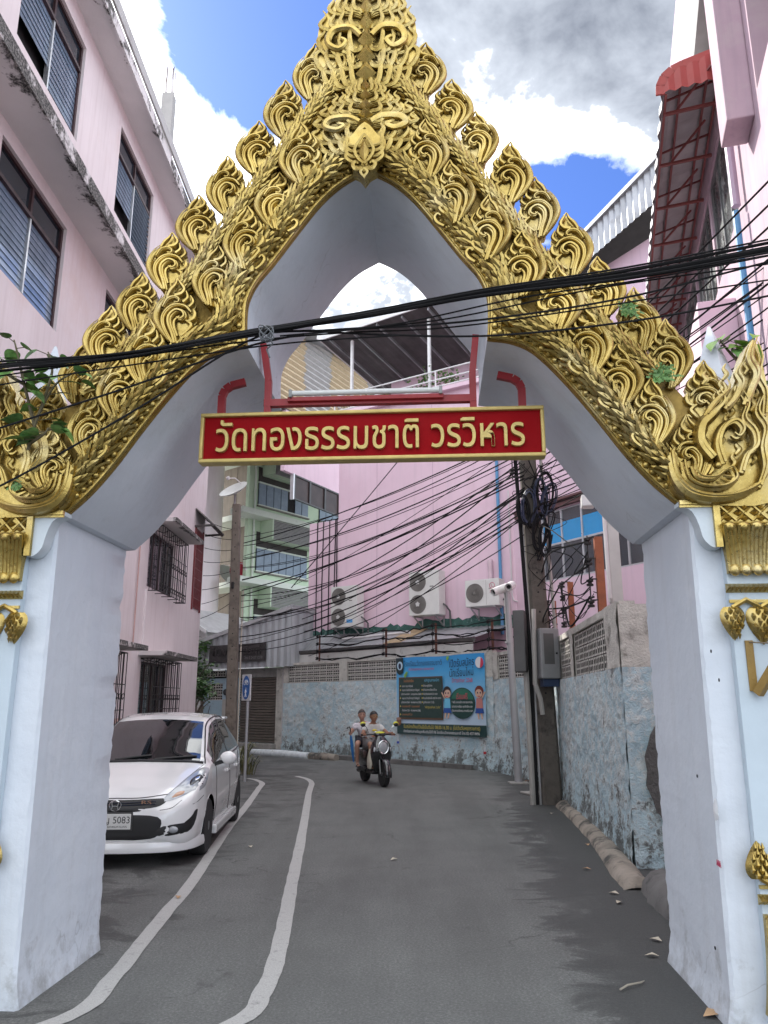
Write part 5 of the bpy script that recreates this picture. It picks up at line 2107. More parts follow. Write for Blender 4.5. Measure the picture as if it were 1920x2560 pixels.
aircon(-.55, .52, 4.05, 5.42, 2, 'cream twin-fan air conditioner with a blue sticker on the pink wall', 'blue')
aircon(2.52, 3.6, 4.27, 5.66, 2, 'cream twin-fan air conditioner without sticker on the pink wall')
aircon(4.5, 5.62, 4.42, 5.22, 1, 'single-fan air conditioner with a round pink logo on the pink wall', 'roundel')

# ================================================================== right building with the red awning
RBF = Frame((5.5, 12.0), -106)
rb = RBF.empty('corner_building', 'faded pink corner building with a red metal awning above its windows', 'building')
XE = 3.5
WZ0, WZ1 = 7.9, 9.62
ws = [(-5.6 + i * 2.25, -5.6 + i * 2.25 + 2.1, WZ0, WZ1) for i in range(4)]
holed(MB(), -6.2, XE, 0, 14.5, ws, depth=.18).build('wall', PINK2, rb)
GRF = M('grey_window_frame', (.16, .165, .165), .6, var=.2)
PEEL = M('peeling_film_glass', (.05, .055, .052), .25, var=.3, scale=2, dirt=(.30, .32, .30), dscale=1.8, dlo=.52, dhi=.56, spec=.6)
for (a, b, c, d) in ws:
    w = MB()
    w.box((a, .03, c), (a + .06, .1, d)).box((b - .06, .03, c), (b, .1, d)).box((a + .06, .03, c), (b - .06, .1, c + .06)).box((a + .06, .03, d - .06), (b - .06, .1, d))
    for k in (1, 2):
        x = a + (b - a) * k / 3
        w.box((x - .025, .035, c + .06), (x + .025, .095, d - .06))
    wo_ = w.build('window', GRF, rb)
    for k in range(3):
        MB().box((a + (b - a) * k / 3 + .03, .06, c + .06), (a + (b - a) * (k + 1) / 3 - .03, .068, d - .06)).build('pane', PEEL, wo_)
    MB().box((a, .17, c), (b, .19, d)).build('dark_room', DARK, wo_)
# awning
RED = M('red_sheet', (.34, .060, .050), .55, var=.12, scale=1.5)
REDST = M('red_steel', (.20, .052, .045), .6, var=.2)
AX0, AX1 = -6.2, 3.42
AOUT = .81
SEC = [(.0, 10.12), (-.52, 10.0), (-.66, 9.95), (-.75, 9.87), (-.80, 9.76), (-AOUT, 9.64)]
aw = MB()
n = 72
vs = []
for i in range(n + 1):
    x = AX0 + (AX1 - AX0) * i / n
    b = .03 * (1 if i % 3 == 0 else 0)
    vs += [(x, y - (b if k > 2 else 0), z + (b if k <= 3 else 0)) for k, (y, z) in enumerate(SEC)]
aw.add(vs, [(i * 6 + k, i * 6 + k + 1, i * 6 + k + 7, i * 6 + k + 6) for i in range(n) for k in range(5)])
AWU = M('awning_sheet', (.46, .455, .45), .6, var=.2, scale=2)
awo = aw.build('awning', AWU, rb, smooth=False)
ec = MB()
vs = []
for i in range(11):
    t = i / 10
    y = -AOUT * t
    zt = 10.16 - .16 * min(1, t / .7)
    if t > .7:
        zt -= .30 * ((t - .7) / .3) ** 1.6
    zb = 9.71 - .07 * t + .02 * (i % 2)
    vs += [(AX1 + .03 + .025 * (i % 2), y, zb), (AX1 + .03 + .025 * (i % 2), y, max(zt, zb + .02))]
ec.add(vs, [(2 * i, 2 * i + 2, 2 * i + 3, 2 * i + 1) for i in range(10)])
ec.build('end_panel', RED, awo)
tr = MB()
P = [(.0, 10.17), (-.52, 10.05), (-.66, 10.0), (-.77, 9.91), (-.83, 9.78), (-.84, 9.64)]
for (a, b), (c, d) in zip(P, P[1:]):
    tr.beam((AX1 + .02, a, b), (AX1 + .02, c, d), .12, .03, (1, 0, 0))
tr.build('edge_trim', RED, awo)
fr = MB()
for (y, z) in ((-.77, 9.64), (-.55, 9.90), (-.2, 9.96), (-.04, 9.98)):
    fr.beam((AX0, y, z), (AX1, y, z), .032, .032)
for i in range(9):
    x = AX0 + .3 + i * 1.12
    fr.beam((x, -.03, 9.66), (x, -.78, 9.62), .04, .04)
    fr.beam((x, -.03, 10.03), (x, -.75, 9.83), .025, .025)
    fr.beam((x, -.6, 9.66), (x + .5, -.15, 9.9), .025, .025)
fr.build('awning_frame', REDST, awo)
# the face that turns towards the lane, with its projecting fin
C2 = RBF.w(XE, 0, 0)
F2 = Frame((C2.x, C2.y), -106)
T3 = Matrix.Translation(F2.p) @ Matrix.Rotation(F2.yaw, 4, 'Z')
holed(MB(), 0.0, 5.0, 0, 14.5, [(1.35, 3.4, 8.3, 12.5)], depth=.5).xf(T3).build('front_wall', PINK2, rb, world=True)
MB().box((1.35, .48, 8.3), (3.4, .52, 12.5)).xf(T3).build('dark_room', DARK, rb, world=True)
MB().bbox((.62, -.30, 8.15), (1.12, -.0, 14.5), .02).xf(T3).build('projecting_fin', PINK2, rb, world=True)
MB().tube([(.06, -.1, 7.7), (.06, -.1, 14.4)], .055, 8).xf(T3).build('downpipe', M('lilac_pipe', (.46, .36, .46), .5), rb, world=True, smooth=True)
MB().tube([(.10, -.12, 2.0), (.10, -.12, 7.6)], .042, 8).xf(T3).build('blue_downpipe', BLUEP, rb, world=True, smooth=True)
MB().bbox((-4.5, -.5, 2.6), (2.3, .0, 7.1), .02).build('lower_bay', PINK, rb)
MB().beam((2.5, -.12, 11.0), (XE + .6, -.12, 11.25), .22, .25).build('roof_gutter', M('gutter_grey', (.22, .22, .21), .7), rb)
MB().box((-6.3, 0.1, 14.504), (XE + .2, 6, 14.7)).build('roof_slab', CONC, rb)

# unseen tall house added round the bend to shade the lane
rh = empty('shade_house', (-12.3, 31.0, 0), 0, 'unseen tall plain house added behind the apartment block to shade the lane', 'building')
holed(MB(), 0, 16, 0, 16.5, [(1 + 3 * i, 2.8 + 3 * i, 2 + 3.6 * j, 3.6 + 3.6 * j) for i in range(4) for j in range(3)], 0, .25).xf(Matrix.Translation((4.0, -8, 0)) @ Matrix.Rotation(PI / 2, 4, 'Z')).box((-4, -8, 0), (3.7, 8, 16.5)).build('wall', LBW, rh)
MB().box((-4.2, -8.2, 16.504), (4.3, 8.2, 16.8)).build('roof', CONC, rh)
# ================================================================== poles and cables
POLEM = M('pole_concrete', (.17, .145, .12), .92, var=.22, scale=4, bump=.6, bscale=40, dirt=(.07, .06, .05), dscale=5, dlo=.52, dhi=.7)
POLED = M('pole_concrete_dark', (.10, .088, .075), .92, var=.25, scale=4, bump=.6, bscale=40, dirt=(.035, .03, .028), dscale=4, dlo=.5, dhi=.68)
BLK = M('black_cable', (.012, .012, .013), .85, spec=.15)
GREY = M('galvanised', (.4, .4, .4), .5, metal=.6)


def concrete_pole(name, base, top, w0, w1, label, mat):
    e = empty(name, tuple(base), 0, label, 'utility pole')
    b = Vector(base)
    t = Vector(top) - b
    mb = MB()
    n = 12
    vs = []
    for i in range(n + 1):
        f = i / n
        c = t * f
        w = (w0 + (w1 - w0) * f) / 2
        k = w * .72
        for (x, y) in ((-k, -w), (k, -w), (w, -k), (w, k), (k, w), (-k, w), (-w, k), (-w, -k)):
            vs.append((c.x + x, c.y + y, c.z))
    mb.add(vs, [(i * 8 + j, i * 8 + (j + 1) % 8, i * 8 + 8 + (j + 1) % 8, i * 8 + 8 + j) for i in range(n) for j in range(8)] + [tuple(range(n * 8, n * 8 + 8))])
    mb.build('shaft', mat, e)
    hl = MB()
    for i in range(16):
        f = .25 + .72 * i / 15
        c = t * f
        w = (w0 + (w1 - w0) * f) / 2
        hl.cyl((c.x, c.y - w - .004, c.z), (c.x, c.y - w + .01, c.z), .018, 6)
    o = hl.build('bolt_hole', DARK, e)
    o['kind'] = 'stuff'
    return e


LP0 = Vector((-3.95, 21.0, 0))
LP1 = atY(592, 1262, 21.0)
lp = concrete_pole('utility_pole', LP0, LP1, .30, .21, 'brown concrete utility pole topped by a satellite dish near the kiosk', POLEM)
MB().tube([(.17, -.05, 0), (.16, -.05, 2.2), (.15, -.05, 4.6)], .02, 6).build('conduit', M('cream_pipe', (.5, .46, .38), .5), lp)
MB().bbox((-.16, -.16, 4.62), (-.09, -.05, 4.8), .01).build('clamp', IRON, lp)
dish((LP1.x - .05, LP1.y - .05, LP1.z - .02), (-.35, -.55, .75), .42, ((.55, .56, .53), 'white'), 'white satellite dish on top of the brown concrete pole')
RP0 = Vector((2.80, 13.8, 0))
RP1 = Vector((2.62, 13.8, 7.2))
rp = concrete_pole('utility_pole', RP0, RP1, .33, .27, 'dark leaning concrete pole loaded with black cable coils', POLED)
for (dx, r, h, m_) in ((-.26, .035, 7.0, BLK), (.22, .03, 6.2, M('grey_pipe', (.3, .29, .27), .6)), (-.20, .02, 5.0, GREY)):
    MB().tube([(dx, -.1, 0), (dx - .02, -.1, h * .4), (dx - .16 * h / 7.2, -.05, h)], r, 7).build('riser_pipe', m_, rp)
MB().tube([(-.33, -.12, 0), (-.34, -.12, 1.2), (-.36, -.1, 2.45)], .05, 8).build('riser_pipe', M('grey_pipe', (.3, .29, .27), .6), rp, smooth=True)
# cable coils hanging on the pole
for i, (x, z, rx, rz, ph) in enumerate([(-.22, 5.05, .12, .30, .2), (-.30, 5.0, .10, .26, -.2), (.10, 5.35, .16, .36, .1), (.02, 5.2, .12, .38, -.1), (-.05, 4.6, .13, .34, .3), (.05, 4.45, .10, .30, .15), (.14, 5.2, .14, .28, .5), (-.1, 4.9, .15, .2, .9)]):
    mb = MB()
    for k in range(5):
        pts = []
        o = random.uniform(-.03, .03)
        for j in range(21):
            a = 2 * PI * j / 20
            pts.append((x + (rx + o) * math.cos(a) + .05 * math.sin(ph), -.22 + .03 * math.sin(a + k) - .012 * k, z + (rz + o) * math.sin(a + ph)))
        mb.tube(pts, .011, 5)
    mb.build('cable_coil', BLK if i % 3 else M('blue_black_cable', (.012, .02, .05), .5), rp)
for i in range(26):
    z = 4.2 + random.random() * 1.9
    x = random.uniform(-.2, .15)
    a = (x, -.2, z)
    b = (x + random.uniform(-.5, .45), -.25 + random.uniform(-.1, .1), z + random.uniform(-.6, .5))
    c = (random.uniform(-.15, .15), -.2, z + random.uniform(-.8, -.1))
    MB().tube(crom([a, b, c], 6), random.choice((.006, .009, .012)), 5).build('loose_loop', BLK, rp)
ins = MB()
for z in (5.75, 6.05, 6.35, 6.65):
    ins.lathe([(.03, -.05), (.055, -.045), (.055, -.02), (.03, -.01), (.03, .01), (.055, .02), (.055, .045), (.03, .05)], 10, (-.45, -.1, z))
ins.tube([(-.45, -.1, 5.6), (-.45, -.1, 6.8)], .012, 5)
for z in (5.65, 6.75):
    ins.beam((-.45, -.1, z), (-.1, -.05, z), .03)
ins.build('insulator_rack', IRON, rp, smooth=True)
# meter cabinets on the pole
CAB = M('cabinet_grey', (.20, .205, .21), .5, var=.1, scale=3)
CABD = M('cabinet_dark', (.075, .075, .075), .55, var=.15)
cb1 = empty('meter_cabinet', (2.75, 13.55, 2.45), R(8), 'grey metal meter cabinet with a dark window strapped to the cable pole', 'cabinet')
MB().bbox((-.16, -.26, -.42), (.18, -.02, .42), .03).build('box', CAB, cb1)
MB().bbox((-.10, -.266, -.18), (.08, -.258, .33), .004).build('window', CABD, cb1)
MB().cyl((.12, -.27, 0), (.12, -.255, 0), .018, 8).build('lock', DARK, cb1)
MB().bbox((-.12, -.22, -.55), (.16, -.04, -.421), .01).build('terminal_cover', M('navy_plastic', (.015, .03, .07), .4), cb1)
MB().tube([(-.2, -.12, .75), (-.22, -.14, .3), (-.24, -.14, -.5), (-.15, -.12, -.75), (-.12, -.1, -1.0)], .04, 8).build('cable_hose', M('grey_pipe', (.3, .29, .27), .6), cb1, smooth=True)
cb2 = empty('switch_cabinet', (2.42, 13.8, 2.65), R(70), 'dark grey switch cabinet on the far side of the cable pole', 'cabinet')
MB().bbox((-.3, -.1, -.5), (.3, .1, .55), .02).build('box', CABD, cb2)
MB().bbox((-.26, -.105, -.46), (.26, -.101, .5), .004).build('door', M('cabinet_door', (.09, .09, .09), .5), cb2)
MB().box((-.02, -.1, -1.2), (.04, -.02, -.5)).build('bracket', IRON, cb2)

# CCTV pole
PG = M('pole_grey', (.36, .37, .38), .45, metal=.3, var=.06)
cv = empty('camera_pole', (2.82, 17.2, 0), 0, 'slim grey steel pole carrying two white security cameras', 'camera pole')
MB().cyl((0, 0, 0), (-.1, 0, 4.05), .085, 16, .07).build('post', PG, cv, smooth=True)
MB().bbox((-.2, -.2, 0), (.2, .2, .025), .005).build('base_plate', CONC, cv)
MB().cyl((-.09, 0, 2.9), (-.09, 0, 2.94), .09, 16).build('collar', PG, cv)
MB().bbox((-.18, -.06, 4.0), (-.02, .06, 4.12), .01).build('mount', M('cam_white', (.62, .62, .61), .4), cv)
CW = M('cam_white', (.62, .62, .61), .4)
for (aim, o) in (((-.35, -.9, -.25), (0.0, -.04, 4.16)), ((-.85, -.45, -.35), (-.16, -.02, 4.1))):
    q = Matrix.Translation(o) @ Vector(aim).normalized().to_track_quat('Z', 'Y').to_matrix().to_4x4()
    cobj = MB().lathe([(.001, -.1), (.09, -.1), (.095, 0), (.09, .32), (.075, .33), (.07, .27), (.001, .27)], 14).xf(q).build('camera', CW, cv, smooth=True)
    MB().cyl((0, 0, .272), (0, 0, .29), .045, 12).xf(q).build('lens', DARK, cobj)

# cycle and pedestrian sign
sp = empty('cycle_sign', (-2.98, 17.56, 0), R(-52), 'blue and white bicycle and pedestrian sign on a thin grey post', 'sign')
MB().cyl((0, 0, 0), (0, 0, 2.2), .032, 10).build('post', PG, sp, smooth=True)
MB().bbox((-.2, -.055, 1.68), (.2, -.035, 2.24), .02).build('plate', M('sign_white', (.62, .63, .64), .5, var=.05), sp)
el = [(.165 * math.cos(2 * PI * k / 32), 1.96 + .255 * math.sin(2 * PI * k / 32)) for k in range(32)]
MB().prism(el, -.0585, -.0555).build('blue_disc', M('sign_blue', (.02, .13, .42), .4, var=.05), sp)
sy = MB()
SW = M('sign_symbol', (.65, .67, .7), .5)
for cx in (-.06, .06):
    sy.tube([(cx + .042 * math.cos(2 * PI * k / 16), -.062, 2.06 + .042 * math.sin(2 * PI * k / 16)) for k in range(17)], .006, 4)
for a, b in (((-.06, 2.06), (-.015, 2.115)), ((-.015, 2.115), (.045, 2.11)), ((-.015, 2.06), (.045, 2.11)), ((-.06, 2.06), (-.015, 2.06)), ((-.02, 2.13), (-.015, 2.06)), ((.06, 2.06), (.04, 2.135))):
    sy.tube([(a[0], -.062, a[1]), (b[0], -.062, b[1])], .006, 4)
sy.build('bicycle_symbol', SW, sp)
MB().ball((0, -.06, 1.945), .018, 8, 5, (1, .2, 1)).tube([(0, -.062, 1.92), (0, -.062, 1.85)], .018, 6).tube([(0, -.062, 1.85), (-.035, -.062, 1.76)], .010, 5).tube([(0, -.062, 1.85), (.03, -.062, 1.76)], .010, 5).tube([(-.0, -.062, 1.91), (-.045, -.062, 1.85)], .008, 5).tube([(0, -.062, 1.91), (.04, -.062, 1.86)], .008, 5).build('walker_symbol', SW, sp)

# wall-top steel brackets with spool insulators
RUST = M('rusty_angle', (.115, .045, .03), .75, var=.3, scale=8)
ORANGE = M('red_oxide_steel', (.26, .075, .03), .65, var=.25, scale=6, dirt=(.10, .03, .015), dscale=8)


def spool_bracket(loc, yaw, h, label, mat, w=.07, side=-1, group=None, n=4):
    e = empty('insulator_bracket', tuple(loc), yaw, label, 'bracket', group)
    MB().box((-w / 2, -w / 2, 0), (w / 2, -w / 2 + .014, h)).box((-w / 2, -w / 2 + .014, 0), (-w / 2 + .014, w / 2, h)).build('angle_post', mat, e)
    MB().box((-w / 2, -w / 2, -.05), (w * 3.0, w / 2, -.001)).build('foot', mat, e)
    x = side * (w * .5 + .09)
    MB().tube([(x, -.02, h * .1), (x, -.02, h * 1.02)], .010, 5).build('spindle', IRON, e)
    for i in range(n):
        z = h * (.14 + .8 * i / (n - 1))
        MB().lathe([(.02, -.045), (.045, -.04), (.045, -.015), (.025, -.006), (.025, .006), (.045, .015), (.045, .04), (.02, .045)], 10, (x, -.02, z)).build('spool', IRON, e, smooth=True)
        MB().beam((0, -.02, z + .05), (x, -.02, z + .05), .016).build('arm', IRON, e)
    return e


SPB = []
for px, py in ((800, 1640), (967, 1634), (1092, 1630)):
    x, z = FWF.px(px, py, .1)
    SPB.append(FWF.w(x, .1, 2.9))
x, z = M2F.px(1234, 1628, .1)
SPB.append(M2F.w(x, .1, 2.86))
SPB.append(M2F.w(3.1, .1, 2.86))
labs = ['rusty insulator bracket on the wall beside the kiosk', 'rusty insulator bracket on the wall between kiosk and banner', 'rusty insulator bracket above the blue school banner', 'rusty insulator bracket on the wall corner right of the banner', 'rusty insulator bracket behind the grey camera pole']
for p, l in zip(SPB, labs):
    spool_bracket(p, R(-40), .86, l, RUST)
for a, b in zip(SPB, SPB[1:]):
    for j in range(4):
        z = .86 * (.14 + .8 * j / 3)
        for r_ in range(1 if j % 2 else 2):
            p, q = a + Vector((-.1, -.03, z)), b + Vector((-.1, -.03, z))
            pts = [p.lerp(q, k / 8) + Vector((0, 0, -.10 * random.uniform(.3, 1.4) * math.sin(PI * k / 8))) for k in range(9)]
            tag(MB().tube(pts, random.choice((.014, .02)), 5).build('wall_cable', BLK), 'slack black cable strung between rusty brackets on the far wall', 'cable', 'cables along the far wall')
big = [((1505, 1508), 1.02, .10, 'tall orange steel bracket with insulators on the wall next to the gate pillar'),
       ((1430, 1545), .80, .085, 'orange steel bracket with insulators behind the vent blocks near the pole'),
       ((1388, 1568), .75, .07, 'slim orange steel bracket with insulators right beside the cable pole')]
BB = []
for (p, h, w, l) in big:
    x, z = NWF.px(p[0], p[1], .12)
    q = NWF.w(x, .12, 2.735)
    spool_bracket(q, R(-5), h, l, ORANGE, w, -1)
    BB.append((q, h))
MB_ = MB()
wp = NWF.px(1540, 1450, .5)
lpz = NWF.w(wp[0], .5, 0)
lm = empty('lamp_post', (lpz.x, lpz.y, 0), R(-10), 'pale concrete lamp post with white floodlight behind the near blue wall', 'lamp post')
MB().bbox((-.075, -.075, 0), (.075, .075, 4.55), .012).build('post', M('pale_post', (.5, .49, .47), .85, var=.1, bump=.3), lm)
MB().tube([(-.1, -.06, 3.0), (-.11, -.06, 4.6)], .03, 7).build('conduit', WPVC, lm)
MB().tube([(-.1, -.06, 3.05), (-.06, -.08, 2.9), (.2, -.1, 2.84), (.6, -.1, 2.86)], .03, 7).build('cable_bend', M('grey_pipe', (.3, .29, .27), .6), lm)
MB().bbox((-.42, -.22, 4.35), (-.24, -.0, 4.52), .02).build('floodlight', CW, lm)
MB().beam((-.25, -.1, 4.45), (0, 0, 4.45), .03).build('arm', GREY, lm)


# ---- overhead cables
def cable(p, q, sag, r, label, group, n=14):
    p, q = Vector(p), Vector(q)
    pts = [p.lerp(q, k / n) - Vector((0, 0, sag * 4 * (k / n) * (1 - k / n))) for k in range(n + 1)]
    return tag(MB().tube(pts, r, 5).build('overhead_cable', BLK, smooth=True), label, 'cable', group)


def gpx(x, y, off):
    u, z = GF.px(x, y, off)
    return GF.w(u, off, z)


FG = 'cables strung across the gate front'
FLAB = 'thin black overhead cable strung across the golden front of the gate'


def gcable(pts, off, r, lab=FLAB):
    P = crom([tuple(gpx(x, y, off)) for x, y in pts], 8)
    return tag(MB().tube(P, r, 5).build('overhead_cable', BLK, smooth=True), lab, 'cable', FG)


base_line = [(-260, 945), (0, 916), (300, 888), (640, 828), (900, 788), (1200, 735), (1560, 688), (1920, 622), (2150, 580)]
for k in range(9):
    o0, o1, o2 = random.uniform(-12, 16), random.uniform(-7, 11), random.uniform(-30, 22)
    pts = []
    for i, (x, y) in enumerate(base_line):
        t = x / 1920
        oo = o0 * max(0, 1 - t * 2.6) + o1 * max(0, 1 - abs(t - .33) * 3) + (o2 * max(0, (t - .33) / .67) if t > .33 else 0)
        pts.append((x, y + oo + random.uniform(-1.5, 1.5)))
    gcable(pts, -.50 - .012 * k, random.choice((.0045, .006, .007)))
gcable(base_line, -.56, .012, 'thick black bundled overhead cable crossing the gate front below the arch point')
for pts in ([(-200, 1290), (0, 1215), (330, 1030), (560, 885), (660, 835)], [(-200, 1135), (0, 1070), (300, 975), (600, 872), (760, 835)], [(-200, 1000), (0, 962), (380, 905), (700, 860), (1010, 838)],
            [(640, 835), (760, 828), (980, 838), (1250, 838), (1600, 800), (1920, 740), (2150, 690)], [(640, 830), (900, 822), (1200, 800), (1560, 745), (1920, 655), (2150, 600)],
            [(700, 840), (980, 812), (1300, 745), (1600, 700), (1920, 640), (2150, 590)], [(800, 826), (1100, 800), (1500, 720), (1920, 660), (2150, 625)], [(-200, 975), (0, 940), (420, 880), (650, 850), (860, 832), (1200, 810), (1920, 700), (2150, 660)]):
    gcable(pts, -.52 + random.uniform(-.03, .03), random.choice((.005, .0065)))
# knotted tie
kt = gpx(668, 838, -.58)
mb = MB()
for i in range(5):
    mb.tube([(kt.x + .05 * math.cos(a) * (.5 + .1 * i), kt.y - .01 * i, kt.z + .045 * math.sin(a + i)) for a in [2 * PI * k / 12 for k in range(13)]], .004, 4)
mb.tube([(kt.x + .01, kt.y, kt.z), (kt.x + .035, kt.y - .01, kt.z - .06), (kt.x, kt.y, kt.z - .09), (kt.x + .02, kt.y, kt.z - .14)], .005, 4)
tag(mb.build('cable_tie', M('tie_grey', (.12, .13, .14), .5)), 'knotted grey tie around the cable bundle left of the arch opening', 'cable tie')

MG = 'cables between the two poles'
MLAB = 'thin black cable sagging between the leaning pole and the brown pole'
for k in range(30):
    f = k / 29
    zl = 6.0 - 3.0 * f + random.uniform(-.12, .12)
    zr = 6.6 - 1.9 * f ** .8 + random.uniform(-.15, .15)
    if k % 4 == 3:
        a = FWF.w(random.uniform(-.4, .3), .6, zl)
    else:
        a = LP0 + Vector((.12, -.1, zl))
    cable(a, RP0 + Vector((-.2 - .1 * f, -.15, zr)), random.uniform(.05, .35) + .25 * f, random.choice((.008, .010, .014)), MLAB, MG)
for k in range(8):
    z = 4.3 + .28 * k
    cable(LP0 + Vector((-.1, -.05, z)), LBF.w(15.7, -.05, z - .5 + .1 * k), .05, .008, 'black drop cable from the brown pole to the pink apartment block', 'drop cables to the apartment block')
cable(PWF.w(3.2, -.05, 10.9), LP0 + Vector((.9, 4.5, 5.3)), .05, .016, 'single long stay cable crossing the pink school wall', 'stay cables on the pink wall')
UG = 'cables passing over the gate shoulder'
ends = [(1920, 445), (1920, 505), (1920, 560), (1920, 640), (1920, 700), (1920, 760), (1920, 860), (1920, 900), (1920, 925), (1920, 945)]
for k, (x, y) in enumerate(ends):
    q = atY(x, y, 7.0)
    d = (q - RP0)
    p = RP0 + Vector((.1, -.1, 6.9 - .22 * k))
    q2 = p + (q - p) * 1.6
    cable(p, q2, .04, .012 if k < 5 else .009, 'black overhead cable running from the leaning pole over the right gate shoulder', UG, 10)
for k in range(14):
    p = RP0 + Vector((.05, -.1, 6.6 - .12 * k + random.uniform(-.05, .05)))
    q = Vector((4.6 + .06 * k, 7.2, 6.6 - .13 * k + random.uniform(-.2, .2)))
    cable(p, q, .08, random.choice((.008, .011)), 'black overhead cable running from the leaning pole over the right gate shoulder', UG, 10)
# tangled cables between the orange brackets
for k in range(26):
    q, h = random.choice(BB)
    a = q + Vector((-.15, 0, random.uniform(.1, h)))
    q2, h2 = random.choice(BB + [(RP0 + Vector((.1, -.1, 2.8)), 2.2)])
    b = q2 + Vector((-.1, 0, random.uniform(.1, h2)))
    m_ = (a + b) / 2 + Vector((random.uniform(-.25, .25), random.uniform(-.2, .2), random.uniform(-.45, .15)))
    tag(MB().tube(crom([tuple(a), tuple(m_), tuple(b)], 8), random.choice((.006, .009, .014)), 5).build('tangled_cable', BLK, smooth=True), 'loose black cable tangled around the orange brackets above the near wall', 'cable', 'tangled cables by the near wall')
# ================================================================== parked car
car = empty('parked_car', (-2.87, 10.5, 0), PI + .05, 'white hatchback parked along the pink apartment block', 'car')
CARP = M('car_white', (.74, .745, .74), .22, var=.015, scale=1.5, coat=1.0, rvar=.0)
CGL = glassm('car_glass', (.006, .008, .009), .02, .9)
BLKP = M('black_plastic', (.012, .012, .013), .45, var=.2)
RUB = M('tyre_rubber', (.016, .016, .017), .85, var=.2, bump=.3)
CHR = M('chrome', (.62, .63, .64), .12, metal=1.0, var=.05)
LENS = glassm('lamp_lens', (.34, .36, .38), .05, 1.0)


def lerp_tab(tab, y):
    tab = sorted(tab)
    if y <= tab[0][0]:
        return tab[0][1]
    for (a, p), (b, q) in zip(tab, tab[1:]):
        if y <= b:
            t = (y - a) / (b - a)
            t2 = t * t * (3 - 2 * t) if False else t
            return p + (q - p) * t2
    return tab[-1][1]


TW = [(1.97, .50), (1.93, .64), (1.86, .735), (1.72, .80), (1.45, .838), (1.0, .846), (0, .848), (-1.2, .845), (-1.6, .82), (-1.8, .76), (-1.92, .68), (-1.96, .55)]
THOOD = [(1.97, .56), (1.94, .635), (1.88, .70), (1.75, .765), (1.5, .855), (1.25, .93), (1.05, .985)]
TTOP = THOOD + [(.8, 1.11), (.55, 1.235), (.3, 1.35), (.1, 1.435), (-.1, 1.485), (-.45, 1.52), (-.9, 1.515), (-1.3, 1.48), (-1.62, 1.425), (-1.76, 1.33), (-1.86, 1.12), (-1.93, .92), (-1.96, .75)]
TP7X = [(1.97, .36), (1.88, .52), (1.72, .60), (1.45, .66), (1.25, .70), (1.05, .735), (.8, .695), (.4, .63), (.1, .585), (-.3, .575), (-1.0, .575), (-1.5, .55), (-1.76, .53), (-1.9, .50), (-1.96, .40)]
TBELT = [(1.97, .52), (1.9, .60), (1.75, .69), (1.5, .79), (1.25, .865), (1.05, .905), (.6, .93), (0, .945), (-.8, .975), (-1.5, 1.01), (-1.8, 1.0), (-1.9, .85), (-1.96, .70)]
TBOT = [(1.97, .30), (1.93, .23), (1.8, .19), (0, .19), (-1.75, .21), (-1.93, .28), (-1.96, .36)]


def car_section(y):
    w = lerp_tab(TW, y)
    zb = lerp_tab(TBOT, y)
    top = lerp_tab(TTOP, y)
    bz = lerp_tab(TBELT, y)
    x7 = lerp_tab(TP7X, y)
    z7 = top - (.035 if y > .9 else .06)
    bz = min(bz, z7 - .02)
    zm = zb + (bz - zb) * .48
    zs = zb + (bz - zb) * .80
    x6 = w * .955 + (x7 - w * .955) * .45
    z6 = bz + (z7 - bz) * .52
    return [(0, zb), (w * .80, zb), (w * .955, zb + .05), (w * .99, zm - (zm - zb) * .35), (w, zm), (w * .985, zs), (w * .955, bz), (x6, z6), (x7, z7), (x7 * .82, z7 + (top - z7) * .55), (x7 * .45, top - .008), (0, top)]


def smooth_tables():
    ys = []
    y = 1.97
    while y > -1.96:
        ys.append(y)
        y -= .033
    ys.append(-1.96)
    return ys


YS = smooth_tables()
SUBS = [1, 3, 3, 4, 5, 4, 5, 5, 2, 3, 5]
secs = []
for y in YS:
    # average neighbouring sections to round the tables' corners
    acc = None
    for dy, wt in ((-.04, .2), (-.02, .2), (0, .2), (.02, .2), (.04, .2)):
        yy = max(-1.96, min(1.97, y + dy))
        c = car_section(yy)
        acc = [(a[0] + p[0] * wt, a[1] + p[1] * wt) for a, p in zip(acc, c)] if acc else [(p[0] * wt, p[1] * wt) for p in c]
    full = []
    n = len(acc)
    for i in range(n - 1):
        p0, p1, p2, p3 = acc[max(i - 1, 0)], acc[i], acc[i + 1], acc[min(i + 2, n - 1)]
        for k in range(SUBS[i]):
            t = k / SUBS[i]
            full.append(tuple(.5 * (2 * b + (-a + c) * t + (2 * a - 5 * b + 4 * c - d) * t * t + (-a + 3 * b - 3 * c + d) * t ** 3) for a, b, c, d in zip(p0, p1, p2, p3)))
    full.append(acc[-1])
    secs.append(full)
NJ = len(secs[0])
cum = [0]
for s_ in SUBS:
    cum.append(cum[-1] + s_)
J6, J7, J8 = cum[6], cum[7], cum[8]      # belt, mid glass, roof rail
WHY = (1.16, -1.34)
WR, WZ = .335, .30
parts = {}


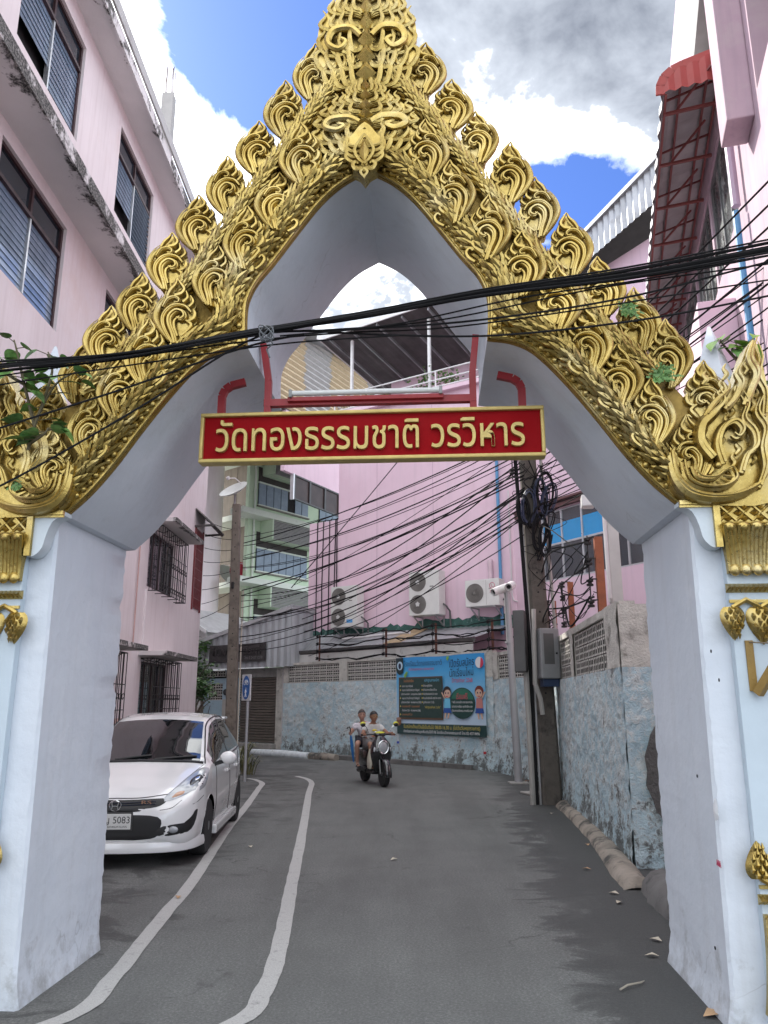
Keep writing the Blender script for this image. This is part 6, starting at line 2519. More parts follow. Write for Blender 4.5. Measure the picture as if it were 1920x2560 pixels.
def car_faces(sx):
    V = {}
    for i, y in enumerate(YS):
        for j, (x, z) in enumerate(secs[i]):
            yy = y
            if .15 < z < .75 and x > .5:
                for wy in WHY:
                    d = math.hypot(y - wy, z - WZ)
                    if abs(d - WR) < .03 and d > 0:
                        yy = wy + (y - wy) * WR / d
                        z = WZ + (z - WZ) * WR / d
            V[i, j] = (sx * x, yy, z)
    for i in range(len(YS) - 1):
        for j in range(NJ - 1):
            q = [V[i, j], V[i, j + 1], V[i + 1, j + 1], V[i + 1, j]]
            cx, cy, cz = [sum(p[k] for p in q) / 4 for k in range(3)]
            if abs(cx) > .5 and any(math.hypot(cy - wy, cz - WZ) < WR - .004 for wy in WHY) and cz < .75:
                continue
            nm = 'body'
            if J6 + 1 <= j < J8 and -1.52 < cy < .80:
                top_ok = j < J8 - (1 if cy < .3 else 1)
                if top_ok and not (cy > .72 and j > J6 + 3):
                    nm = 'front_window' if cy > -.30 else ('rear_window' if cy < -.36 else 'pillar')
                    if -1.52 < cy < -1.42 and j > J6 + 5:
                        nm = 'body'
            if j >= J8 + 1 and .08 < cy < 1.02:
                nm = 'windscreen'
            if j >= J8 + 1 and -1.88 < cy < -1.70:
                nm = 'back_window'
            key = nm if nm in ('body', 'windscreen', 'back_window') else (nm, sx)
            parts.setdefault(key, []).append(q if sx > 0 else q[::-1])


car_faces(1)
car_faces(-1)
parts['body'].append([(s * x, YS[0], z) for s in (1,) for x, z in secs[0]] + [(-x, YS[0], z) for x, z in secs[0][::-1]])
parts['body'].append([(x, YS[-1], z) for x, z in secs[-1]] + [(-x, YS[-1], z) for x, z in secs[-1][::-1]])


def quads_obj(name, qs, mat, off=0.0):
    bm = bmesh.new()
    for q in qs:
        try:
            bm.faces.new([bm.verts.new(p) for p in q])
        except ValueError:
            pass
    bmesh.ops.remove_doubles(bm, verts=bm.verts, dist=.0008)
    bmesh.ops.dissolve_degenerate(bm, edges=bm.edges, dist=.0005)
    bmesh.ops.recalc_face_normals(bm, faces=bm.faces)
    me = bpy.data.meshes.new(name)
    bm.to_mesh(me)
    bm.free()
    for p in me.polygons:
        p.use_smooth = True
    me.set_sharp_from_angle(angle=R(45))
    me.materials.append(mat)
    o = bpy.data.objects.new(name, me)
    COL.objects.link(o)
    o.parent = car
    return o


allq = [q for v in parts.values() for q in v]
bverts = []
bfaces = []
for q in allq:
    k = len(bverts)
    bverts += q
    bfaces.append(tuple(range(k, k + len(q))))
BV = BVHTree.FromPolygons([Vector(p) for p in bverts], bfaces)
for key, qs in parts.items():
    nm = key if isinstance(key, str) else key[0]
    quads_obj({'body': 'body', 'windscreen': 'windscreen', 'back_window': 'back_window', 'pillar': 'door_pillar', 'front_window': 'side_window', 'rear_window': 'side_window'}[nm], qs,
              CARP if nm == 'body' else (BLKP if nm == 'pillar' else CGL))


def snap(p, off=.004):
    loc, nrm, idx, d = BV.find_nearest(Vector(p))
    c = Vector((0, loc.y * .8, .6))
    if (loc - c).dot(nrm) < 0:
        nrm = -nrm
    return loc + nrm * off


def patch(name, quad, mat, off=.004, nu=10, nv=6, parent=car, mir=1, shape=None):
    """bilinear patch snapped onto the body; quad = 4 points (a,b,c,d)"""
    a, b, c, d = [Vector(p) for p in quad]
    mb = MB()

    def fn(u, v):
        p = (a * (1 - u) + b * u) * (1 - v) + (d * (1 - u) + c * u) * v
        p.x *= mir
        return tuple(snap(p, off))
    mb.grid(nu, nv, fn)
    return mb.build(name, mat, parent, smooth=True, sharp=60)


def poly_patch(name, outline, mat, off=.004, parent=car, mir=1, rings=5):
    """closed outline of 3D points snapped onto the body, filled towards its centre"""
    O = [Vector(p) for p in crom(outline, 4, closed=True)]
    c = sum(O, Vector()) / len(O)
    vs = []
    n = len(O)
    for r in range(rings):
        f = 1 - r / rings
        for p in O:
            q = c + (p - c) * f
            q = Vector((q.x * mir, q.y, q.z))
            vs.append(snap(q, off if r else off * .3))
    cc = snap(Vector((c.x * mir, c.y, c.z)), off)
    vs.append(cc)
    fs = []
    for r in range(rings - 1):
        for i in range(n):
            fs.append((r * n + i, r * n + (i + 1) % n, (r + 1) * n + (i + 1) % n, (r + 1) * n + i))
    for i in range(n):
        fs.append(((rings - 1) * n + i, (rings - 1) * n + (i + 1) % n, len(vs) - 1))
    return MB().add(vs, fs).build(name, mat, parent, smooth=True, sharp=70)


def seam(name, pts, r, mat, off=.001, closed=False, parent=car):
    P = crom(pts, 6, closed)
    return MB().tube([snap(p, off) for p in P], r, 5).build(name, mat, parent)


for m in (1, -1):
    hl = poly_patch('headlight', [(.47, 1.90, .655), (.60, 1.84, .66), (.74, 1.66, .70), (.815, 1.42, .755), (.83, 1.22, .85), (.79, 1.10, .925), (.71, 1.20, .925), (.63, 1.45, .865), (.55, 1.70, .765)], LENS, .012, mir=m)
    poly_patch('lamp_housing', [(.68, 1.66, .74), (.76, 1.5, .755), (.79, 1.34, .82), (.73, 1.34, .88), (.66, 1.52, .82)], M('lamp_dark', (.05, .05, .055), .2, metal=.6), .016, hl, m, 3)
    poly_patch('reflector', [(.715, 1.52, .775), (.765, 1.44, .80), (.76, 1.36, .84), (.70, 1.46, .82)], CHR, .02, hl, m, 3)
    poly_patch('indicator', [(.55, 1.85, .67), (.64, 1.78, .68), (.66, 1.72, .71), (.58, 1.78, .71)], M('indicator_amber', (.55, .33, .22), .2), .017, hl, m, 3)
    fp = poly_patch('fog_recess', [(.40, 1.95, .33), (.55, 1.93, .32), (.76, 1.80, .36), (.80, 1.70, .53), (.77, 1.76, .53), (.72, 1.82, .44), (.50, 1.93, .41)], BLKP, .006, mir=m)
    q = snap((m * .58, 1.92, .375), .012)
    MB().ball(tuple(q), .045, 12, 6, (1.2, .35, .75)).build('fog_lamp', LENS, fp, smooth=True)
    # door mirror
    mr = MB()
    mr.ball((m * .955, .70, 1.0), .105, 14, 8, (.95, .55, .72))
    mo = mr.build('door_mirror', CARP, car, smooth=True)
    MB().beam((m * .80, .74, .93), (m * .90, .70, .96), .06, .04).build('mirror_foot', BLKP, mo)
    # door seams, handles, skirt
    seam('door_seam', [(m * .84, .78, .30), (m * .85, .76, .6), (m * .83, .70, .93)], .004, BLKP)
    seam('door_seam', [(m * .85, -.34, .30), (m * .85, -.34, .6), (m * .83, -.33, .95)], .004, BLKP)
    seam('door_seam', [(m * .85, -1.0, .62), (m * .85, -1.12, .8), (m * .83, -1.2, .98)], .004, BLKP)
    for y in (-.12, -1.0):
        p = snap((m * .85, y, .80), .012)
        MB().bbox((p.x - .014, p.y - .09, p.z - .018), (p.x + .014, p.y + .09, p.z + .018), .01).build('door_handle', CARP, car)
    MB().bbox((m * .80, -.95, .155), (m * .868, .78, .255), .02).build('side_skirt', CARP, car)
    seam('roof_strip', [(m * .735, 1.03, .95), (m * .63, .4, 1.29), (m * .585, .1, 1.40), (m * .575, -.4, 1.46), (m * .57, -1.0, 1.455), (m * .55, -1.55, 1.40)], .009, BLKP, .002)
    seam('window_trim', [(m * .81, .76, .94), (m * .81, .1, .955), (m * .81, -.7, .985), (m * .80, -1.5, 1.03)], .011, BLKP, .003)
    seam('bonnet_seam', [(m * .52, 1.86, .72), (m * .62, 1.5, .855), (m * .70, 1.2, .935), (m * .735, 1.06, .96)], .003, BLKP, .001)
    tl_ = poly_patch('tail_light', [(.70, -1.86, .98), (.78, -1.72, 1.0), (.74, -1.72, 1.25), (.62, -1.80, 1.25)], M('tail_red', (.3, .02, .02), .15), .01, mir=m)
seam('bonnet_edge', [(-.60, 1.80, .735), (-.3, 1.90, .705), (0, 1.92, .70), (.3, 1.90, .705), (.60, 1.80, .735)], .005, BLKP, .001)
gr = poly_patch('grille', [(-.50, 1.90, .69), (-.25, 1.93, .685), (0, 1.94, .68), (.25, 1.93, .685), (.50, 1.90, .675), (.45, 1.92, .60), (.25, 1.95, .555), (0, 1.96, .545), (-.25, 1.95, .555), (-.45, 1.92, .60)], BLKP, .008)
for z in (.60, .635):
    seam('grille_bar', [(-.4, 1.92, z + .01), (0, 1.95, z), (.4, 1.92, z + .01)], .006, M('grille_navy', (.02, .025, .04), .25), .012, parent=gr)
# emblem
ey = snap((0, 1.95, .61), 0).y + .022
em = MB()
em.tube([(.058 * math.cos(a) * (1 + .12 * math.sin(a)), ey, .61 + .05 * math.sin(a)) for a in [2 * PI * k / 24 for k in range(25)]], .006, 5)
em.tube([(-.036, ey, .645), (-.026, ey, .61), (-.032, ey, .575)], .009, 5).tube([(.036, ey, .645), (.026, ey, .61), (.032, ey, .575)], .009, 5).tube([(-.026, ey, .607), (.026, ey, .607)], .008, 5)
em.build('emblem', CHR, gr, smooth=True)
# text on the front reads from outside: mirror of local x
def front_text(name, body, x0, x1, z, y, mat, parent, kz):
    me = text_mesh(body, 1.0)
    xs = [v.co.x for v in me.vertices]
    a, b = min(xs), max(xs)
    k = (x1 - x0) / (b - a)
    for v in me.vertices:
        v.co = (x1 - (v.co.x - a) * k, y, z + v.co.y * kz)
    me.materials.clear()
    me.materials.append(mat)
    o = bpy.data.objects.new(name, me)
    COL.objects.link(o)
    o.parent = parent
    return o


front_text('badge_lettering', 'RS', -.36, -.26, .622, snap((-.3, 1.93, .63), 0).y + .018, M('badge_bronze', (.45, .25, .16), .3, metal=.7), gr, .05)
li = poly_patch('lower_intake', [(-.44, 1.96, .50), (0, 1.97, .52), (.44, 1.96, .50), (.46, 1.95, .36), (.38, 1.96, .29), (0, 1.97, .28), (-.38, 1.96, .29), (-.46, 1.95, .36)], BLKP, .007)
PY = 2.0
pl_ = empty('dummy', (0, 0, 0))
bpy.data.objects.remove(pl_)
plate = MB().bbox((-.175, PY - .012, .385), (.175, PY, .535), .006).build('number_plate', M('plate_white', (.60, .60, .58), .4, var=.04), car)
MB().bbox((-.19, PY - .022, .37), (.19, PY - .0125, .55), .006).build('plate_frame', M('plate_dark', (.04, .04, .04), .4), car)
PT = M('plate_black', (.015, .015, .015), .5)
front_text('plate_lettering', 'กญ 5083', -.165, .163, .445, PY + .002, PT, plate, .095)
front_text('plate_lettering', 'กรุงเทพมหานคร', -.14, .11, .402, PY + .002, PT, plate, .033)
seam('bumper_seam', [(-.82, 1.50, .66), (-.6, 1.84, .56), (-.45, 1.93, .545)], .003, BLKP)
seam('bumper_seam', [(.82, 1.50, .66), (.6, 1.84, .56), (.45, 1.93, .545)], .003, BLKP)
# front lip
lipP = crom([(-.82, 1.42, .20), (-.74, 1.74, .19), (-.5, 1.93, .18), (0, 1.99, .18), (.5, 1.93, .18), (.74, 1.74, .19), (.82, 1.42, .20)], 6)
lip = MB()
vs = []
for p in lipP:
    d = Vector((p[0] * .9, p[1] - .9, 0)).normalized()
    for (o, z) in ((-.06, .265), (.012, .25), (.03, .19), (.02, .155), (-.1, .15)):
        vs.append((p[0] + d.x * o, p[1] + d.y * o, z))
lip.add(vs, [(i * 5 + k, i * 5 + k + 1, i * 5 + k + 6, i * 5 + k + 5) for i in range(len(lipP) - 1) for k in range(4)])
lip.build('front_lip', CARP, car, smooth=True)
# roof spoiler, aerial, wipers
MB().bbox((-.56, -1.86, 1.405), (.56, -1.58, 1.44), .015).build('roof_spoiler', CARP, car)
MB().tube([(-.35, -1.3, 1.47), (-.36, -1.42, 1.60)], .006, 5).build('aerial', BLKP, car)
for (a, b) in (((-.15, 1.02, 1.0), (-.62, .93, 1.015)), ((.3, 1.02, 1.0), (-.1, .94, 1.03))):
    seam('wiper', [a, tuple((Vector(a) + Vector(b)) / 2), b], .011, BLKP, .012)
seam('cowl', [(-.72, 1.04, .965), (-.4, 1.05, .985), (0, 1.055, .99), (.4, 1.05, .985), (.72, 1.04, .965)], .022, BLKP, .0)
# wheels
for wy in WHY:
    for m in (1, -1):
        w = MB()
        xo = m * .835
        xi = m * .64
        prof = [(.20, 0), (.275, .0), (.298, .03), (.302, .09), (.298, .16), (.275, .19), (.20, .19)]
        w.lathe(prof, 28, (min(xo, xi), wy, WZ), 'x')
        wo_ = w.build('wheel', RUB, car, smooth=True)
        rm = MB()
        x = m * .825
        rm.lathe([(.21, -.02), (.215, .006), (.20, .01), (.19, -.015)] if m > 0 else [(.19, .015), (.20, -.01), (.215, -.006), (.21, .02)], 28, (x, wy, WZ), 'x')
        for k in range(9):
            a = 2 * PI * k / 9
            rm.beam((x - m * .012, wy + .03 * math.cos(a), WZ + .03 * math.sin(a)), (x - m * .012, wy + .205 * math.cos(a), WZ + .205 * math.sin(a)), .028, .022, (1, 0, 0))
        rm.lathe([(.05, -.01), (.05, .012), (.001, .014)] if m > 0 else [(.05, .01), (.05, -.012), (.001, -.014)], 14, (x, wy, WZ), 'x')
        rm.build('rim', M('alloy_grey', (.22, .22, .23), .3, metal=.8), wo_, smooth=True)
        MB().lathe([(.20, 0), (.205, .012), (.001, .012)], 20, (x - m * .04, wy, WZ), 'x').build('brake_disc', M('disc_dark', (.035, .035, .035), .5, metal=.5), wo_)
    ln = MB()
    vs = []
    for k in range(15):
        a = -.35 + (PI + .7) * k / 14
        for x in (-.80, .80):
            vs.append((x, wy + (WR - .004) * math.cos(a), WZ + (WR - .004) * math.sin(a)))
    ln.add(vs, [(2 * k, 2 * k + 1, 2 * k + 3, 2 * k + 2) for k in range(14)])
    ln.build('wheel_arch_liner', DARK, car)
# ================================================================== school banner on the far wall
bx0, bz1 = FWF.px(992, 1647, -.08)
bx1, _ = FWF.px(1211, 1637, -.08)
BW, BH = bx1 - bx0, 2.06
bn = empty('school_banner', tuple(FWF.w(bx0, -.075, .80)), FWF.yaw, 'blue Thai school enrolment banner hung on the rough blue wall', 'banner')


def bcol(n, c, r=.55):
    return M('banner_' + n, c, r, var=.03, scale=3)


def wav(x, z):
    return -.012 * math.sin(x * 2.1 + z) - .010 * math.sin(x * 5 + 1.3 * z) * (z / BH) ** 2


def cloth():
    m, t, b = new_mat('banner_print')
    v = objvec(t)
    sp_ = t.nodes.new('ShaderNodeSeparateXYZ')
    t.links.new(v, sp_.inputs[0])
    c = ramp(t, mathn(t, 'DIVIDE', sp_.outputs[2], BH), [(0.0, (.015, .05, .05)), (.135, (.015, .05, .05)), (.14, (.50, .62, .74)), (.30, (.42, .60, .76)), (.55, (.20, .48, .72)), (.8, (.06, .36, .68)), (1.0, (.03, .28, .62))])
    t.links.new(c, b.inputs['Base Color'])
    b.inputs['Roughness'].default_value = .45
    add_bump(t, b, noise(t, v, 3, 4), .25, .03)
    return m


MB().grid(40, 24, lambda u, v: (BW * u, wav(BW * u, BH * v), BH * v + .012 * math.sin(u * 9) * v)).build('cloth', cloth(), bn, smooth=True)
yb = -.035


def bshape(name, poly, mat, lay=0, parent=bn):
    mb = MB()
    mb.prism([(x * BW, z * BH) for x, z in poly], yb - .004 * lay - .003, yb - .004 * lay)
    return mb.build(name, mat, parent)


def ell(cx, cz, rx, rz, n=24, a0=0, a1=2 * PI):
    return [(cx + rx * math.cos(a0 + (a1 - a0) * k / n), cz + rz * math.sin(a0 + (a1 - a0) * k / n)) for k in range(n)]


def btext(body, x0, x1, z, mat, kz, lay=1, slant=0.0, name='lettering'):
    o = text_fit(name, body, x0 * BW, x1 * BW, z * BH, yb - .004 * lay - .003, mat, bn, height=kz, slant=slant)
    if o:
        o['kind'] = 'stuff'
    return o


WT, YT, RT_, NV, OR = bcol('white', (.72, .72, .72)), bcol('yellow', (.62, .50, .10)), bcol('red', (.55, .05, .10)), bcol('navy', (.01, .02, .06)), bcol('orange', (.55, .22, .08))
GRN, CY = bcol('green', (.02, .14, .09)), bcol('cyan', (.15, .5, .7))
bshape('chalkboard', [(.035, .19), (.555, .19), (.555, .74), (.035, .74)], bcol('wood', (.10, .055, .03)))
bshape('chalkboard_face', [(.045, .215), (.55, .215), (.55, .725), (.045, .725)], bcol('board_green', (.018, .045, .038)), 1)
bshape('logo_tab', [(0, 1.0), (.09, 1.0), (.095, .86), (.085, .80), (.05, .77), (.015, .80), (0, .86)][::-1], bcol('tab', (.01, .025, .03)))
bshape('logo_roundel', ell(.05, .895, .035, .058), bcol('pale', (.45, .6, .7)), 1)
bshape('logo_figure', ell(.05, .89, .016, .04), NV, 2)
btext('โรงเรียนวัดทองธรรมชาติ', .105, .55, .885, NV, .185, 1)
btext('สำนักงานเขตคลองสาน กรุงเทพมหานคร', .16, .46, .825, RT_, .10, 1)
btext('รับสมัครนักเรียน', .10, .22, .675, OR, .10, 2)
btext('หลักฐานการสมัคร', .35, .52, .675, CY, .10, 2)
rows = [('อนุบาล 1 (อายุ 3 ปีบริบูรณ์)', .08, .21), ('อนุบาล 2 รับเด็กตั้งแต่อายุ 4 ปีบริบูรณ์', .08, .29), ('(เกิดปี พ.ศ.2563 - 16 พฤษภาคม 2564)', .07, .31), ('อนุบาล 3 รับเด็กอายุ 5 ปีบริบูรณ์', .08, .29), ('(เกิดปี พ.ศ.2562 - 16 พฤษภาคม 2563)', .07, .31), ('ประถมศึกษาปีที่ 1 อายุครบเกณฑ์', .08, .29), ('ตั้งแต่ พ.ศ.2561 - 16 พฤษภาคม 2562', .08, .30), ('ประถมศึกษาปีที่ 2-6', .08, .20)]
for i, (tx, a, b) in enumerate(rows):
    z = .612 - .053 * i
    btext(tx, a, b, z, WT if i not in (5, 7) else OR, .072, 2)
    if i not in (2, 4, 6):
        bshape('bullet', ell(.058, z + .012, .006, .01, 8), YT, 2)
for i, (tx, b) in enumerate([('สำเนาสูติบัตร', .44), ('สำเนาทะเบียนบ้าน', .49), ('สำเนาบัตรประชาชน บิดา มารดา', .50), ('สำเนาใบเปลี่ยนชื่อ สกุล บิดา มารดา', .54), ('รูปถ่าย ขนาด 1.5 นิ้ว', .46)]):
    z = .612 - .053 * i
    btext(tx, .335, b, z, WT, .072, 2)
    bshape('bullet', ell(.322, z + .012, .006, .01, 8), YT, 2)
btext('"หลักฐานอย่างละ 2 ฉบับ"', .35, .53, .335, YT, .085, 2)
btext('เปิดรับสมัคร', .635, .90, .845, NV, .27, 1, .04)
btext('นักเรียนใหม่', .635, .89, .725, NV, .27, 1, .03)
btext('ปีการศึกษา 2568', .66, .88, .655, RT_, .15, 1)
bshape('round_panel', ell(.765, .40, .135, .19, 36), bcol('dark_green', (.012, .05, .042)))
bshape('round_panel_cap', ell(.765, .40, .125, .178, 36, .25, PI - .25), GRN, 1)
btext('เรียนฟรี', .705, .825, .45, RT_, .20, 2)
for i, tx in enumerate(['* ฟรี อาหารเช้า อาหารกลางวัน', 'อุปกรณ์การเรียน ชุดนักเรียน และ', 'เรียนภาษาอังกฤษ ภาษาจีน ฯลฯ']):
    btext(tx, .655, .875, .40 - .052 * i, WT, .075, 2)
bshape('ball', ell(.955, .89, .042, .068), WT, 1)
bshape('ball_stripe', ell(.955, .89, .042, .068, 12, -PI * .45, PI * .45), RT_, 2)
for (x, z) in ((.115, .78), (.10, .755), (.60, .955)):
    bshape('green_sprig', [(x, z), (x + .02, z - .025), (x + .035, z + .03), (x + .01, z + .035)], bcol('leaf', (.2, .42, .08)), 2)
btext('รับสมัครตั้งแต่วันนี้เป็นต้นไป 08.00-16.30 น. (ไม่เว้นวันหยุดราชการ)', .095, .945, .078, YT, .125, 1)
btext('ติดต่อสอบถามข้อมูลเพิ่มเติมได้ที่ FB โรงเรียนวัดทองธรรมชาติ โทร 02-437-9496', .095, .94, .022, WT, .095, 1)
# two plain drawn pupils and a flower pot
SKN = bcol('skin', (.60, .40, .30))
for (cx, hair, top, low, s) in ((.605, (.02, .015, .015), CY, bcol('blue_shorts', (.02, .08, .3)), 1), (.945, (.16, .03, .02), bcol('rose', (.5, .2, .18)), bcol('blue_skirt', (.02, .07, .28)), -1)):
    g = bshape('pupil_drawing', ell(cx, .535, .045, .075), bcol('hair%d' % s, hair), 1)
    bshape('face', ell(cx + .004 * s, .515, .036, .052), SKN, 2, g)
    for e in (-.014, .014):
        bshape('eye', ell(cx + e, .525, .006, .012, 10), NV, 3, g)
    bshape('mouth', ell(cx, .49, .014, .014, 10, PI, 2 * PI), RT_, 3, g)
    bshape('shirt', [(cx - .03, .46), (cx - .035, .34), (cx + .035, .34), (cx + .03, .46)][::-1][::-1], top, 1, g)
    bshape('lower_clothes', [(cx - .036, .34), (cx - .045, .28), (cx + .045, .28), (cx + .036, .34)], low, 2, g)
    for e in (-.02, .015):
        bshape('leg', [(cx + e - .008, .285), (cx + e - .006 - .01 * s, .21), (cx + e + .008 - .01 * s, .21), (cx + e + .01, .285)], SKN, 1, g)
    bshape('arm', [(cx - s * .03, .45), (cx - s * .065, .53), (cx - s * .055, .54), (cx - s * .02, .46)], SKN, 2, g)
bshape('flower_pot', ell(.035, .155, .03, .05, 12), bcol('pot', (.22, .10, .05)), 2)
bshape('pot_rim', ell(.035, .195, .03, .02, 12), bcol('rimpot', (.35, .2, .15)), 3)
for (x, z) in ((.01, BH - .02), (BW - .01, BH - .02), (BW - .01, .03), (.01, .03)):
    MB().tube([(x, 0, z), (x + (.1 if x > 1 else -.1), .05, z + (.12 if z > 1 else -.08))], .006, 4).build('tie_cord', WPVC, bn)

# ================================================================== scooter and riders
SY = PI + .34
SC = (-.20, 17.05, 0)
sc = empty('scooter', SC, SY, 'black motor scooter with yellow-backed mirrors riding towards the gate', 'scooter')
BPAINT = M('scooter_black', (.010, .010, .012), .2, var=.1, coat=.8, rvar=0)
YEL = M('mirror_yellow', (.55, .55, .04), .4)


def wheel(parent, y, r, w):
    mb = MB()
    k = r - .055
    mb.lathe([(k, -w * .4), (r - .015, -w * .5), (r, -w * .2), (r, w * .2), (r - .015, w * .5), (k, w * .4)], 24, (0, y, r), 'x')
    o = mb.build('wheel', RUB, parent, smooth=True)
    rm = MB()
    rm.lathe([(k, -w * .35), (k - .02, -w * .3), (k - .02, w * .3), (k, w * .35)], 20, (0, y, r), 'x')
    for a in range(5):
        t = 2 * PI * a / 5
        rm.beam((0, y, r), (0, y + k * math.cos(t), r + k * math.sin(t)), .03, .03, (1, 0, 0))
    rm.lathe([(.035, -.06), (.035, .06)], 10, (0, y, r), 'x')
    rm.build('rim', M('alloy_grey', (.22, .22, .23), .3, metal=.8), o)
    return o


wheel(sc, .60, .245, .10)
wheel(sc, -.62, .245, .11)


def loft(levels, n=20, e=2.4):
    """levels: (z, half width, half depth, y centre); superellipse rings"""
    mb = MB()
    vs = []
    L = crom(levels, 4)
    for (z, a, b, y) in L:
        for k in range(n):
            t = 2 * PI * k / n
            c, s_ = math.cos(t), math.sin(t)
            vs.append((a * math.copysign(abs(c) ** (2 / e), c), y + b * math.copysign(abs(s_) ** (2 / e), s_), z))
    m = len(L)
    mb.add(vs, [(i * n + k, i * n + (k + 1) % n, i * n + n + (k + 1) % n, i * n + n + k) for i in range(m - 1) for k in range(n)] + [tuple(range(n))[::-1], tuple(range((m - 1) * n, m * n))])
    return mb


loft([(.27, .11, .05, .33), (.40, .17, .10, .38), (.55, .215, .13, .41), (.70, .225, .145, .42), (.82, .19, .12, .40), (.92, .12, .09, .36), (.99, .07, .06, .33)]).build('leg_shield', BPAINT, sc, smooth=True)
# fender: arc over the front wheel
fd = MB()
vs = []
for k in range(13):
    a = R(-10 + 150 * k / 12)
    for j in range(7):
        t = PI * j / 6
        rr = .245 + .03 + .035 * math.sin(t)
        vs.append((.072 * math.cos(t), .60 + rr * math.cos(a), .245 + rr * math.sin(a)))
fd.add(vs, [(i * 7 + j, i * 7 + j + 1, i * 7 + 8 + j, i * 7 + 7 + j) for i in range(12) for j in range(6)])
fd.build('front_fender', BPAINT, sc, smooth=True)
for x in (-.075, .075):
    MB().tube([(x, .60, .245), (x * .8, .47, .62)], .022, 8).build('fork_leg', M('fork_grey', (.1, .1, .1), .35, metal=.6), sc)
hb_ = MB().ball((0, .545, .76), .12, 18, 10, (.85, .32, 1.0)).build('headlight', LENS, sc, smooth=True)
MB().tube([(.105 * math.cos(a), .572 - .03 * math.sin(a) * .3, .76 + .125 * math.sin(a)) for a in [2 * PI * k / 24 for k in range(25)]], .014, 6).build('headlight_ring', CHR, hb_, smooth=True)
for m in (1, -1):
    MB().ball((m * .16, .50, .70), .06, 12, 8, (.6, .5, 1.1)).build('indicator', LENS, sc, smooth=True)
    MB().ball((m * .155, .47, .53), .03, 8, 6, (.8, .4, 1.0)).build('side_reflector', YEL, sc, smooth=True)
    mi = MB().tube([(m * .23, .30, 1.04), (m * .28, .31, 1.14), (m * .33, .31, 1.19)], .008, 6).build('mirror_stem', CHR, sc)
    MB().ball((m * .36, .32, 1.21), .06, 12, 8, (1, .45, .85)).build('mirror_shell', YEL, mi, smooth=True)
    MB().ball((m * .36, .335, 1.195), .052, 12, 8, (1, .35, .8)).build('mirror_front', BLKP, mi, smooth=True)
    MB().cyl((m * .24, .27, 1.0), (m * .38, .22, .99), .02, 10).build('grip', RUB, sc)
    MB().tube([(m * .20, .33, .985), (m * .37, .29, .96)], .006, 5).build('brake_lever', CHR, sc)
MB().tube([(-.26, .27, 1.0), (-.1, .31, 1.0), (.1, .31, 1.0), (.26, .27, 1.0)], .017, 8).build('handlebar', BLKP, sc)
MB().ball((0, .33, 1.0), .10, 14, 8, (1.35, .75, .62)).build('instrument_cowl', BPAINT, sc, smooth=True)
MB().ball((0, .35, 1.035), .085, 14, 8, (1.2, .6, .35)).build('cowl_trim', YEL, sc, smooth=True)
MB().bbox((-.17, -.16, .22), (.17, .34, .29), .03).build('floorboard', BLKP, sc)
loft([(.30, .12, .36, -.42), (.45, .16, .42, -.44), (.60, .165, .44, -.45), (.68, .15, .42, -.45)]).build('rear_body', BPAINT, sc, smooth=True)
st_ = MB()
for (a, b, z, h, w) in ((-.35, .0, .70, .05, .14), (-.82, -.30, .735, .055, .135)):
    st_.ball((0, (a + b) / 2, z), 1, 16, 8, (w, (b - a) / 2, h))
st_.build('seat', M('seat_vinyl', (.02, .018, .018), .55), sc, smooth=True)
MB().tube([(.15, -.62, .245), (.16, -.35, .30), (.15, -.05, .27)], .05, 8).build('exhaust', M('exhaust_black', (.02, .02, .02), .4, metal=.4), sc, smooth=True)
MB().bbox((-.04, -.95, .42), (.04, -.80, .62), .02).build('rear_mudguard', BLKP, sc)
MB().ball((0, -.86, .62), .06, 10, 6, (1.4, .6, .7)).build('tail_light', M('tail_red', (.3, .02, .02), .15), sc, smooth=True)


def skinned(chains, sub=2, radii_scale=1.0):
    """chains: list of lists of (point, radius) or indices into a shared node dict; returns evaluated mesh"""
    bm = bmesh.new()
    lay = bm.verts.layers.skin.verify()
    nodes = {}
    for name, (p, r) in chains[0].items():
        v = bm.verts.new(p)
        rr = (r, r) if isinstance(r, (int, float)) else r
        v[lay].radius = (rr[0] * radii_scale, rr[1] * radii_scale)
        nodes[name] = v
    for a, b in chains[1]:
        bm.edges.new((nodes[a], nodes[b]))
    nodes[chains[2]][lay].use_root = True
    me = bpy.data.meshes.new('sk')
    bm.to_mesh(me)
    bm.free()
    o = bpy.data.objects.new('sk', me)
    COL.objects.link(o)
    m1 = o.modifiers.new('s', 'SKIN')
    m1.use_smooth_shade = True
    m2 = o.modifiers.new('u', 'SUBSURF')
    m2.levels = sub
    m2.render_levels = sub
    bpy.context.view_layer.update()
    out = bpy.data.meshes.new_from_object(o.evaluated_get(bpy.context.evaluated_depsgraph_get()))
    bpy.data.objects.remove(o)
    return out


def mesh_to_mb(me, mb, mat=None):
    vs = [mat @ v.co if mat else v.co.copy() for v in me.vertices]
    return mb.add(vs, [tuple(p.vertices) for p in me.polygons])


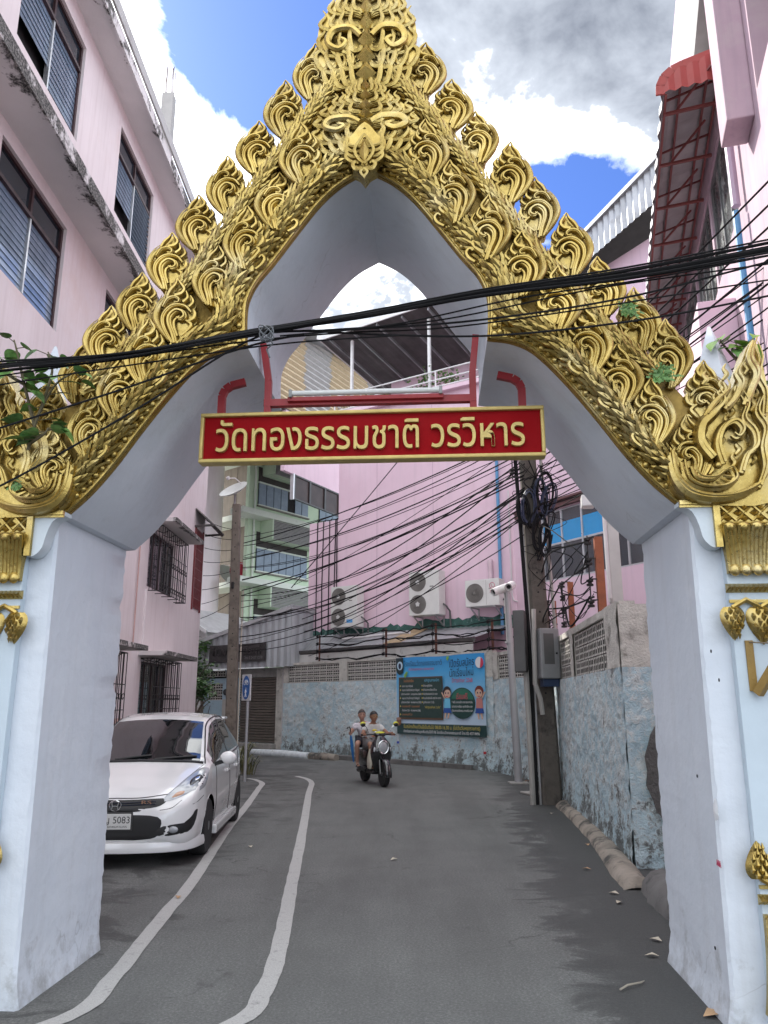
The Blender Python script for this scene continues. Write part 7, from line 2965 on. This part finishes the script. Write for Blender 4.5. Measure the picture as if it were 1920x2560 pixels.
def head_mb(c, yaw, s=1.0):
    """head centred at c (middle of the skull), facing local +y turned by yaw; returns MB for skin plus feature builders"""
    T = Matrix.Translation(c) @ Matrix.Rotation(yaw, 4, 'Z') @ Matrix.Scale(s, 4)
    mb = MB()
    n, m = 18, 14
    vs = []
    for i in range(m + 1):
        f = i / m
        ang = -PI / 2 + PI * f
        z = math.sin(ang) * .115
        r = math.cos(ang)
        for k in range(n):
            t = 2 * PI * k / n
            x = r * .076 * math.cos(t)
            y = r * .092 * math.sin(t)
            jaw = max(0, -z / .115)
            x *= 1 - .28 * jaw
            y = y * (1 - .10 * jaw) + .018 * jaw
            if math.sin(t) > .3:
                y -= .008 * math.exp(-((z - .012) / .02) ** 2) * (abs(math.cos(t)) < .55)
            vs.append((x, y, z))
    mb.add(vs, [(i * n + k, i * n + (k + 1) % n, i * n + n + (k + 1) % n, i * n + n + k) for i in range(m) for k in range(n)])
    mb.add([(-.014, .088, -.028), (.014, .088, -.028), (0, .112, -.024), (0, .084, .018), (0, .088, -.036)], [(0, 2, 3), (2, 1, 3), (0, 4, 2), (4, 1, 2)])
    for e in (-1, 1):
        mb.ball((e * .078, -.002, -.005), .028, 8, 6, (.3, .6, 1.0))
    k = len(mb.v)
    return mb.xf(T), T


def finger_hand(mb, wrist, fwd, side, up, s=1.0):
    """five curled fingers closing on a grip; fwd = knuckle direction, side = towards the thumb"""
    w, f, sd, u = [Vector(v) for v in (wrist, fwd, side, up)]
    f.normalize()
    sd.normalize()
    u.normalize()
    nodes = {'w': (w, .024 * s), 'p': (w + f * .045 * s, (.022 * s, .036 * s)), 'k': (w + f * .085 * s, (.017 * s, .036 * s))}
    mesh_to_mb(skinned((nodes, [('w', 'p'), ('p', 'k')], 'w'), 2), mb)
    for i, ln in enumerate((.058, .066, .062, .05)):
        b = w + f * .08 * s + sd * (.028 - .019 * i) * s
        nd = {'a': (b, .0095 * s), 'b': (b + f * .025 * s - u * .006 * s, .009 * s), 'c': (b + f * .035 * s - u * .03 * s, .0085 * s), 'd': (b + f * .01 * s - u * (ln * .75) * s, .0075 * s)}
        mesh_to_mb(skinned((nd, [('a', 'b'), ('b', 'c'), ('c', 'd')], 'a'), 1), mb)
    b = w + f * .03 * s + sd * .03 * s
    nd = {'a': (b, .012 * s), 'b': (b + sd * .02 * s + f * .02 * s - u * .012 * s, .0105 * s), 'c': (b + sd * .012 * s + f * .045 * s - u * .03 * s, .009 * s)}
    mesh_to_mb(skinned((nd, [('a', 'b'), ('b', 'c')], 'a'), 1), mb)


def person(label, J, skin, shirt, shorts, hair, head_yaw, hands, sleeve=.55, leg_cover=.95, grey=False, feet=None, hs=1.0):
    e = empty('person', SC, SY, label, 'person')
    N = {'pel': (J['pel'], (.135, .11)), 'spi': (J['spi'], (.125, .10)), 'che': (J['che'], (.145, .105)), 'nek': (J['nek'], .047), 'hb': (Vector(J['head']) - Vector((0, 0, .05)), .05)}
    E_ = [('pel', 'spi'), ('spi', 'che'), ('che', 'nek'), ('nek', 'hb')]
    for s in 'lr':
        N['sh' + s] = (J['sh' + s], .052)
        N['el' + s] = (J['el' + s], .040)
        N['wr' + s] = (J['wr' + s], .026)
        N['hi' + s] = (J['hi' + s], .088)
        N['kn' + s] = (J['kn' + s], .058)
        N['ca' + s] = (Vector(J['kn' + s]).lerp(Vector(J['an' + s]), .35), .052)
        N['an' + s] = (J['an' + s], .034)
        N['he' + s] = (Vector(J['an' + s]) + Vector((0, .03, -.05)), .034)
        N['to' + s] = (J['to' + s], (.036, .022))
        E_ += [('che', 'sh' + s), ('sh' + s, 'el' + s), ('el' + s, 'wr' + s), ('pel', 'hi' + s), ('hi' + s, 'kn' + s), ('kn' + s, 'ca' + s), ('ca' + s, 'an' + s), ('an' + s, 'he' + s), ('he' + s, 'to' + s)]
    mb = MB()
    mesh_to_mb(skinned((N, E_, 'pel'), 2), mb)
    hm, T = head_mb(J['head'], head_yaw, hs)
    mb.add(hm.v, hm.f)
    for (s, fwd, side, up) in hands:
        finger_hand(mb, J['wr' + s], fwd, side, up)
    mb.build('body', skin, e, smooth=True, sharp=None)
    # clothing shells
    cl = MB()
    N2 = {'pel': (Vector(J['pel']) + Vector((0, 0, -.02)), (.155, .13)), 'spi': (J['spi'], (.15, .125)), 'che': (J['che'], (.165, .13)), 'nk': (Vector(J['nek']) - Vector((0, 0, .035)), .075)}
    E2 = [('pel', 'spi'), ('spi', 'che'), ('che', 'nk')]
    for s in 'lr':
        N2['sh' + s] = (J['sh' + s], .072)
        N2['el' + s] = (Vector(J['sh' + s]).lerp(Vector(J['el' + s]), sleeve), .070)
        E2 += [('che', 'sh' + s), ('sh' + s, 'el' + s)]
    mesh_to_mb(skinned((N2, E2, 'pel'), 2), cl)
    so_ = cl.build('t_shirt', shirt, e, smooth=True, sharp=None)
    cs = MB()
    N3 = {'pel': (Vector(J['pel']) + Vector((0, 0, -.03)), (.15, .125))}
    E3 = []
    for s in 'lr':
        N3['hi' + s] = (J['hi' + s], .112)
        N3['kn' + s] = (Vector(J['hi' + s]).lerp(Vector(J['kn' + s]), leg_cover), .092)
        E3 += [('pel', 'hi' + s), ('hi' + s, 'kn' + s)]
    mesh_to_mb(skinned((N3, E3, 'pel'), 2), cs)
    cs.build('shorts', shorts, e, smooth=True, sharp=None)
    # hair cap, eyes, mouth
    hc = MB()
    n, m = 18, 8
    vs = []
    for i in range(m + 1):
        f = i / m
        for k in range(n):
            t = 2 * PI * k / n
            front = math.sin(t)
            low = .028 + .028 * front if front > 0 else -.03 * (-front) + .04 * (1 + front)
            ang0 = math.asin(max(-.9, min(.9, low / .118)))
            ang = ang0 + (PI / 2 - ang0) * f
            r = math.cos(ang)
            bump = 1 + .03 * math.sin(t * 5 + i)
            vs.append((r * .089 * math.cos(t) * bump, r * .106 * math.sin(t) * bump - .006, .130 * math.sin(ang) * bump))
    hc.add(vs, [(i * n + k, i * n + (k + 1) % n, i * n + n + (k + 1) % n, i * n + n + k) for i in range(m) for k in range(n)])
    hc.xf(T).build('hair', hair, e, smooth=True, sharp=None)
    EYE = M('eye_dark', (.01, .008, .008), .2)
    for x in (-.028, .028):
        MB().ball((x, .082, .012), .010, 8, 5, (1.2, .5, .6)).xf(T).build('eye', EYE, e)
        MB().tube([(x - .016, .084, .030), (x, .088, .034), (x + .016, .084, .029)], .004, 4).xf(T).build('eyebrow', hair, e)
    MB().ball((0, .088, -.058), .016, 8, 5, (1.3, .4, .35)).xf(T).build('mouth', M('lips', (.25, .08, .07), .5), e)
    for s in 'lr':
        a = Vector(J['an' + s])
        t = Vector(J['to' + s])
        d = (t - a)
        mbs = MB()
        p0 = a + Vector((0, -.03, -.085))
        p1 = Vector((t.x, t.y + .04, p0.z))
        mbs.tube([p0, p0.lerp(p1, .5), p1], [.036, .042, .038], 10, flat=(2, .35))
        mbs.tube([(t.x - .045, t.y - .05, p0.z), (t.x, t.y - .04, p0.z + .055), (t.x + .045, t.y - .05, p0.z)], .012, 5)
        mbs.build('sandal', feet or BLKP, e, smooth=True)
    return e, T, so_


SKIN1 = M('skin_tan', (.27, .135, .085), .55, var=.08, scale=8)
SKIN2 = M('skin_light', (.36, .20, .145), .55, var=.08, scale=8)
SHIRT1 = M('shirt_grey_white', (.55, .55, .54), .9, var=.06, scale=6, bump=.9, bscale=9, bdist=.06)
SHIRT2 = M('shirt_lilac_white', (.56, .53, .57), .9, var=.08, scale=10, bump=.9, bscale=9, bdist=.06, dirt=(.12, .12, .16), dscale=14, dlo=.66, dhi=.70)
HAIRB = M('hair_black', (.010, .009, .009), .45, var=.2, bump=.5, bscale=60)
HAIRG = M('hair_cropped_grey', (.05, .04, .038), .8, var=.3, bump=.4, bscale=80)
drv, T1, sh1 = person('driver in a pale grey printed t-shirt and grey shorts steering the scooter',
                  dict(pel=(0, -.17, .83), spi=(0, -.16, .97), che=(0, -.12, 1.10), nek=(0, -.08, 1.22), head=(.0, -.05, 1.345),
                       shr=(.17, -.11, 1.13), elr=(.28, .02, .96), wrr=(.31, .18, 1.01), shl=(-.17, -.11, 1.13), ell=(-.29, .04, 1.0), wrl=(-.31, .18, 1.02),
                       hir=(.10, -.12, .80), knr=(.17, .27, .80), anr=(.14, .18, .40), tor=(.14, .32, .325),
                       hil=(-.10, -.12, .80), knl=(-.17, .25, .78), anl=(-.14, .17, .40), tol=(-.14, .31, .325)),
                  SKIN1, SHIRT1, M('shorts_grey', (.17, .165, .165), .9, var=.1, bump=.3, bscale=15), HAIRB, .05,
                  [('r', (0, 1, .05), (-1, 0, .1), (0, .1, 1)), ('l', (0, 1, .05), (1, 0, .1), (0, .1, 1))], leg_cover=.80)
# print on the shirt
for (x, z, w, h, c) in ((.0, 1.075, .06, .022, (.6, .5, .05)), (-.02, 1.03, .03, .03, (.75, .75, .75)), (.0, .985, .055, .025, (.62, .5, .08)), (.03, .955, .05, .012, (.45, .15, .08))):
    MB().ball((x, .008 + (1.07 - z) * .1 - .005, z), 1, 12, 6, (w, .012, h)).build('shirt_print', M('print_%d' % int(c[0] * 100 + c[2] * 10), c, .8), sh1, smooth=True)
gl = MB()
for x in (-.03, .03):
    gl.tube([(x + .024 * math.cos(a), .098, .010 + .019 * math.sin(a)) for a in [2 * PI * k / 14 for k in range(15)]], .0035, 4)
gl.tube([(-.008, .100, .014), (.008, .100, .014)], .003, 4).tube([(-.054, .096, .012), (-.078, .0, .016)], .003, 4).tube([(.054, .096, .012), (.078, .0, .016)], .003, 4)
gl.xf(T1).build('glasses', M('brass_wire', (.40, .28, .12), .3, metal=.8), drv)
pas, T2_, sh2 = person('pillion passenger in a patterned white shirt and dark shorts holding an umbrella',
                  dict(pel=(.05, -.52, .86), spi=(.06, -.52, 1.0), che=(.09, -.49, 1.13), nek=(.12, -.46, 1.25), head=(.145, -.43, 1.375),
                       shr=(.27, -.47, 1.16), elr=(.40, -.45, .99), wrr=(.44, -.26, 1.03), shl=(-.08, -.47, 1.16), ell=(-.18, -.36, 1.0), wrl=(-.14, -.26, .93),
                       hir=(.16, -.46, .83), knr=(.33, -.16, .80), anr=(.28, -.30, .42), tor=(.29, -.17, .345),
                       hil=(-.06, -.46, .83), knl=(-.26, -.15, .80), anl=(-.25, -.30, .42), tol=(-.25, -.17, .345)),
                  SKIN2, SHIRT2, M('shorts_navy', (.018, .018, .028), .9, var=.1), HAIRG, -.15,
                  [('r', (.1, 1, -.2), (-.3, .2, 1), (-1, .1, 0)), ('l', (.2, 1, 0), (1, 0, 0), (0, 0, 1))], leg_cover=.78)
# closed umbrella in the passenger's hand
um = empty('umbrella', SC, SY, 'closed blue umbrella with a black crook held by the scooter passenger', 'umbrella')
UA, UB = Vector((.475, -.185, 1.06)), Vector((.36, -.30, .42))
UP = [UA.lerp(UB, t) for t in (.12, .2, .45, .75, .95, 1.0)]
MB().tube(UP, [.012, .026, .036, .026, .014, .006], 9).build('folded_canopy', M('umbrella_blue', (.02, .15, .42), .6, var=.15, bump=.4, bscale=30), um, smooth=True)
MB().tube([UA.lerp(UB, .13), UA, UA + Vector((.0, 0, .05)), UA + Vector((.03, .02, .085)), UA + Vector((.07, .03, .07)), UA + Vector((.075, .03, .04))], .012, 8).build('crook_handle', BLKP, um, smooth=True)
cbg = empty('cloth_bag', SC, SY, 'cream cloth bag hanging at the scooter leg shield', 'bag')
loft([(.33, .02, .10, .27), (.42, .035, .13, .28), (.55, .035, .11, .29), (.68, .02, .05, .30), (.72, .008, .02, .31)], 14).xf(Matrix.Translation((.20, 0, 0))).build('pouch', M('bag_cream', (.48, .46, .38), .9, var=.1, bump=.5, bscale=18, bdist=.03), cbg, smooth=True)
MB().tube([(.20, .31, .71), (.14, .33, .80), (.06, .34, .84)], .006, 5).build('strap', M('bag_strap', (.35, .33, .27), .9), cbg)
# ================================================================== plants
LEAFM = M('leaf_green', (.085, .19, .05), .45, var=.35, scale=3, col2=(.13, .27, .07))
LEAFY = M('leaf_sunlit_green', (.16, .30, .03), .45, var=.25, scale=3)
LEAFD = M('leaf_dark_green', (.045, .11, .035), .5, var=.4, scale=4, col2=(.08, .16, .05))
STEM = M('green_stem', (.10, .085, .045), .8, var=.2)


def heart_leaf(mat):
    pts = [(0, 0), (.22, -.06), (.42, .06), (.48, .28), (.38, .55), (.2, .8), (.06, .97), (0, 1.12)]
    pts = crom(pts, 3)
    n = len(pts)
    vs = []
    for i, (x, y) in enumerate(pts):
        for sx, k in ((-1, 1), (-.5, .5), (0, 0), (.5, .5), (1, 1)):
            yy = y if k else (y if i else .0)
            vs.append((x * sx, yy, .16 * abs(x * sx) - .22 * (yy - .3) ** 2))
    mb = MB().add(vs, [(i * 5 + j, i * 5 + j + 1, i * 5 + 6 + j, i * 5 + 5 + j) for i in range(n - 1) for j in range(4)])
    return mb.mesh('leaf', mat, True, None)


HL = {m.name: heart_leaf(m) for m in (LEAFM, LEAFY, LEAFD)}


def sapling(label, stems, leaves, seed, size):
    """stems: list of world polylines; leaves: (stem index, t, count)"""
    rnd = random.Random(seed)
    base = Vector(stems[0][0])
    e = empty('sapling', tuple(base), 0, label, 'plant')
    for st in stems:
        P = [Vector(p) - base for p in crom(st, 5)]
        MB().tube(P, [.012 - .008 * i / len(P) for i in range(len(P))], 5).build('stem', STEM, e)
    for (si, t, mat) in leaves:
        st = crom(stems[si], 8)
        p = Vector(st[min(len(st) - 1, int(t * (len(st) - 1)))]) - base
        a = rnd.uniform(0, 2 * PI)
        d = Vector((math.cos(a), math.sin(a) * .6 - .3, rnd.uniform(-.35, .25))).normalized()
        q = p + d * rnd.uniform(.04, .10)
        MB().tube([p, q], .003, 4).build('leaf_stalk', STEM, e)
        o = inst('leaf', HL[mat], e, tuple(q), (0, 0, 0), (size * rnd.uniform(.7, 1.15),) * 3)
        o.rotation_euler = (rnd.uniform(-.9, .1), rnd.uniform(-.5, .5), math.atan2(d.y, d.x) - PI / 2)
    return e


def g3(x, y, off):
    return tuple(gpx(x, y, off))


ls = [[g3(70, 1125, -.22), g3(95, 1040, -.24), g3(140, 960, -.28), g3(190, 930, -.3)],
      [g3(85, 1060, -.23), g3(60, 960, -.28), g3(45, 890, -.3), g3(35, 850, -.3)],
      [g3(100, 1030, -.24), g3(130, 930, -.22), g3(120, 880, -.22)],
      [g3(72, 1110, -.23), g3(110, 1085, -.3), g3(120, 1070, -.3)],
      [g3(60, 960, -.28), g3(10, 930, -.3), g3(-20, 900, -.3)]]
lv = [(i % 5, .25 + .75 * ((k * .37) % 1), 'leaf_green' if k % 4 else 'leaf_dark_green') for k, i in enumerate(range(46))]
sapling('leafy bodhi sapling sprouting from the left end of the golden gable', ls, lv, 5, .105)
rs = [[g3(1835, 1000, .5), g3(1845, 930, .5), g3(1842, 880, .5), g3(1840, 850, .5)], [g3(1842, 900, .5), g3(1815, 870, .5), g3(1800, 850, .5)], [g3(1843, 890, .5), g3(1875, 855, .5), g3(1890, 840, .5)]]
sapling('small bright sapling growing beside the white stone flame', rs, [(i % 3, .3 + .7 * ((k * .29) % 1), 'leaf_sunlit_green' if k % 3 else 'leaf_green') for k, i in enumerate(range(15))], 9, .10)
rs2 = [[g3(1925, 1060, .3), g3(1915, 1000, .3), g3(1900, 950, .3)], [g3(1925, 1060, .3), g3(1895, 990, .3), g3(1880, 960, .3)]]
sapling('drooping sapling at the outer edge of the naga head', rs2, [(i % 2, .2 + .8 * ((k * .31) % 1), 'leaf_green' if k % 3 else 'leaf_sunlit_green') for k, i in enumerate(range(12))], 10, .10)


def tuft(label, px, py, off, n, h, seed, name='fern', sag=1.0):
    rnd = random.Random(seed)
    p = gpx(px, py, off)
    mb = MB()
    for i in range(n):
        a = rnd.uniform(0, 2 * PI)
        L = h * rnd.uniform(.5, 1.0)
        d = Vector((math.cos(a), math.sin(a) * .5 - .4, rnd.uniform(-.2, .9))).normalized()
        b = Vector((rnd.uniform(-.5, .5), 0, rnd.uniform(-.5, .5))) * h
        q0, q1, q2 = b, b + d * L * .5, b + d * L + Vector((0, 0, -.3 * L * sag))
        for t in range(6):
            c = q0.lerp(q1, t / 5) if t < 3 else q1.lerp(q2, (t - 2) / 4)
            w = .009 * (1 - t / 8)
            s_ = Vector((d.z, 0, -d.x)) * w * 2.2
            mb.add([c - s_, c + d * .007, c + s_, c - d * .007], [(0, 1, 2, 3)])
    e = empty(name, tuple(p), 0, label, 'plant')
    mb.build('fronds', LEAFM, e)['kind'] = 'stuff'
    return e


tuft('fern tuft growing between the golden leaves near the outer rope', 1655, 935, -.16, 40, .10, 1)
tuft('dark fern clump hanging behind the golden flame leaves', 1570, 775, -.12, 30, .08, 2)
tuft('tiny fern rooted in the middle of the right gable slope', 1318, 625, -.12, 8, .045, 3)
tuft('small weed growing out of the left naga head', 40, 1215, -.18, 16, .05, 4)
tuft('small weed under the right naga head', 1722, 1225, -.14, 12, .05, 6)


def tree(loc, h, crown, n, label, seed, mat, lsize=.16):
    rnd = random.Random(seed)
    e = empty('tree', loc, 0, label, 'tree')
    tr_ = MB()
    tr_.tube([(0, 0, 0), (.05, 0, h * .35), (-.03, .04, h * .65), (.02, 0, h * .9)], [.07, .06, .045, .02], 7)
    for i in range(6):
        a = rnd.uniform(0, 2 * PI)
        z = h * rnd.uniform(.45, .75)
        tr_.tube([(0, 0, z), (math.cos(a) * crown * .4, math.sin(a) * crown * .4, z + h * .15), (math.cos(a) * crown * .75, math.sin(a) * crown * .75, z + h * .22)], [.03, .02, .008], 5)
    tr_.build('trunk', POLEM, e)
    mb = MB()
    for k in range(14):
        c = Vector((rnd.gauss(0, .42), rnd.gauss(0, .42), rnd.gauss(0, .3))) * crown + Vector((0, 0, h * .85))
        for i in range(n // 14):
            p = c + Vector((rnd.gauss(0, 1), rnd.gauss(0, 1), rnd.gauss(0, .8))) * crown * .24
            a, b = rnd.uniform(0, 2 * PI), rnd.uniform(-.6, .6)
            d = Vector((math.cos(a), math.sin(a), b)).normalized() * lsize * rnd.uniform(.5, 1)
            s_ = d.cross(Vector((rnd.uniform(-.5, .5), rnd.uniform(-.5, .5), 1))).normalized() * lsize * .28
            mb.add([p, p + d * .5 + s_, p + d, p + d * .5 - s_], [(0, 1, 2, 3)])
    mb.build('crown', mat, e)
    return e


tree((-6.75, 29.6, 0), 4.1, .75, 1400, 'small leafy tree rising behind the corrugated kiosk roof', 21, LEAFM)
tree((-5.55, 23.6, 0), 2.3, .6, 900, 'dark shrub tree squeezed between the apartment block and the kiosk', 22, LEAFD)
tree((-6.0, 25.5, 0), 3.0, .7, 900, 'dense dark bush beside the fence left of the kiosk', 23, LEAFD)


def spiky(loc, n, h, label, seed):
    rnd = random.Random(seed)
    mb = MB()
    for i in range(n):
        a = rnd.uniform(0, 2 * PI)
        L = h * rnd.uniform(.6, 1.1)
        b = Vector((rnd.uniform(-.16, .16), rnd.uniform(-.16, .16), 0))
        d = Vector((math.cos(a), math.sin(a), 0))
        pts = [b, b + d * L * .18 + Vector((0, 0, L * .55)), b + d * L * .45 + Vector((0, 0, L * .85)), b + d * L * .75 + Vector((0, 0, L * .75))]
        s_ = Vector((-d.y, d.x, 0))
        ws_ = [.012, .016, .012, .002]
        vs = []
        for p, w in zip(pts, ws_):
            vs += [p - s_ * w, p + s_ * w]
        mb.add(vs, [(0, 1, 3, 2), (2, 3, 5, 4), (4, 5, 7, 6)])
    o = mb.build('spiky_plant', M('dry_green_blade', (.07, .10, .04), .6, var=.4, scale=6, col2=(.16, .15, .07)))
    o.location = loc
    return tag(o, label, 'plant')


spiky((-3.55, 20.3, 0), 42, .75, 'tall thin-bladed weeds at the foot of the brown concrete pole', 1)
spiky((-3.2, 19.2, 0), 30, .5, 'low dry weeds behind the bicycle sign post', 2)
spiky((-4.5, 22.2, 0), 26, 1.15, 'spiky plant beside the pale blue kiosk wall', 3)
spiky((-5.0, 21.8, 0), 26, 1.2, 'spiky plant at the corner of the pink apartment block', 4)
# iron fence left of the kiosk and small white-roofed house behind
fe = empty('iron_fence', (-5.9, 24.6, 0), R(-20), 'low dark iron fence between apartment block and kiosk', 'fence')
MB().box((-.9, -.02, 0), (.9, .02, .1)).box((-.9, -.015, 1.0), (.9, .015, 1.04)).build('rail', IRON, fe)
for i in range(13):
    MB().box((-.88 + i * .145, -.012, .1), (-.86 + i * .145, .012, 1.15)).build('bar', IRON, fe)
ho = empty('small_house', (-8.9, 34.0, 0), R(-30), 'small house with pale striped gable roof behind the kiosk', 'house')
MB().box((-2, 0, 0), (1.6, 4, 4.6)).build('wall', M('house_white', (.6, .6, .58), .85), ho)
MB().add([(-2.3, -.3, 4.5), (-.2, -.3, 5.7), (-.2, 4, 5.7), (-2.3, 4, 4.5), (1.9, -.3, 4.5), (1.9, 4, 4.5)], [(0, 1, 2, 3), (4, 1, 2, 5)]).build('roof', M('house_roof', (.5, .5, .5), .8), ho)
MB().beam((-2.3, -.32, 4.5), (-.2, -.32, 5.7), .1, .14).beam((1.9, -.32, 4.5), (-.2, -.32, 5.7), .1, .14).build('barge_board', WPAINT, ho)


def potted(frame, x, y, z, h, label, seed):
    rnd = random.Random(seed)
    e = empty('potted_plant', tuple(frame.w(x, y, z)), 0, label, 'potted plant')
    MB().lathe([(.10, 0), (.14, .2), (.15, .22), (.13, .22), (.12, .18)], 14).build('pot', M('terracotta', (.25, .11, .06), .8), e, smooth=True)
    mb = MB()
    for i in range(110):
        p = Vector((rnd.gauss(0, .2), rnd.gauss(0, .15), .25 + abs(rnd.gauss(.2, .2)) * h))
        d = Vector((rnd.uniform(-1, 1), rnd.uniform(-1, 1), rnd.uniform(-.3, .6))).normalized() * .11
        s_ = d.cross(Vector((0, .3, 1))).normalized() * .045
        mb.add([p, p + d * .5 + s_, p + d, p + d * .5 - s_], [(0, 1, 2, 3)])
    mb.tube([(0, 0, .1), (.02, 0, .4 * h), (-.03, 0, .9 * h)], .012, 5)
    mb.build('foliage', LEAFM, e)
    return e


potted(PWF, 2.75, .25, 11.86, 1.1, 'tall potted plant by the terrace post on the pink roof', 1)
potted(PWF, 3.65, .2, 11.86, .8, 'low potted plant right of the terrace post', 2)
potted(PWF, .9, .15, 11.86, .3, 'small potted plant at the left of the terrace railing', 3)

# ================================================================== small things
LITM = [M('dry_leaf_tan', (.42, .27, .15), .8, var=.2), M('dry_leaf_pale', (.48, .43, .34), .8, var=.2)]
spots = [(1468, 2113, 0, 'tan dry leaf lying near the mossy kerb'), (1466, 2174, 0, 'tan dry leaf in the dark gutter strip'), (1548, 2258, 1, 'pale curled leaf in the gutter near the gate pillar'), (1640, 2352, 1, 'pale leaf against the foot of the right gate pillar'),
         (1782, 2538, 0, 'large tan leaf beside the right gate pillar foot'), (445, 2245, 0, 'tan leaf beside the left parking line'), (1630, 2392, 1, 'torn pale scrap by the right pillar'), (1380, 2035, 1, 'white scrap at the foot of the cable pole'),
         (1535, 2235, 1, 'crumpled pale litter in the gutter'), (985, 2150, 1, 'tiny white fleck of paper on the open road'), (625, 2118, 1, 'small pale leaf between the two white lines'), (1345, 1995, 0, 'brown leaf on the drain cover')]
for i, (x, y, m_, l) in enumerate(spots):
    o = inst('fallen_leaf', None, None)
    bpy.data.objects.remove(o)
    me = MB()
    k = .05 if 'large' not in l else .075
    me.add([(0, -k, .006), (k * .6, -.2 * k, .02), (.1 * k, k, .008), (-k * .55, .1 * k, .024), (0, 0, .012)], [(0, 1, 4), (1, 2, 4), (2, 3, 4), (3, 0, 4)])
    o = me.build('fallen_leaf', LITM[m_])
    o.location = gnd(x, y, .003)
    o.rotation_euler = (0, 0, i * 1.3)
    tag(o, l, 'leaf')
p = gnd(1570, 2472)
tag(MB().tube([(p.x - .06, p.y - .05, .012), (p.x, p.y, .02), (p.x + .1, p.y + .06, .016), (p.x + .13, p.y + .1, .012)], [.006, .007, .006, .003], 5).build('twig', M('twig_grey', (.3, .27, .22), .9)), 'short bent twig lying in the dark strip near the right pillar', 'twig')
p = gnd(1332, 1958)
mb = MB()
rnd = random.Random(3)
for i in range(40):
    q = Vector((p.x + rnd.gauss(0, .1), p.y + rnd.gauss(0, .12), .02 + abs(rnd.gauss(0, .03))))
    d = Vector((rnd.uniform(-1, 1), rnd.uniform(-1, 1), rnd.uniform(-.2, .5))) * .05
    s_ = Vector((-d.y, d.x, .01)) * .4
    mb.add([q, q + d * .5 + s_, q + d, q + d * .5 - s_], [(0, 1, 2, 3)])
tag(mb.build('leaf_heap', M('heap_brown', (.24, .12, .06), .9, var=.4, scale=20), None), 'little heap of brown leaves between camera pole and cable pole', 'leaf heap')
for (x, y, c, l) in ((995, 1852, (.04, .08, .4), 'empty plastic bottle with blue label hung on the far wall'), (1212, 1878, (.5, .03, .04), 'empty plastic bottle with red label hung on the far wall')):
    u, z = FWF.px(x, y, -.1)
    e = empty('plastic_bottle', tuple(FWF.w(u, -.10, z - .12)), 0, l, 'bottle')
    MB().lathe([(.03, 0), (.035, .02), (.035, .15), (.015, .21), (.013, .235)], 12).build('shell', M('clear_plastic', (.50, .55, .58), .15, var=.05, spec=.8), e, smooth=True)
    MB().lathe([(.0362, .05), (.0362, .11)], 12).build('label_band', M('band%.2f' % c[0], c, .5), e, smooth=True)
    MB().lathe([(.015, .235), (.015, .255), (.001, .256)], 10).build('cap', WPVC, e)
    MB().tube([(0, 0, .25), (0, .06, .33)], .003, 4).build('string', WPVC, e)
# flaked paint and red scrawl on the right pillar's inner face
def pill(x, y):
    """point on the right pillar's inner face"""
    n = GF.ux
    q = GF.p + GF.ux * 1.935
    r = ray(x, y)
    c = Vector((0, 0, CAMH))
    t = (q - c).dot(n) / r.dot(n)
    P = c + r * t - GF.p
    return (P.dot(GF.uy), P.z)


y0, z0 = pill(1795, 2030)
pts = [(y0 + .05 * math.cos(a) * random.uniform(.5, 1.1), z0 + .075 * math.sin(a) * random.uniform(.5, 1.1)) for a in [2 * PI * k / 14 for k in range(14)]]
mb = MB()
mb.add([(1.925, a, b) for a, b in pts] + [(1.918, y0, z0)], [(i, (i + 1) % 14, 14) for i in range(14)])
mb.build('paint_flake', M('flake_white', (.72, .74, .76), .8), gate)
y0, z0 = pill(1803, 2160)
mb = MB()
for k in range(3):
    mb.tube([(1.922, y0 - .03 + .022 * k, z0 - .015), (1.922, y0 - .022 + .022 * k, z0 + .018), (1.922, y0 - .012 + .022 * k, z0 - .012)], .0022, 4)
mb.build('red_scrawl', M('scrawl_red', (.32, .03, .07), .7), gate)
for (x, y) in ((1780, 1628), (1800, 1700), (1790, 2370), (1745, 1940)):
    y0, z0 = pill(x, y)
    MB().ball((1.93, y0, z0), .008, 8, 5, (.5, 1, 1.3)).build('anchor_hole', DARK, gate)
